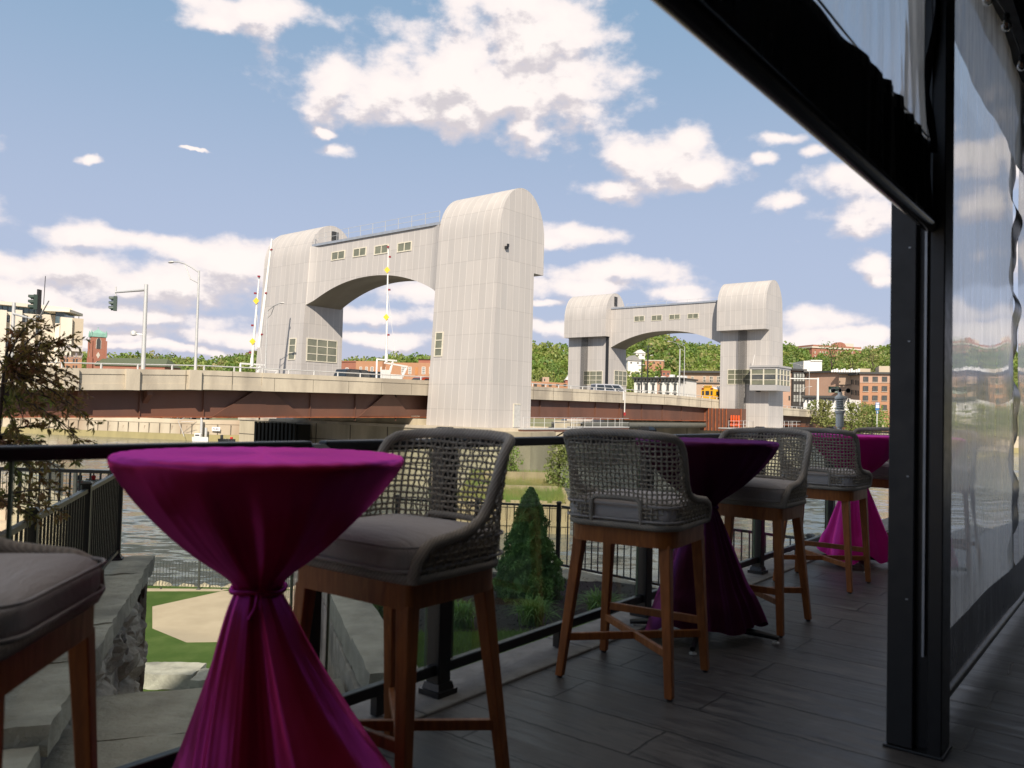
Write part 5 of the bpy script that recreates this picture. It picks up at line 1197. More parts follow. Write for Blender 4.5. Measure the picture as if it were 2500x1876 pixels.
def signal(par, c_, facing, lens=None, sc=1.):
    # three light head; facing = direction the lamps look
    f_ = Vector(facing).normalized(); s_ = f_.cross(Vector((0, 0, 1))).normalized()
    mb = MB(); X = lambda a, b_, z: tuple(c_+s_*a*sc+f_*b_*sc+Vector((0, 0, z*sc)))
    mb.box(-.18, .18, -.12, .12, -.56, .56, X); o = mb.make('signal_head', SG, par)
    for k in range(3):
        z = .37-.37*k; rings = []
        mb = MB()
        for q in (0, 1):
            rings.append([X(.165*cos(a)*(1-.1*q), .12+q*(.34 if sin(a) > -.2 else .16), z+.165*sin(a)-.02*q) for a in [2*pi*i/12 for i in range(12)]])
        mb.loft(rings, cap=False); mb.make('visor', SG, o, smooth=50)
        mb = MB(); mb.add([X(.14*cos(a), .125, z+.14*sin(a)) for a in [2*pi*i/12 for i in range(12)]], [tuple(range(12))]); mb.make('lens', M('dark_red_lens', (.30, .02, .02), None, 3, .2) if (lens and k == 0) else M('dark_lens', (.02, .03, .025), None, 3, .15), o)
    return o
p, s = on_bridge(349, V0+.18); ts = thing('traffic_signal', 'traffic signal hanging from a grey mast arm left of the tall street lamp', 'traffic light', p, 0, 'traffic signals')
Z1 = at(357, 695, p.y).z-p.z; a1 = at(283, 705, p.y+3.); L1 = Vector((a1.x-p.x, a1.y-p.y, Z1-.15))
mb = MB(); mb.tube([(0, 0, 0), (0, 0, Z1)], [.16, .13], 12); mb.make('pole', GALV, ts, smooth=60)
mb = MB(); mb.tube([(0, 0, Z1-.4), L1-Vector((0, 0, .1))], [.11, .07], 8); mb.tube([L1, L1-Vector((0, 0, .5))], .04, 6); mb.tube([L1+Vector((0, 0, -.1)), L1+Vector((0, 0, .35))], .05, 6); mb.make('mast_arm', GALV, ts, smooth=60)
signal(ts, L1-Vector((0, 0, .98)), Vector((-.95, -.35, 0)), sc=1.02)
mb = MB(); cz = at(345, 818, p.y).z-p.z; mb.tube([(0, 0, cz), (-.55, -.1, cz+.05)], .05, 6); mb.lathe([(.05, -.2), (.22, -.15), (.24, .1), (.1, .2)], 12, (-.75, -.1, cz+.1)); mb.make('siren_horn', GALV, ts, smooth=60)
p, s = on_bridge(27, V1-.3); p2 = p; ts = thing('traffic_signal', 'traffic signal showing red on a long thin mast arm at far left', 'traffic light', p2, 0, 'traffic signals')
Z1 = at(27, 739, p2.y).z-p2.z; e_ = at(120, 727, p2.y-6)-p2; e_.z = at(95, 737, p2.y-5).z-p2.z
mb = MB(); mb.tube([(0, 0, 0), (0, 0, Z1)], [.17, .14], 12); mb.make('pole', GALV, ts, smooth=60)
mb = MB(); mb.tube([(0, 0, Z1-1.), e_*.72+Vector((0, 0, .1)), e_], [.11, .07, .05], 8); mb.make('mast_arm', GALV, ts, smooth=60)
sc_ = at(86, 738, p2.y-5)-p2; signal(ts, sc_, Vector((-.8, -.6, 0)), lens=True, sc=1.12)
mb = MB(); q = at(95, 738, p2.y-4.8)-p2; mb.cbox(q, (.12, .5, 2.1)); mb.tube([q+Vector((.4, 0, -.2)), q+Vector((.45, 0, 2.2))], .03, 5); mb.make('backplate', CHAR, ts)
# ---- barrier gates
YEL = M('yellow_sign_face', (.85, .55, .03), None, 3, .5); REDL = M('red_marker_lamp', (.25, .02, .03), None, 3, .3)
def gate(label, px0, py0, px1, py1, v, dia, lamps, base=True, w=.11):
    p, s = on_bridge(px0, v); b0 = at(px0, py0, p.y); e = at(px1, py1, p.y)
    t = thing('barrier_gate', label, 'barrier gate', Vector((b0.x, b0.y, p.z-1)), 0, 'raised barrier gates'); O = t.location
    mb = MB(); mb.tube([b0-O, b0.lerp(e, .5)-O, e-O], [w, w*.85, w*.5], 8); mb.make('raised_arm', WHITE, t, smooth=60)
    for f_ in dia:
        c_ = b0.lerp(e, f_)-O+Vector((-.05, -.16, 0)); mb = MB(); R_ = .34; mb.prism([(R_, 0), (0, R_), (-R_, 0), (0, -R_)], -.015, .015, lambda x, y, z: tuple(c_+Vector((x*.9, z, y)))); mb.make('warning_sign', YEL, t)
    for f_, sd_ in lamps:
        c_ = b0.lerp(e, f_)-O; mb = MB(); mb.cbox(c_+Vector((sd_*.2, -.12, 0)), (.22, .2, .16)); mb.make('marker_lamp', REDL, t)
    if base:
        mb = MB(); c_ = b0-O; q0 = O.z
        Xb = lambda a, b__, z: tuple(Vector((c_.x, c_.y, 0))+BU*a+BV_*b__+Vector((0, 0, z))); mb.box(.5, 2.0, -.3, .5, 0, c_.z-1.7, Xb); mb.box(-.35, .35, -.3, .4, 0, c_.z-1.3, Xb); mb.make('machinery_cabinet', WHITE, t)
        mb = MB()
        P_ = [(-1.2, -.2), (-1.2, -2.3), (-.5, -2.8), (.6, -3.2), (.4, -1.9)]
        for a_, b_ in (((-1.2, -.3), (-1.2, -2.4)), ((-1.2, -2.4), (.6, -3.4)), ((-1.2, -.3), (1.4, -.3)), ((.9, -.3), (.2, -2.6)), ((2.8, -.9), (1.6, -3.0)), ((-.2, -.6), (2.9, -.8))): mb.beam(c_+BU*a_[0]+Vector((0, 0, a_[1])), c_+BU*b_[0]+Vector((0, 0, b_[1])), .15, .16)
        mb.make('counterweight_frame', WHITE, t)
        mb = MB(); mb.tube([c_+Vector((0, 0, -.5)), c_+Vector((0, 0, .3))], .16, 8); mb.tube([c_+Vector((.9, .1, 0)), b0.lerp(e, .62)-O], .015, 4); mb.make('stay', WHITE, t)
    return t
gate('upright white barrier gate arm with two yellow diamonds before the tower arch', 943, 872, 948, 604, V0+1.6, (.36, .79), ((.2, 1), (.61, 1.), (.91, 1), (1.0, 0)))
gate('white barrier gate arm with two yellow diamonds at left edge of the nearest tower', 615, 882, 633, 676, V0+9, (.23, .71), ((.1, -1), (.42, -1), (.8, -1), (1., 0)), w=.13)
gate('long plain white barrier gate arm leaning right in front of tower left leg', 632, 849, 664, 584, V1-3, (), ((.12, 1), (.5, .5), (.9, .6)), base=False, w=.2)
for nm, px, py0, py1, v in (('thin flag pole seen through arch of the far tower', 1658, 853, 970, V1+3), ('dark power pole seen through far arch above the white building', 1580, 843, 960, V1+22), ('shorter dark power pole above the left end of the white building', 1566, 878, 960, V1+22)):
    p, s = on_bridge(px, v, py1); e = at(px, py0, p.y); t = thing('utility_pole' if 'power' in nm else 'flag_pole', nm, 'pole', Vector((p.x, p.y, -1))); h = e.z+1
    mb = MB(); mb.tube([(0, 0, 0), (0, 0, h)], [.2, .13], 8); mb.make('pole', GALV if 'flag' in nm else CHAR, t, smooth=60)
    if 'power' in nm: mb = MB(); mb.beam((-1.2, 0, h-.5), (1.2, 0, h-.3), .12); mb.beam((-.9, 0, h-1.6), (.9, 0, h-1.4), .12); mb.make('crossarm', CHAR, t)
# overhead sign gantry at right
p, s = on_bridge(1996, V0+.6, 990); t = thing('overhead_gantry', 'white overhead gantry pole with a long horizontal arm right of the cabin', 'gantry', p); h = at(1997, 923, p.y).z-p.z
mb = MB(); mb.tube([(0, 0, 0), (0, 0, h)], [.26, .22], 10); mb.make('pole', WHITE, t, smooth=60); mb = MB(); mb.tube([(0, 0, h-.25), (-17, 7, h-.1)], .12, 8); mb.make('arm', WHITE, t, smooth=60)
# blue road sign
p = at(2141, 1021, 175); t = thing('road_sign', 'tall blue and white road sign in front of the orange brick building', 'road sign', p); zz = lambda y: at(2141, y, 175).z-p.z
BLU = M('sign_blue', (.03, .16, .42), None, 3, .5)
mb = MB(); mb.tube([(0, 0, -2), (0, 0, zz(985))], .1, 8); mb.make('pole', WHITE, t)
for k, (y0, y1, w) in enumerate(((983, 1002, 9.4), (1004, 1010, 5.))):
    W_ = w*175/F/2; mb = MB(); mb.box(-W_, W_, -.2, -.12, zz(y1), zz(y0)); o = mb.make('sign_panel', BLU, t)
    mb = MB()
    if k == 0:
        for a, b_ in ((984, 986), (988.3, 992.2), (993, 996.5)): mb.box(-W_*.85, W_*.8, -.215, -.205, zz(b_), zz(a))
    else: mb.box(-W_*.3, W_*.3, -.215, -.205, zz(1009), zz(1005))
    mb.make('sign_lettering', WHITE, o)

# ================================================================== VEHICLES
TYRE = M('tyre_rubber', (.02, .02, .02), None, 6, .8); HUB = M('wheel_rim', (.4, .4, .4), None, 6, .3, metal=.7); CGL = M('car_glass', (.015, .018, .02), (.03, .035, .04), 2, .06, spec=.9); TAIL = M('tail_lamp_red', (.5, .02, .02), None, 6, .25); HEADL = M('head_lamp', (.75, .75, .72), None, 6, .15)
PLATE = M('number_plate', (.7, .68, .5), None, 6, .5)
def car(label, p, ang, paint, kind='suv', L=4.8, Wd=1.9, Hh=1.75, name='parked_car', cat='car', group=None):
    t = thing(name, label, cat, p, ang, group)
    PT = M('paint_'+'_'.join(str(int(x*100)) for x in paint), paint, None, .5, .28, metal=.2, coat=.6)
    hw = Wd/2; zb = .28; zs = Hh*.56; 
    if kind == 'suv': cab = [(-L*.49, zs), (-L*.43, Hh-.06), (-L*.36, Hh), (L*.06, Hh), (L*.14, Hh-.06), (L*.27, zs)]
    elif kind == 'van': cab = [(-L*.49, zs), (-L*.475, Hh-.05), (-L*.46, Hh), (L*.2, Hh), (L*.27, Hh-.07), (L*.40, zs)]
    else: cab = [(-L*.40, zs), (-L*.22, Hh-.05), (-L*.16, Hh), (L*.05, Hh), (L*.12, Hh-.05), (L*.27, zs)]
    body = [(-L/2, zb+.1), (-L*.47, zb), (L*.47, zb), (L/2, zb+.12), (L/2-.02, zs*.72), (L*.44, zs*.90), (cab[-1][0], zs), (cab[0][0], zs), (-L/2+.02, zs*.92)]
    mb = MB(); rings = []
    for y, k in ((-hw+.02, .94), (-hw, 1), (hw, 1), (hw-.02, .94)): rings.append([(x*(.985 if k < 1 else 1), y, zb+(z-zb)*k) for x, z in body])
    # tumblehome sides: body then cabin
    mb.loft(rings); mb.make('body', PT, t, smooth=30)
    mb = MB(); mb.loft([[(x, y*(1 if z < zs+.01 else .84), z) for x, z in cab] for y in (-hw*.97, hw*.97)]); mb.make('cabin', PT, t, smooth=30)
    g0, g1 = zs+.05, Hh-.14
    def side(sy):
        f_ = lambda z: hw*.97*(1-.16*(z-zs)/(Hh-zs))+.012
        xa, xb = cab[0][0]+(.10 if kind != 'sedan' else .35), cab[-1][0]-.16; ta, tb = cab[2][0]+.06, cab[3][0]+.10
        for i in range(3):
            u0, u1 = i/3+.015, (i+1)/3-.015; mb = MB(); mb.add([(xa+(xb-xa)*u0, sy*f_(g0), g0), (xa+(xb-xa)*u1, sy*f_(g0), g0), (ta+(tb-ta)*u1, sy*f_(g1), g1), (ta+(tb-ta)*u0, sy*f_(g1), g1)], [(0, 1, 2, 3) if sy < 0 else (3, 2, 1, 0)]); mb.make('side_window', CGL, t)
    side(1); side(-1)
    def across(a, b_, nm):
        (xa, za), (xb, zb2) = a, b_; u = lambda f_: (xa+(xb-xa)*f_, za+(zb2-za)*f_); d = Vector((zb2-za, 0, -(xb-xa))).normalized()*(.015 if xa > 0 else -.015); 
        if xa < 0: d = -d if d.x > 0 else d
        elif d.x < 0: d = -d
        x0, z0 = u(.12); x1, z1 = u(.88); w0 = hw*.80; w1 = hw*.74; mb = MB(); mb.add([(x0+d.x, -w0, z0+d.z), (x0+d.x, w0, z0+d.z), (x1+d.x, w1, z1+d.z), (x1+d.x, -w1, z1+d.z)], [(0, 1, 2, 3)]); mb.make(nm, CGL, t)
    across(cab[0], cab[1], 'rear_window'); across(cab[-1], cab[-2], 'windscreen')
    for sy in (-1, 1):
        mb = MB(); mb.box(-L/2-.02, -L/2+.12, sy*hw*.98-sy*.36 if sy > 0 else -hw*.98, sy*hw*.98 if sy > 0 else -hw*.98+.36, zs*.72, zs*.92); mb.make('tail_lamp', TAIL, t)
        mb = MB(); mb.box(L/2-.12, L/2+.015, sy*hw*.95-(.38 if sy > 0 else 0), sy*hw*.95+(.38 if sy < 0 else 0), zs*.55, zs*.72); mb.make('headlight', HEADL, t)
        for x in (-L*.31, L*.31):
            R_ = .34; mb = MB(); mb.lathe([(R_*.8, -.11), (R_, -.09), (R_, .09), (R_*.8, .11)], 16, X=lambda a, b_, c_, x=x, sy=sy: (x+a, sy*(hw-.08)+c_, .34+b_)); w_ = mb.make('wheel', TYRE, t, smooth=40)
            mb = MB(); mb.lathe([(.05, -.125), (R_*.62, -.115), (R_*.62, .115), (.05, .125)], 12, X=lambda a, b_, c_, x=x, sy=sy: (x+a, sy*(hw-.08)+c_, .34+b_)); mb.make('rim', HUB, w_)
        mb = MB(); mb.cbox((L*.18, sy*(hw+.1), zs+.08), (.12, .2, .14)); mb.make('wing_mirror', PT, t)
    mb = MB(); mb.box(-L/2-.025, -L/2-.005, -.26, .26, zs*.5, zs*.64); mb.make('number_plate', PLATE, t)
    return t
BAng = math.atan2(BU.y, BU.x)
def on_road(px, v, py): s = bs(px, v, py); p = B(s, v, zt(s)-1.0); return p
car('black suv on the bridge with red tail lamps seen through the tower arch', on_road(873, 12.2, 910), BAng+.05, (.02, .022, .028), Hh=1.85, name='moving_car')
car('second dark suv ahead of the one with red lamps inside the tower arch', on_road(924, 13.2, 910), BAng-.35, (.016, .017, .02), L=5.1, Hh=1.8, name='moving_car')
car('orange red car just left of the nearest tower right leg on the bridge', on_road(1038, 12, 920), BAng, (.45, .06, .02), 'sedan', 4.5, 1.8, 1.45, name='moving_car')
car('silver van on the lift span between the two towers', on_road(1487, 12., 950), BAng-.55, (.5, .5, .52), 'van', 5.2, 2.0, 2.1, name='moving_car', cat='van')
# school bus seen from behind
bp0 = on_road(1727, 10.5, 960); bus = thing('school_bus', 'yellow school bus seen from behind at the far tower', 'bus', bp0, BAng-.10)
SBY = M('school_bus_yellow', (.80, .42, .015), (.72, .37, .01), 1, .35, coat=.5); DKB = M('bus_black_trim', (.02, .02, .02), None, 3, .5); BROOF = M('bus_white_roof', (.7, .7, .74), None, 2, .4)
hw = 1.22; prof = [(-hw, .75), (hw, .75), (hw, 2.45), (hw*.93, 2.75), (hw*.7, 3.0), (0, 3.12), (-hw*.7, 3.0), (-hw*.93, 2.75), (-hw, 2.45)]
mb = MB(); mb.loft([[(x, y, z) for y, z in prof] for x in (0, 10.6)]); mb.make('body', SBY, bus, smooth=20)
mb = MB(); pr = [(hw*.95, 2.72), (hw*.71, 3.02), (0, 3.15), (-hw*.71, 3.02), (-hw*.95, 2.72)]; mb.loft([[(x, y, z) for y, z in pr] for x in (.35, 10.4)]); mb.make('roof', BROOF, bus, smooth=40)
mb = MB(); mb.loft([[(x, y, z) for y, z in ((-.62, 3.0), (.62, 3.0), (.62, 3.34), (-.62, 3.34))] for x in (-.06, .4)]); cb_ = mb.make('sign_box', SBY, bus)
def txt(s, size, loc, rot, mat, parent, name='lettering', align='CENTER', ext=.01):
    cu2 = bpy.data.curves.new(name, 'FONT'); cu2.body = s; cu2.size = size; cu2.align_x = align; cu2.extrude = ext; ob = bpy.data.objects.new(name, cu2); C.objects.link(ob)
    dg = bpy.context.evaluated_depsgraph_get(); me = bpy.data.meshes.new_from_object(ob.evaluated_get(dg)); bpy.data.objects.remove(ob); me.materials.clear(); me.materials.append(mat)
    o = bpy.data.objects.new(name, me); C.objects.link(o); o.location = loc; o.rotation_euler = rot; o.parent = parent; return o
txt('SCHOOL BUS', .22, (-.07, 0, 3.09), (pi/2, 0, -pi/2), DKB, cb_)
for y, w in ((-.82, .30), (0, .62), (.82, .30)):
    mb = MB(); mb.box(-.03, -.005, y-w/2-.03, y+w/2+.03, 1.72, 2.42); f_ = mb.make('rear_window', DKB, bus); mb = MB(); mb.box(-.045, -.032, y-w/2, y+w/2, 1.76, 2.38); mb.make('pane', CGL, f_)
for sy in (-1, 1):
    mb = MB(); mb.cbox((-.05, sy*.86, 2.80), (.08, .40, .22)); k_ = mb.make('lamp_panel', DKB, bus); mb = MB(); mb.cbox((-.10, sy*.80, 2.80), (.02, .2, .18)); mb.make('warning_lamp', TAIL, k_)
    mb = MB(); mb.cbox((-.03, sy*.95, 1.5), (.04, .28, .14)); mb.make('tail_lamp', TAIL, bus)
    for k in range(9):
        mb = MB(); mb.box(.75+k*1.05, 1.6+k*1.05, sy*hw-.012, sy*hw+.012, 1.72, 2.38); mb.make('side_window', CGL, bus)
    for x in (2.6, 8.6):
        mb = MB(); mb.lathe([(.4, -.16), (.5, -.13), (.5, .13), (.4, .16)], 16, X=lambda a, b_, c_, x=x, sy=sy: (x+a, sy*1.0+c_, .5+b_)); mb.make('wheel', TYRE, bus, smooth=40)
    for z in (1.2, 1.6): mb = MB(); mb.box(.3, 10.3, sy*hw-.01, sy*hw+.02, z, z+.06); mb.make('rub_rail', DKB, bus)
mb = MB(); mb.box(-.14, 0, -hw*.97, hw*.97, .62, .92); mb.make('bumper', DKB, bus)
mb = MB(); mb.lathe([(1, 10.55), (1.15, 10.6), (1.1, 12.), (.8, 12.2)], 4) if False else mb.box(10.6, 12.2, -.95, .95, .75, 1.9); mb.make('bonnet', SBY, bus)
# ---- fishing boat with two people
bt = at(246, 1183, 75); bo = thing('fishing_boat', 'small pale boat on the river with two people aboard at left', 'boat', Vector((bt.x, bt.y, -6.7)), -.15)
HULL = M('boat_hull', (.62, .60, .48), (.55, .53, .42), 1, .5)
mb = MB(); rings = []
for x, w, z0, z1 in ((-2.0, .72, -.1, .55), (-1, .82, -.15, .52), (.5, .8, -.15, .55), (1.5, .5, -.05, .62), (2.15, .04, .2, .70)): rings.append([(x, -w, z1), (x, -w*.8, z0), (x, w*.8, z0), (x, w, z1), (x, w*.9, z1-.02), (x, w*.7, max(z0+.08, .1)), (x, -w*.7, max(z0+.08, .1)), (x, -w*.9, z1-.02)])
mb.loft(rings); mb.make('hull', HULL, bo, smooth=40)
mb = MB(); mb.box(-1.9, -.1, -.84, -.815, .32, .42); mb.make('stripe', TAIL, bo)
mb = MB(); mb.cbox((-2.15, 0, .65), (.3, .32, .5)); mb.cbox((-2.15, 0, .1), (.14, .12, .9)); mb.make('outboard_motor', BLACK, bo, bevel=.03)
for x in (-.9, .7): mb = MB(); mb.cbox((x, 0, .38), (.4, 1.1, .06)); mb.make('bench', HULL, bo)
SKIN = M('skin', (.42, .24, .16), None, 5, .6)
def person(label, p, rz, shirt, trousers, hat):
    t = thing('person', label, 'person', p, rz, None)
    me = bpy.data.meshes.new('body'); J = [(0, 0, .10, .13), (0, 0, .30, .14), (0, 0, .50, .155), (0, 0, .60, .07), (0, .01, .68, .075), (0, .015, .78, .095), (-.09, .05, .07, .09), (-.12, .42, .10, .07), (-.13, .45, -.28, .05), (-.13, .55, -.32, .035), (.09, .05, .07, .09), (.12, .42, .10, .07), (.13, .45, -.28, .05), (.13, .55, -.32, .035), (-.17, 0, .52, .06), (-.24, .08, .30, .045), (-.14, .28, .22, .035), (-.10, .34, .22, .04), (.17, 0, .52, .06), (.24, .08, .30, .045), (.14, .28, .22, .035), (.10, .34, .22, .04)]
    E_ = [(0, 1), (1, 2), (2, 3), (3, 4), (4, 5), (0, 6), (6, 7), (7, 8), (8, 9), (0, 10), (10, 11), (11, 12), (12, 13), (2, 14), (14, 15), (15, 16), (16, 17), (2, 18), (18, 19), (19, 20), (20, 21)]
    me.from_pydata([j[:3] for j in J], E_, []); o = bpy.data.objects.new('body', me); C.objects.link(o); o.parent = t
    sk = o.modifiers.new('skin', 'SKIN'); me.skin_vertices or None
    for i, j in enumerate(J): me.skin_vertices[0].data[i].radius = (j[3], j[3])
    me.skin_vertices[0].data[0].use_root = True; o.modifiers.new('s', 'SUBSURF').levels = 1; me.materials.append(SKIN); 
    mb = MB(); mb.lathe([(.16, .06), (.165, .3), (.20, .5), (.12, .58), (.07, .60)], 14); 
    for s_ in (-1, 1): mb.tube([(s_*.17, 0, .53), (s_*.24, .08, .31), (s_*.17, .22, .24)], [.075, .062, .052], 8)
    mb.make('shirt', shirt, t, smooth=60)
    mb = MB()
    for s_ in (-1, 1): mb.tube([(s_*.08, -.02, .08), (s_*.12, .42, .11), (s_*.13, .46, -.24)], [.11, .085, .062], 8)
    mb.make('trousers', trousers, t, smooth=60)
    mb = MB(); mb.lathe([(.10, .80), (.103, .84), (.08, .89), (.02, .91)], 12, (0, .015, 0)); mb.cbox((0, .13, .815), (.14, .12, .02)); mb.make('cap', hat, t, smooth=60)
    return t
Mx = Matrix.Rotation(-.15, 4, 'Z'); base = Vector((bt.x, bt.y, -6.7))
person('person in a red shirt seated at the back of fishing boat', base+(Mx @ Vector((-.75, 0, .36))), 2.6, M('red_shirt', (.6, .02, .02), None, 6, .8), M('dark_jeans', (.03, .04, .07), None, 6, .8), M('red_cap', (.4, .03, .03), None, 6, .8))
person('person in a pale shirt seated near the bow of fishing boat', base+(Mx @ Vector((.7, 0, .36))), -1.2, M('pale_shirt', (.6, .56, .48), None, 6, .8), MATS['dark_jeans'], M('dark_cap', (.04, .04, .05), None, 6, .8))
# ================================================================== FAR BANK, HILL, TOWN
def far_wall_y(x): # water edge of the far bank
    P_ = [(-900, 420), (-250, 226), (-104, 181), (-65, 168), (-40, 172), (20, 186), (90, 205), (250, 240), (900, 330)]
    for (a, ya), (b_, yb) in zip(P_[:-1], P_[1:]):
        if x <= b_: return ya+(yb-ya)*(x-a)/(b_-a)
    return 330
def hill(x, y):
    k = x/max(y, 1); top = 25+13*sstep(-.25, .05, k)+9*sstep(.05, .2, k)-5*sstep(.25, .42, k)+2.5*sin(k*17)+2.2*sin(k*41+1); rise = sstep(330-40*sstep(-.1, .25, k), 620, y)
    if y > 620: top += (y-620)*.0
    g0 = -2.6+3.5*sstep(0, 60, y-far_wall_y(x)); 
    return g0+(top-g0)*rise+3.*noise.noise(Vector((x*.012, y*.012, 0)))*rise
BANKM = M('bank_ground', (.22, .20, .12), (.15, .16, .07), .05, .95, col3=(.10, .13, .04), world_pos=True)
vs = []; fs = []; nx, ny = 140, 60
xs_ = [-1500+3000*i/nx for i in range(nx+1)]; yo = [0, 1, 3, 6, 10, 16, 24, 34, 46]+[60+(i**1.25)*8 for i in range(52)]
for yy in yo:
    for x in xs_: y = far_wall_y(x)+yy; vs.append((x, y, hill(x, y)))
w = nx+1
for j in range(len(yo)-1):
    for i in range(nx): k = j*w+i; fs.append((k, k+1, k+w+1, k+w))
mb = MB(); mb.add(vs, fs); struct(mb.make('hillside_ground', BANKM, smooth=180))
# quay wall
QW = M('pale_quay_wall', (.52, .45, .33), (.42, .36, .26), .25, .9, bump=.3, bscale=2, col3=(.33, .25, .17), stretch=(1, 1, .5), detail=7)
QWL = M('algae_stained_wall', (.33, .28, .13), (.27, .23, .11), .5, .95, stretch=(1, 1, .4))
qw = thing('quay_wall', 'long pale concrete quay wall along the far river bank', 'wall', Vector((-80, 172, -6.7)))
P_ = [(-900, 420), (-250, 226), (-104, 181), (-65, 168), (-40, 172), (20, 186), (90, 205), (250, 240), (900, 330)]
for (nm, mat, z0, z1, off) in (('wall_base', QWL, -7.5, -5.4, .35), ('wall_face', QW, -5.4, -3.25, .12), ('wall_coping', QW, -3.248, -2.35, .0)):
    mb = MB(); mb.loft([[(x, y-off-.25, z0), (x, y+.9, z0), (x, y+.9, z1), (x, y-off, z1)] for x, y in P_]); mb.make(nm, mat, qw, world=True)
mb = MB()
for i in range(24):
    x = -118+i*2.6; y = far_wall_y(x)-.39; mb.box(x, x+.12, y-.12, y-.0, -5.35, -3.3)
mb.make('form_joint', MATS['dark_joint'], qw, world=True)
for i, (px, w_) in enumerate(((290, 9), (352, 14), (430, 12), (470, 8), (250, 6))):
    p = at(px, 1045, 172); y = far_wall_y(p.x)-.27; w2 = w_*172/F; mb = MB(); mb.box(p.x, p.x+w2*1.6, y-.04, y+.1, p.z-.5, p.z+.55); mb.make('repair_patch', M('brown_patch', (.36, .28, .20), (.3, .24, .17), 1, .9), qw, world=True)
# FUEL sign, piles, crane
p = at(541, 1047, 171); y = far_wall_y(p.x)-.9; t = thing('fuel_sign', 'white FUEL sign fixed to the quay wall', 'sign', Vector((p.x, y, p.z)))
mb = MB(); mb.box(-.85, .85, 0, .06, -.42, .42); mb.make('board', WHITE, t)
txt('FUEL', .62, (0, -.02, -.22), (pi/2, 0, 0), M('navy_lettering', (.03, .04, .15), None, 3, .6), t)
for i, (px, py0, lb) in enumerate(((503, 1020, 'tallest grey mooring pile at the quay left of the fuel sign'), (513, 1044, 'short mooring pile between tall pile and fuel sign'), (598, 1020, 'grey mooring pile at right end of the quay wall'))):
    p = at(px, py0, 169); mb = MB(); mb.tube([(p.x, far_wall_y(p.x)-1.6, -8), (p.x, far_wall_y(p.x)-1.6, p.z)], .26, 10); tag(mb.make('mooring_pile', GALV, None, smooth=60), lb, 'pile', 'mooring piles by the fuel dock')
p = at(500, 1073, 168); t = thing('moored_boat', 'small white boat moored below the tallest pile at the quay', 'boat', Vector((p.x, far_wall_y(p.x)-3, -6.7)))
mb = MB(); mb.loft([[(x, -w_, .9), (x, -w_*.6, 0), (x, w_*.6, 0), (x, w_, .9)] for x, w_ in ((-1.4, .6), (0, .7), (1.0, .5), (1.7, .05))]); mb.make('hull', WHITE, t, smooth=40)
mb = MB(); mb.box(-1., .3, -.5, .5, .9, 1.6); mb.make('cabin', WHITE, t, bevel=.12); mb = MB(); mb.box(-.8, .1, -.52, -.505, 1.1, 1.4); mb.make('cabin_window', CGL, t)
mb = MB(); mb.tube([(-3.2, 0, .9), (-4.6, .2, 4.0), (-1.6, .1, 5.8)], .06, 6); mb.tube([(-3.9, 0, 3.9), (-1.4, .1, 4.0)], .05, 6); mb.make('hoist', GALV, t)
p = at(561, 1073, 168); t = thing('personal_watercraft', 'dark outboard boat moored under the fuel sign', 'boat', Vector((p.x, far_wall_y(p.x)-3, -6.7)))
mb = MB(); mb.loft([[(x, -w_, .6), (x, -w_*.6, 0), (x, w_*.6, 0), (x, w_, .6)] for x, w_ in ((-1.6, .6), (0, .8), (1.8, .05))]); mb.make('hull', CHAR, t, smooth=40)
mb = MB(); mb.cbox((-1.0, 0, 1.0), (.5, .5, .8)); mb.make('motor', CHAR, t, bevel=.08); mb = MB(); mb.cbox((1.0, 0, .8), (.5, .4, .4)); mb.make('fuel_can', TAIL, t, bevel=.05)
# parked cars on the quay
def on_quay(px, off=7): 
    k = ray(px, 1022).x; y = 175
    for _ in range(20): y = far_wall_y(k*y)+off
    return Vector((k*y, y, hill(k*y, y)+.02))
for px, off, c_, kd, an, lb in ((322, 6, (.5, .03, .03), 'sedan', .1, 'red car parked on the quay at left, nearest the shrub'), (362, 6, (.35, .36, .38), 'sedan', 3.2, 'grey car parked on the quay between red car and white car'), (406, 6, (.7, .7, .7), 'sedan', .0, 'white car parked on quay above the pale wall'), (455, 6, (.015, .016, .02), 'suv', 3.1, 'black suv parked on the quay left of the tallest pile'), (487, 6, (.02, .02, .025), 'sedan', 3.2, 'black low car parked beside the black suv on the quay'), (553, 14, (.03, .03, .035), 'suv', .4, 'dark car parked further back under the bridge girder'), (573, 14, (.05, .04, .12), 'sedan', .4, 'dark blue car parked furthest right on the quay'), (1381, 9, (.10, .13, .22), 'sedan', 2.6, 'blue car parked on far bank seen under the lift span')):
    car(lb, on_quay(px, off), an, c_, kd, group='cars parked on the quay')
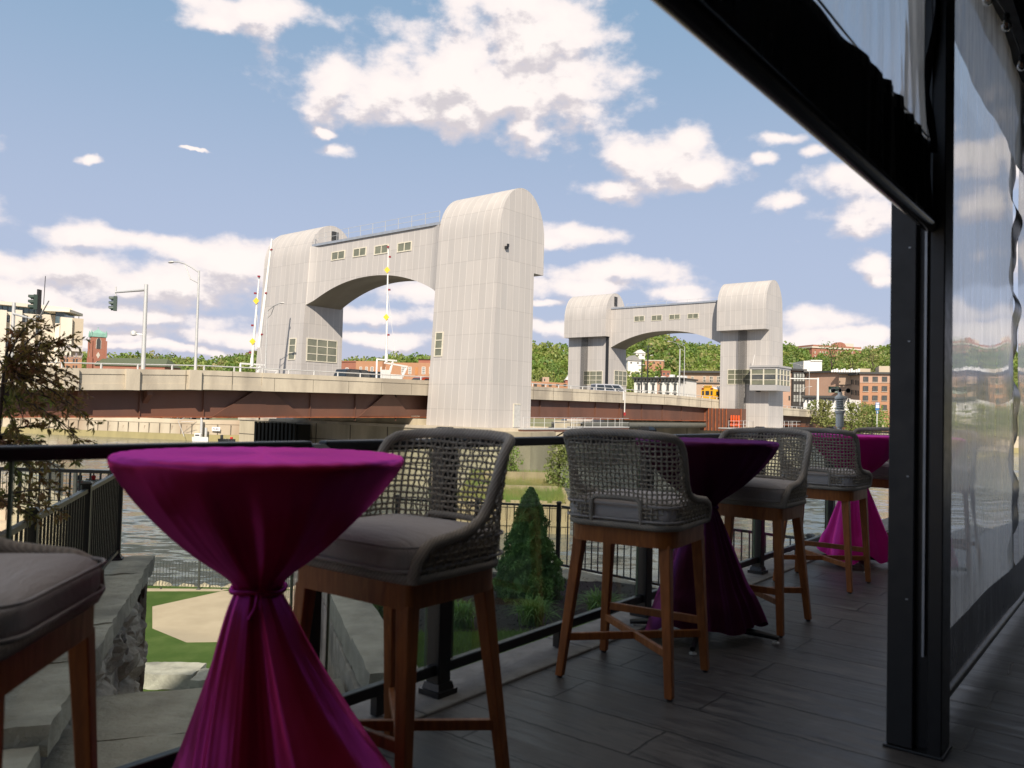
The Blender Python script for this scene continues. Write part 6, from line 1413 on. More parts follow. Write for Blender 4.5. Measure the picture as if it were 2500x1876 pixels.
# ---- generic building with a facade plane
def building(name, label, pl, Yl, pr, Yr, ytop, zbot, depth, wallm, cat='building', pytop_at=None, group=None):
    A = at(pl, 950, Yl); Bp = at(pr, 950, Yr); A.z = Bp.z = 0; d = (Bp-A); Lw = d.length; d.normalize(); nrm = Vector((-d.y, d.x, 0))
    t = thing(name, label, cat, Vector((A.x, A.y, zbot)), 0, group)
    f_ = lambda a, z, o: tuple(A+d*a-nrm*o+Vector((0, 0, z))-t.location)
    ztop = at((pl+pr)/2 if pytop_at is None else pytop_at, ytop, (Yl+Yr)/2).z
    mb = MB(); mb.box(0, Lw, 0, -depth, zbot, ztop, lambda a, o, z: f_(a, z, o)) 
    mb = MB(); p4 = [f_(0, zbot, 0), f_(Lw, zbot, 0), f_(Lw, zbot, -depth), f_(0, zbot, -depth), f_(0, ztop, 0), f_(Lw, ztop, 0), f_(Lw, ztop, -depth), f_(0, ztop, -depth)]; mb.hexa(p4)
    mb.make('wall', wallm, t)
    def ax(px): # facade coordinate of a picture column
        k = ray(px, 930).x; s_ = (k*A.y-A.x)/(d.x-k*d.y); return s_
    def zp(px, py): s_ = ax(px); q = A+d*s_; return at(px, py, q.y).z
    return t, f_, ax, zp, Lw, ztop
def fbox(par, f_, a0, a1, z0, z1, o0, o1, mat, nm):
    mb = MB(); mb.hexa([f_(a0, z0, o1), f_(a1, z0, o1), f_(a1, z0, o0), f_(a0, z0, o0), f_(a0, z1, o1), f_(a1, z1, o1), f_(a1, z1, o0), f_(a0, z1, o0)]); return mb.make(nm, mat, par)
def fwin(par, f_, ax, zp, px0, px1, py0, py1, nc=2, nr=2, fm=None, gm=None, w=.14, nm='window', out=.0):
    a0, a1 = ax(px0), ax(px1); pm = (px0+px1)/2; z1, z0 = zp(pm, py0), zp(pm, py1)
    return window(par, lambda a, z, d_: f_(a, z, d_+out), a0, a1, z0, z1, nc, nr, fm or DKF, gm or PANED, w)
DKF = M('dark_window_frame', (.06, .055, .05), None, 3, .5)
CREAM = M('cream_render', (.72, .65, .53), (.66, .59, .48), .2, .9); CREAM2 = M('tan_render', (.50, .42, .31), (.45, .38, .28), .2, .9)
def brick(name, c1, c2, mo, sc=1.):
    mt, N = custom(name); v = N.n('ShaderNodeTexCoord').outputs['Object']; s_ = N.n('ShaderNodeSeparateXYZ', i_0=v)
    p = N.n('ShaderNodeCombineXYZ', i_0=N.math('ADD', s_.outputs[0], N.math('MULTIPLY', s_.outputs[1], .9)), i_1=s_.outputs[2], i_2=0.)
    br = N.n('ShaderNodeTexBrick', i_Vector=p.outputs[0], i_Scale=1., i_Mortar_Size=.012, i_Brick_Width=.25*sc, i_Row_Height=.08*sc); br.inputs['Color1'].default_value = c1+(1,); br.inputs['Color2'].default_value = c2+(1,); br.inputs['Mortar'].default_value = mo+(1,)
    c = N.mix(N.ramp(N.noise(v, .35, 5), .35, .7, 0, .4), br.outputs['Color'], tuple(x*.75 for x in c1)); b = N.n('ShaderNodeBsdfPrincipled', i_Base_Color=c, i_Roughness=.9); fin(N, b.outputs[0]); return mt
BR_O = brick('orange_brick', (.46, .22, .11), (.40, .18, .09), (.38, .26, .18)); BR_R = brick('red_brick', (.36, .12, .07), (.30, .09, .055), (.30, .2, .15)); BR_T = brick('tan_brick', (.48, .33, .23), (.43, .29, .2), (.42, .33, .25)); BR_P = brick('pinkish_brick', (.50, .30, .21), (.46, .27, .18), (.42, .32, .25))
GRN = M('patina_copper', (.24, .42, .34), (.18, .33, .27), 1, .7); GROOF = M('green_shingle_roof', (.10, .12, .07), (.075, .09, .05), 2, .9)
WPAINT = M('white_painted_brick', (.74, .71, .66), (.68, .65, .6), .4, .8); DKTR = M('dark_trim', (.05, .05, .048), None, 3, .6); TEALG = M('teal_window_band', (.06, .12, .14), (.15, .22, .24), .4, .08, spec=.9)
ALUT = M('stone_trim', (.60, .54, .45), None, 2, .8)
# --- cream office block at far left
t, f_, ax, zp, Lw, zt_ = building('cream_office_block', 'large cream office block with green glass top floor at far left', -140, 188, 150, 206, 763, -2.5, 22, CREAM, pytop_at=70)
for px0, px1 in ((-120, -95), (-65, -40), (-10, 6), (28, 44), (62, 78), (97, 128)): fbox(t, f_, ax(px0), ax(px1), -2.4, zp(px0, 757 if px0 < 60 else 768), .05, 1.1, CREAM, 'pilaster')
for c_ in ((-92, -70), (-36, -14), (7, 17), (43, 61), (78, 96)):
    for r0 in (770, 801, 832, 862, 892): fwin(t, f_, ax, zp, c_[0], c_[1], r0, r0+17, 2, 2, gm=M('office_glass', (.10, .13, .16), (.25, .27, .28), .35, .08, spec=.9), w=.18)
    for r0 in (787, 818, 848): fbox(t, f_, ax(c_[0]), ax(c_[1]), zp((c_[0]+c_[1])/2, r0+11), zp((c_[0]+c_[1])/2, r0+2), .0, .06, CREAM2, 'spandrel')
fbox(t, f_, ax(-140), ax(153), zp(70, 768), zp(70, 752), -.8, -6, TEALG, 'glass_storey')
for k in range(26): a = ax(-140)+k*1.15; fbox(t, f_, a, a+.12, zp(70, 768), zp(70, 752), -.7, -.85, DKF, 'mullion')
fbox(t, f_, ax(-140), ax(165), zp(70, 752), zp(70, 744), 1.2, -16, CREAM, 'penthouse_roof')
t2, f2, ax2, zp2, L2, z2 = building('cream_stair_tower', 'cream corner tower with tall glass lantern right of the office block', 128, 199, 155, 199.5, 790, -2.5, 12, CREAM)
fbox(t2, f2, ax2(128), ax2(150), zp2(140, 793), zp2(140, 762), -.2, -7, TEALG, 'glass_lantern')
for k in range(9): a = ax2(128)+k*.27; fbox(t2, f2, a, a+.06, zp2(140, 793), zp2(140, 762), -.1, -.2, DKF, 'mullion')
fbox(t2, f2, ax2(100), ax2(167), zp2(140, 762), zp2(140, 755.5), 1.2, -9, CREAM, 'lantern_roof')
t3, f3, ax3, zp3, L3, z3 = building('cream_wing', 'cream right hand wing with draped mural and RIVER STREET lettering', 141, 198, 197, 201, 776.5, -2.5, 10, CREAM2)
fbox(t3, f3, ax3(141), ax3(169), zp3(155, 900), zp3(155, 776), .05, 1.0, CREAM, 'pilaster')
fbox(t3, f3, ax3(143), ax3(196), zp3(170, 858), zp3(170, 843), .02 if 0 else 1.02, 1.06, M('mural_band', (.66, .60, .54), None, 1, .9), 'mural_band')
fbox(t3, f3, ax3(143), ax3(196), -2.4, zp3(170, 872), 1.02, 1.07, BR_O, 'mural_brick')
fbox(t3, f3, ax3(141.5), ax3(196), -2.45, zp3(170, 872), .03, 1.015, CREAM2, 'mural_backing')
Af = Vector(f3(ax3(170), zp3(170, 851.5), 1.10)); fa_ = math.atan2(f3(5, 0, 0)[1]-f3(0, 0, 0)[1], f3(5, 0, 0)[0]-f3(0, 0, 0)[0])
txt('RIVER STREET', .72, Af, (pi/2, 0, fa_), M('faded_lettering', (.28, .27, .30), None, 3, .9), t3)
mb = MB()
for k, (c0, w_) in enumerate(((152, 10), (172, 12), (189, 9))):
    for q in range(3):
        pts = [f3(ax3(c0+w_*(j/8-1)), zp3(c0, 862+q*2+(1-(j/8-1)**2)*(9+q*2)), 1.10) for j in range(17)]; mb.tube(pts, .06, 4)
mb.make('mural_swag', M('swag_paint', (.30, .26, .28), None, 3, .9), t3)
for px in (153, 160, 176, 183): 
    for r0, h_ in ((877, 9), (893, 9)): fwin(t3, f3, ax3, zp3, px-2, px+2, r0, r0+h_, 1, 2, w=.12, out=1.08)
# --- church
p = at(216, 905, 262); z0 = 0
ch = thing('church', 'red brick church tower with green copper crown and low green nave roof', 'church', Vector((p.x, p.y+5, z0)), .62)
zz = lambda y: at(225, y, 262).z-z0
hw = 2.15
mb = MB(); mb.box(-hw, hw, -hw, hw, -4, zz(821)); mb.make('tower_wall', BR_R, ch)
for sx in (-1, 1):
    for sy in (-1, 1):
        mb = MB(); mb.cbox((sx*hw, sy*hw, zz(872)/2-2), (1.0, 1.0, zz(872)+4)); mb.cbox((sx*hw, sy*hw, (zz(872)+zz(830))/2), (.7, .7, zz(830)-zz(872)-.02)); mb.make('buttress', BR_R, ch)
        mb = MB(); mb.lathe([(.36, zz(821)+.3), (.30, zz(811)), (.02, zz(804))], 6, (sx*hw, sy*hw, 0)); mb.make('pinnacle', GRN, ch)
mb = MB(); mb.box(-hw-.25, hw+.25, -hw-.25, hw+.25, zz(821)+.01, zz(820)+.4); mb.box(-hw-.1, hw+.1, -hw-.1, hw+.1, zz(820)+.42, zz(812)); mb.make('copper_parapet', GRN, ch)
mb = MB(); mb.loft([[(sx*hw, sy*hw, zz(812)+.01) for sx, sy in ((-1, -1), (1, -1), (1, 1), (-1, 1))], [(sx*.1, sy*.1, zz(801)) for sx, sy in ((-1, -1), (1, -1), (1, 1), (-1, 1))]]); mb.make('copper_roof', GRN, ch)
mb = MB(); mb.beam((0, 0, zz(801)), (0, 0, zz(795)), .1); mb.beam((-.35, 0, zz(797)), (.35, 0, zz(797)), .1); mb.make('cross', GRN, ch)
def lancet(X, w_, z0_, z1_, nm='lancet_window'):
    n_ = 7; pr = [(-w_, z0_), (w_, z0_)]+[(w_*cos(pi*k/2/n_)**1.2 if k < n_ else 0, z1_-w_*1.9+w_*1.9*sin(pi*k/2/n_)) for k in range(n_+1)]; pr += [(-x, z) for x, z in pr[:1:-1][1:]]
    mb = MB(); mb.prism([(x*1.25, z) for x, z in pr], 0, .08, lambda x, z, o: X(x, z, o)); fr_ = mb.make(nm, ALUT, ch); mb = MB(); mb.prism(pr, .082, .12, lambda x, z, o: X(x, z, o)); mb.make('louvre', LOUV, fr_)
XF = lambda x, z, o: (x, -hw-o, z); XR = lambda x, z, o: (-hw-o, -x, z); XE = lambda x, z, o: (hw+o, x, z)
for X in (XF, XR, XE):
    lancet(X, .62, zz(850), zz(823)); lancet(X, .7, -2, zz(880), 'lower_window')
    mb = MB(); zc = zz(866); mb.prism([(0, zc-1.1), (.6, zc), (0, zc+1.1), (-.6, zc)], 0, .1, lambda x, z, o, X=X: X(x, z, o)); mb.make('diamond_panel', ALUT, ch)
mb = MB(); L0, L1 = hw+.2, 26; ze, zr = zz(892), zz(871)
mb.add([(L0, -6, ze), (L1, -6, ze), (L1, 6, ze), (L0, 6, ze), (L0+.0, 0, zr), (L1-2, 0, zr)], [(0, 1, 5, 4), (2, 3, 4, 5), (0, 4, 3), (1, 2, 5)]); o = mb.make('nave_roof', GROOF, ch); o.rotation_euler = (0, 0, -.62-.05)
mb = MB(); mb.box(L0+.3, L1-.3, -5.6, 5.6, -3, ze-.02); o = mb.make('nave_wall', BR_R, ch); o.rotation_euler = (0, 0, -.67)
# --- brick mill buildings seen through the near arch
t, f_, ax, zp, Lw, z_ = building('brick_mill', 'dark red brick end building seen through the arch behind the cars', 822, 236, 868, 233, 884, -2, 14, BR_R)
fbox(t, f_, 0, Lw, zp(845, 884), zp(845, 881.5), .2, -1, BR_R, 'cornice'); fwin(t, f_, ax, zp, 843, 850, 898, 913, 1, 2, WPAINT, PANED, w=.2)
t, f_, ax, zp, Lw, z_ = building('brick_mill', 'orange brick building with three small windows behind the dark cars', 867, 232, 932, 229, 882, -2, 16, BR_O)
for a, b_ in ((877, 883), (891, 897), (904, 911), (928, 931)): fwin(t, f_, ax, zp, a, b_, 896, 907, 2, 2, WPAINT, w=.12)
t, f_, ax, zp, Lw, z_ = building('brick_mill', 'orange brick building with multi pane windows left of tower right leg', 932, 231, 1080, 226, 886, -2, 18, BR_O)
for a, b_ in ((938, 941), (979, 988), (996, 1004), (1029, 1038), (1047, 1054)): fwin(t, f_, ax, zp, a, b_, 896, 914, 3, 4, WPAINT, w=.12)
fbox(t, f_, ax(1013), ax(1020), zp(1016, 916), zp(1016, 897), 0, .1, M('orange_door', (.5, .22, .08), None, 2, .7), 'boarded_door')
fbox(t, f_, ax(1007), ax(1044), z_+.01, zp(1025, 876), -4, -8, BR_R, 'roof_house'); fbox(t, f_, ax(1006), ax(1045), zp(1025, 876)+.01, zp(1025, 875), -3.7, -8.3, DKTR, 'roof_house_roof')
# --- low brick buildings between the towers
t, f_, ax, zp, Lw, z_ = building('low_brick_building', 'low long brick building beyond the parapet between the two towers', 1296, 238, 1402, 246, 934, -2, 10, BR_O)
for k in range(5): fwin(t, f_, ax, zp, 1304+k*18, 1311+k*18, 938, 944, 2, 1, w=.12)
t, f_, ax, zp, Lw, z_ = building('small_tan_house', 'small tan flat roofed house among trees right of the nearest tower', 1324, 262, 1340, 262, 921, -2, 8, BR_T); fwin(t, f_, ax, zp, 1328, 1331, 925, 931, 1, 2, w=.12)
t, f_, ax, zp, Lw, z_ = building('gabled_brick_house', 'brick house with white gable left of the far tower', 1380, 250, 1401, 250, 928, -2, 9, BR_R)
mb = MB(); mb.add([f_(0, z_+.01, .4), f_(Lw, z_+.01, .4), f_(Lw/2, z_+2., .4), f_(0, z_+.01, -8), f_(Lw, z_+.01, -8), f_(Lw/2, z_+2., -8)], [(0, 1, 2), (3, 5, 4), (0, 2, 5, 3), (1, 4, 5, 2)]); mb.make('gable_roof', WPAINT, t)
# --- white ornate building with mural
t, f_, ax, zp, Lw, z_ = building('white_ornate_building', 'white two storey building with dark bracketed cornice and arched windows', 1548, 226, 1656, 219, 925, -2, 14, WPAINT)
ct = z_+.01; fbox(t, f_, -.5, Lw+.4, ct, zp(1600, 921.5), .9, -14.3, DKTR, 'cornice')
fbox(t, f_, -.1, Lw+.1, zp(1600, 933.5), zp(1600, 932.), 0, .12, DKTR, 'string_course')
for k in range(13): a = .3+k*(Lw-.6)/12; fbox(t, f_, a-.14, a+.14, zp(1600, 931.6), ct-.02, .02, .75, DKTR, 'cornice_bracket')
for px in (1560, 1577, 1595, 1612.5, 1630.5, 1648.5):
    for r0, r1 in ((936.5, 953), (958.5, 970)):
        a, z1, z0 = ax(px), zp(px, r0), zp(px, r1); w_ = .36; n_ = 6
        pr = [(a-w_, z0), (a+w_, z0)]+[(a+w_*cos(pi*k/n_), z1-w_*.6+w_*.6*sin(pi*k/n_)) for k in range(n_+1)]
        hd = [(a+w_*1.75*cos(pi*k/10), z1-w_*.75+w_*1.25*sin(pi*k/10)) for k in range(11)]+[(a+w_*1.2*cos(pi*(10-k)/10), z1-w_*.75+w_*.75*sin(pi*(10-k)/10)) for k in range(11)]
        mb = MB()
        for k in range(10): mb.hexa([f_(hd[k][0], hd[k][1], .28), f_(hd[k+1][0], hd[k+1][1], .28), f_(hd[k+1][0], hd[k+1][1], .0), f_(hd[k][0], hd[k][1], .0), f_(hd[21-k][0], hd[21-k][1], .28), f_(hd[20-k][0], hd[20-k][1], .28), f_(hd[20-k][0], hd[20-k][1], 0), f_(hd[21-k][0], hd[21-k][1], 0)])
        mb.box(a-w_*1.3, a+w_*1.3, 0, .2, z0-.16, z0-.02, lambda x, o, z: f_(x, z, o)); wn = mb.make('window', M('grey_stone_hood', (.22, .23, .21), None, 2, .8), t)
        mb = MB(); mb.prism(pr, -.05, .05, lambda x, z, o: f_(x, z, o)); mb.make('pane', PANED, wn)
for k, (px, w_, h_) in enumerate(((1590, 4, 3), (1606, 9, 3.5), (1626, 10, 7), (1641, 5, 5), (1648, 4, 5), (1655, 4, 5), (1615, 6, 3))): fbox(t, f_, ax(px)-w_*.055, ax(px)+w_*.055, zp(1600, 921.5)+.01, zp(1600, 921.5)+h_*.13, -3-k*.4, -4.4-k*.4, WHITE, 'rooftop_unit')
t, f_, ax, zp, Lw, z_ = building('mural_building', 'side wall painted with an orange and white mural beside the white building', 1657, 219.5, 1688, 232, 928, -2, 6, BR_P)
fbox(t, f_, -.1, Lw+.3, z_+.01, z_+.35, .9, -6, DKTR, 'cornice')
for k in range(10): a = .3+k*(Lw-.6)/9; fbox(t, f_, a-.11, a+.11, z_-1.2, z_, .02, .7, DKTR, 'cornice_bracket')
MUR = M('mural_orange', (.62, .40, .16), (.55, .33, .14), .6, .9)
fbox(t, f_, ax(1664), ax(1686), zp(1675, 965), zp(1675, 936), .02, .05, MUR, 'mural_panel')
mb = MB(); a = ax(1672); mb.prism([(a-1.0, -1.), (a+1.0, -1.), (a+1.1, zp(1672, 958)), (a+.55, zp(1672, 949)), (a, zp(1672, 944)), (a-.55, zp(1672, 949)), (a-1.1, zp(1672, 958))], .052, .07, lambda x, z, o: f_(x, z, o)); mb.make('mural_arch', WPAINT, t)
mb = MB(); mb.prism([(a-.22, zp(1672, 963)), (a+.22, zp(1672, 963)), (a+.25, zp(1672, 955)), (a, zp(1672, 949.5)), (a-.25, zp(1672, 955))], .072, .09, lambda x, z, o: f_(x, z, o)); mb.make('mural_figure', M('mural_grey', (.3, .32, .38), None, 2, .9), t)
# --- brown apartment block behind the bus
t, f_, ax, zp, Lw, z_ = building('brown_apartment_block', 'brown apartment block with dark cornice behind the school bus', 1662, 262, 1790, 258, 911, -2, 16, BR_T)
fbox(t, f_, -.4, Lw+.4, z_+.01, zp(1720, 906), 1.2, -16.3, DKTR, 'cornice'); fbox(t, f_, 0, Lw, zp(1720, 937), zp(1720, 935), 0, .3, DKTR, 'balcony_slab')
for a, b_ in ((1669, 1678), (1687, 1694), (1716, 1723), (1732, 1741), (1750, 1759), (1768, 1776)): 
    fwin(t, f_, ax, zp, a, b_, 919, 934, 2, 2, ALUT, w=.16); fwin(t, f_, ax, zp, a, b_, 942, 956, 2, 2, ALUT, w=.16)
mb = MB()
for k in range(40): a = ax(1700)+k*.28; mb.box(a, a+.05, .8, .85, zp(1720, 935), zp(1720, 927), lambda x, o, z: f_(x, z, o))
mb.make('balcony_railing', DKTR, t)
# --- houses on the hill
def house(label, px, py, Y, w_, h_, wallm, roofm, ang=.2, flat=False, name='hill_house'):
    p = at(px, py, Y); t = thing(name, label, 'house', p, ang, 'houses on the wooded hill'); mb = MB(); mb.box(-w_/2, w_/2, 0, w_*.8, -6, h_); mb.make('wall', wallm, t)
    mb = MB()
    if flat: mb.box(-w_/2-.2, w_/2+.2, -.2, w_*.8+.2, h_+.01, h_+.5)
    else: mb.add([(-w_/2-.4, -.4, h_), (w_/2+.4, -.4, h_), (w_/2+.4, w_*.8, h_), (-w_/2-.4, w_*.8, h_), (0, -.4, h_+w_*.38), (0, w_*.8, h_+w_*.38)], [(0, 1, 4), (1, 2, 5, 4), (3, 5, 2), (0, 4, 5, 3)])
    mb.make('roof', roofm, t)
    for i in range(max(2, int(w_/3))):
        x = -w_/2+w_*(i+.5)/max(2, int(w_/3)); mb = MB(); mb.box(x-.45, x+.45, -.08, -.01, h_*.4, h_*.75); mb.make('window', PANED, t)
house('white gabled house high on the hill seen through the far arch', 1564, 874, 455, 5.5, 2.6, WPAINT, WPAINT)
house('pale house lower on the hill left of the brick row', 1549, 893, 410, 7.5, 2.4, WPAINT, M('grey_roof', (.3, .29, .28), None, 1, .9), .3)
house('long orange brick row house on hill seen through the far arch', 1597, 893, 420, 9.5, 2.4, BR_O, ALUT, -.25, True)
house('small white house further right on the hill under the far arch', 1594, 880, 470, 4, 1.6, WPAINT, WPAINT, .4)
house('brick house with a chimney above the white ornate building', 1626, 920, 330, 3.4, 2.0, BR_R, BR_R, 0, True)
p = at(1654, 842, 720); mb = MB(); mb.tube([(p.x, p.y, p.z-30), (p.x, p.y, at(1654, 828, 720).z)], [2.2, 1.7], 10); tag(mb.make('brick_chimney', BR_R, None, smooth=50), 'tall red brick chimney on the skyline under the far arch', 'chimney')
# --- brick hospital on the hilltop
t, f_, ax, zp, Lw, z_ = building('hilltop_brick_hall', 'large red brick hall with domed centre on the wooded hilltop at right', 1981, 640, 2104, 655, 853, 20, 25, BR_R)
fbox(t, f_, -.6, Lw+.6, z_+.01, z_+1.2, .8, -25, ALUT, 'cornice'); fbox(t, f_, ax(1984), ax(2102), z_+1.21, z_+2.6, 0, -24, BR_R, 'parapet')
a0, a1 = ax(2033), ax(2064); mb = MB(); mb.prism([(a0+(a1-a0)*(.5-.5*cos(pi*k/10)), z_+1.3+4.4*sin(pi*k/10)) for k in range(11)][::-1], -3, .9, lambda x, z, o: f_(x, z, o)); mb.make('arched_pediment', BR_R, t)
for px in (1989, 2002, 2008, 2015, 2045, 2053, 2060, 2066, 2074, 2080, 2092):
    for r0 in (858, 868): fwin(t, f_, ax, zp, px-1.4, px+1.4, r0, r0+5.5, 1, 2, ALUT, PANED, w=.3)
fbox(t, f_, ax(2078), ax(2100), z_+2.61, z_+6, -8, -16, ALUT, 'roof_tower')
# --- right hand apartments
t, f_, ax, zp, Lw, z_ = building('glass_bay_apartments', 'tan apartment wing with tall dark framed glass bay right of the control cabin', 1890, 232, 1962, 236, 905, -2, 14, BR_P)
fbox(t, f_, -.3, Lw+.3, z_+.01, z_+.55, 1., -14.2, DKTR, 'cornice')
fbox(t, f_, ax(1931.5), ax(1961), -1.9, z_-.4, .02, .7, DKTR, 'bay_frame')
for r0, r1 in ((912, 932), (938, 958), (964, 982)):
    for k in range(4): px = 1933+k*6.9; fwin(t, f_, ax, zp, px, px+6.1, r0, r1, 1, 2, DKF, M('pale_bay_glass', (.45, .46, .42), (.3, .32, .30), .5, .1, spec=.8), w=.10, out=.72)
for r0 in (925, 941, 967): fwin(t, f_, ax, zp, 1925.5, 1929.5, r0, r0+11, 1, 2, w=.12)
t, f_, ax, zp, Lw, z_ = building('pinkish_apartment_wall', 'long pinkish brick apartment wall with a green sign fixed to it', 1961, 236, 2050, 226, 912, -2, 16, BR_P, pytop_at=2040)
fbox(t, f_, -.1, Lw, z_+.01, z_+.55, .8, -16, DKTR, 'cornice'); fbox(t, f_, 0, ax(1966), -1.5, z_-.01, .02, .5, DKTR, 'corner_strip')
fwin(t, f_, ax, zp, 1970, 1974, 920, 928, 1, 2, w=.12)
t, f_, ax, zp, Lw, z_ = building('tan_corner_apartments', 'tan corner apartment block with balconies left of the orange brick block', 2048, 225, 2078, 223, 913, -2, 16, BR_T)
fbox(t, f_, -.1, Lw+.6, z_+.01, z_+.7, 1.1, -16, DKTR, 'cornice'); fbox(t, f_, 0, Lw, zp(2060, 941), zp(2060, 939.5), 0, .2, DKTR, 'string_course'); fwin(t, f_, ax, zp, 2049.5, 2051.5, 930, 935, 1, 1, w=.1)
t, f_, ax, zp, Lw, z_ = building('balcony_wing', 'receding tan wing with narrow dark balcony doors beside orange block', 2078, 222.6, 2099, 217, 917, -2, 8, BR_T)
fbox(t, f_, -.2, Lw, z_+.01, z_+.7, .9, -8, DKTR, 'cornice')
for px, w_ in ((2076.8+1.5, 3.), (2083, 1.2), (2087.5, 3.), (2092, 1.3), (2095.5, 1.3)):
    for r0 in (927, 952): fwin(t, f_, ax, zp, px, px+w_, r0+(px-2077)*.12, r0+12+(px-2077)*.12, 1, 2, w=.1)
sg = thing('wall_sign', 'green and white sign on the pinkish wall behind the wind cups', 'sign', at(2044.5, 952, 225.2)); 
mb = MB(); mb.box(-2.55, 2.55, -.25, -.15, -.85, .85); mb.make('board', M('sign_green', (.07, .14, .09), None, 1, .6), sg)
txt('WELCOME TO', .55, (0, -.27, .22), (pi/2, 0, 0), WHITE, sg); txt('BILLIARDS', 1.0, (0, -.27, -.68), (pi/2, 0, 0), WHITE, sg)
t, f_, ax, zp, Lw, z_ = building('orange_brick_block', 'orange brick block with four rows of dark windows beside the black post', 2099, 216, 2230, 212, 914, -2, 18, BR_O)
fbox(t, f_, 0, Lw, zp(2140, 936), z_-.01, .02, .10, BR_P, 'upper_band'); fbox(t, f_, -.3, Lw, z_+.01, z_+.5, .7, -18, DKTR, 'cornice')
for px in (2107, 2130, 2153, 2178):
    for r0 in (920, 943, 966, 989):
        fbox(t, f_, ax(px-1), ax(px+14), zp(px+6, r0+14), zp(px+6, r0+13), .1, .2, ALUT, 'sill'); fwin(t, f_, ax, zp, px, px+13, r0, r0+12.5, 2, 1, DKF, PANED, w=.16, out=.11)
fbox(t, f_, ax(2099), ax(2128), z_+.51, zp(2110, 899), -3, -12, CREAM2, 'penthouse'); fbox(t, f_, ax(2150), ax(2230), z_+.51, zp(2160, 892), -4, -12, CREAM2, 'penthouse')
for k in range(12): fbox(t, f_, ax(2030+k*6), ax(2030+k*6)+.5, z_+.52, z_+1.1+.2*(k % 3), -1.5, -2.4, WHITE, 'rooftop_unit')
t, f_, ax, zp, Lw, z_ = building('white_penthouse', 'white rooftop block above the pinkish apartment wall at right', 1961, 262, 2006, 262, 882, -2, 10, WPAINT)
fbox(t, f_, ax(1978), ax(2006), z_+.01, zp(1990, 879.5), .3, -10, WPAINT, 'roof_slab')
t, f_, ax, zp, Lw, z_ = building('white_storefront', 'white low building with dark bracketed cornice below the green sign', 1962, 207, 2076, 203, 972, -2, 12, WPAINT)
fbox(t, f_, -.3, Lw*.95, z_+.01, z_+.55, .8, -12, DKTR, 'cornice')
for k in range(13): a = .3+k*(Lw-.6)/12; fbox(t, f_, a-.12, a+.12, z_-.9, z_, .02, .6, DKTR, 'cornice_bracket')
for px in (1972, 1990, 2021, 2043): fwin(t, f_, ax, zp, px, px+7, 985, 1000, 1, 2, DKF, PANED, w=.14)
t, f_, ax, zp, Lw, z_ = building('white_side_wall', 'white side wall with a row of tall narrow slots right of wind cups', 2060, 203.2, 2102, 215, 976, -2, 4, WPAINT)
for k in range(7): px = 2061+k*5.8; fbox(t, f_, ax(px), ax(px+1.1), zp(px, 1005), zp(px, 987), .01, .04, DKTR, 'slot')
# ---- trees along the far bank and street
def bt_(px, py, Y, h, r, m_, lb, n=700, grp='street trees beyond the bridge', leaf=.5):
    p = at(px, py, Y); tree('street_tree', lb, Vector((p.x, p.y, hill(p.x, p.y)-.3)) if Y > 185 else p, h, r, GR[m_], int(px), n, leaf, .25, grp)
bt_(1990, 1010, 192, 8.2, 2.6, 2, 'thin yellow green tree in front of white storefront by the gantry pole', 700)
bt_(2125, 1012, 196, 7, 4.2, 2, 'bright green tree beside the blue road sign', 900)
bt_(2010, 1060, 168, 7.0, 3.0, 2, 'yellow green tree on the bank under the bridge end left of the wind cups', 900)
bt_(2080, 1062, 172, 6.5, 4.5, 2, 'broad yellow green tree on bank below the sloping ramp', 1000)
bt_(2130, 1062, 178, 6.0, 5., 0, 'green tree on bank at right beside the black post', 1000)
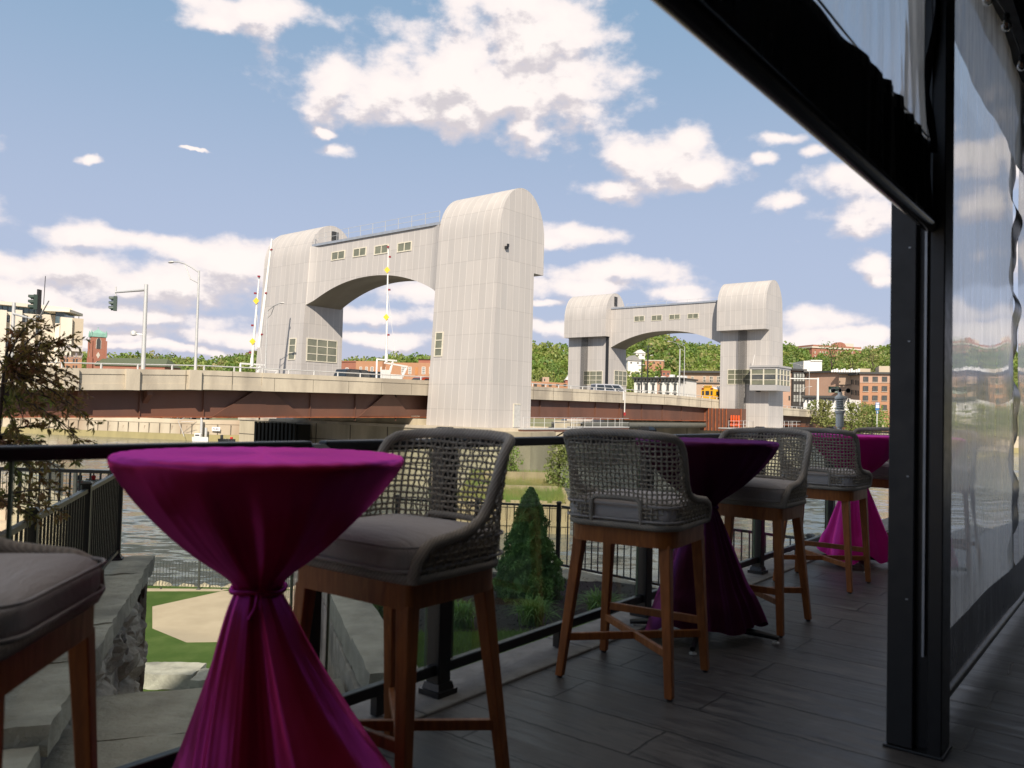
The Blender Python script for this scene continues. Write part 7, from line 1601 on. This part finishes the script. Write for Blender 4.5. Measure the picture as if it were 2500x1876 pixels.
# ---- hillside woods: individual large trees near, a mass behind
rt = random.Random(3); protos = []
def hill_tree(px, Y, h, r, m_, lb, sd_): 
    k = ray(px, 900).x; x = k*Y; return tree('hillside_tree', lb, Vector((x, Y, hill(x, Y)-.5)), h, r, GR[m_], sd_, 900, .85, .15, 'large trees at the foot of the hill')
for i, (px, Y, h, r, m_, lb) in enumerate(((1322, 300, 16, 8, 0, 'large tree right beside the nearest tower, left one of the group'), (1352, 330, 20, 9, 1, 'large tree second right from the nearest tower on the hill'), (1378, 290, 14, 7, 0, 'round green tree above the gabled brick house'), (1345, 270, 9, 5, 1, 'low dark green tree behind the small tan house'),
    (1545, 330, 14, 7, 2, 'tree at the left end of the white ornate building'), (1590, 300, 14, 8, 1, 'dark round tree above middle of the white ornate building'), (1640, 320, 14, 7, 0, 'green tree behind the rooftop units of white building'), (1690, 340, 17, 8, 0, 'green tree above the brown apartment cornice'), (1730, 330, 18, 8, 2, 'green tree left of the far tower right leg'),
    (1925, 340, 22, 8, 0, 'tall tree just right of the far tower'), (1950, 320, 19, 8, 1, 'grey green tree left of the white rooftop block'), (2030, 420, 26, 13, 1, 'large dark tree in front of the hilltop brick hall'), (2080, 400, 22, 11, 0, 'large tree right of centre below the hilltop hall'), (2130, 390, 26, 12, 2, 'large pale tree right of the hilltop hall'), (2160, 380, 22, 11, 0, 'tree at right beside the black post on the hill'),
    (880, 300, 13, 8, 2, 'pale tree above the orange mill left of the barrier gate'), (925, 320, 16, 8, 1, 'dark tree behind the barrier gate arm'), (1000, 310, 14, 8, 0, 'round tree above the multi pane mill roof'), (1045, 320, 16, 8, 0, 'tree beside the right leg above the mill'), (840, 310, 14, 8, 0, 'tree beside left leg above the dark red mill'),
    (415, 300, 15, 7, 1, 'dark tree on the hill between the street lamp and signal'), (560, 300, 15, 6, 1, 'dark tree left of the nearest tower foot'), (300, 330, 14, 8, 0, 'tree on the hill just right of the church'), (360, 320, 13, 8, 2, 'pale tree on the hill left of tall street lamp'), (500, 310, 13, 9, 2, 'pale tree on hill right of the tall street lamp'), (206, 330, 15, 8, 0, 'tree left of the church tower'))):
    hill_tree(px, Y, h, r, m_, lb, 100+i)
rg = np.random.default_rng(17)
def wood(name, label, mat, n_trees, seed):
    rg = np.random.default_rng(seed); cen = []; 
    while len(cen) < n_trees:
        k = rg.uniform(-.72, .62); Y = rg.uniform(300, 690)
        x = k*Y
        if hill(x, Y) < 3: continue
        if .36 < k < .435 and Y > 545: continue
        cen.append((x, Y, hill(x, Y)))
    out = []
    for i, (x, y, z) in enumerate(cen):
        r = rg.uniform(3.2, 7.2); h = rg.uniform(.85, 1.5)*r; m_ = 80
        d = rg.normal(size=(m_, 3)); d /= np.linalg.norm(d, axis=1)[:, None]; d[:, 2] = np.abs(d[:, 2])*1.0-.25; rad = rg.uniform(.7, 1.05, m_)
        out.append(np.array([x, y, z+r*.9])+d*rad[:, None]*np.array([r, r, h]))
    o = leaf_mesh(name, np.concatenate(out), 2.0, mat, None, seed, .8); stuff(o, label, 'wood'); return o
wood('hillside_wood', 'spring green woodland covering the far hillside', GR[0], 1500, 1)
wood('hillside_wood', 'darker green trees mixed through the far hillside woodland', GR[1], 900, 2)
wood('hillside_wood', 'pale yellow green budding trees mixed through the far hillside', GR[2], 700, 3)
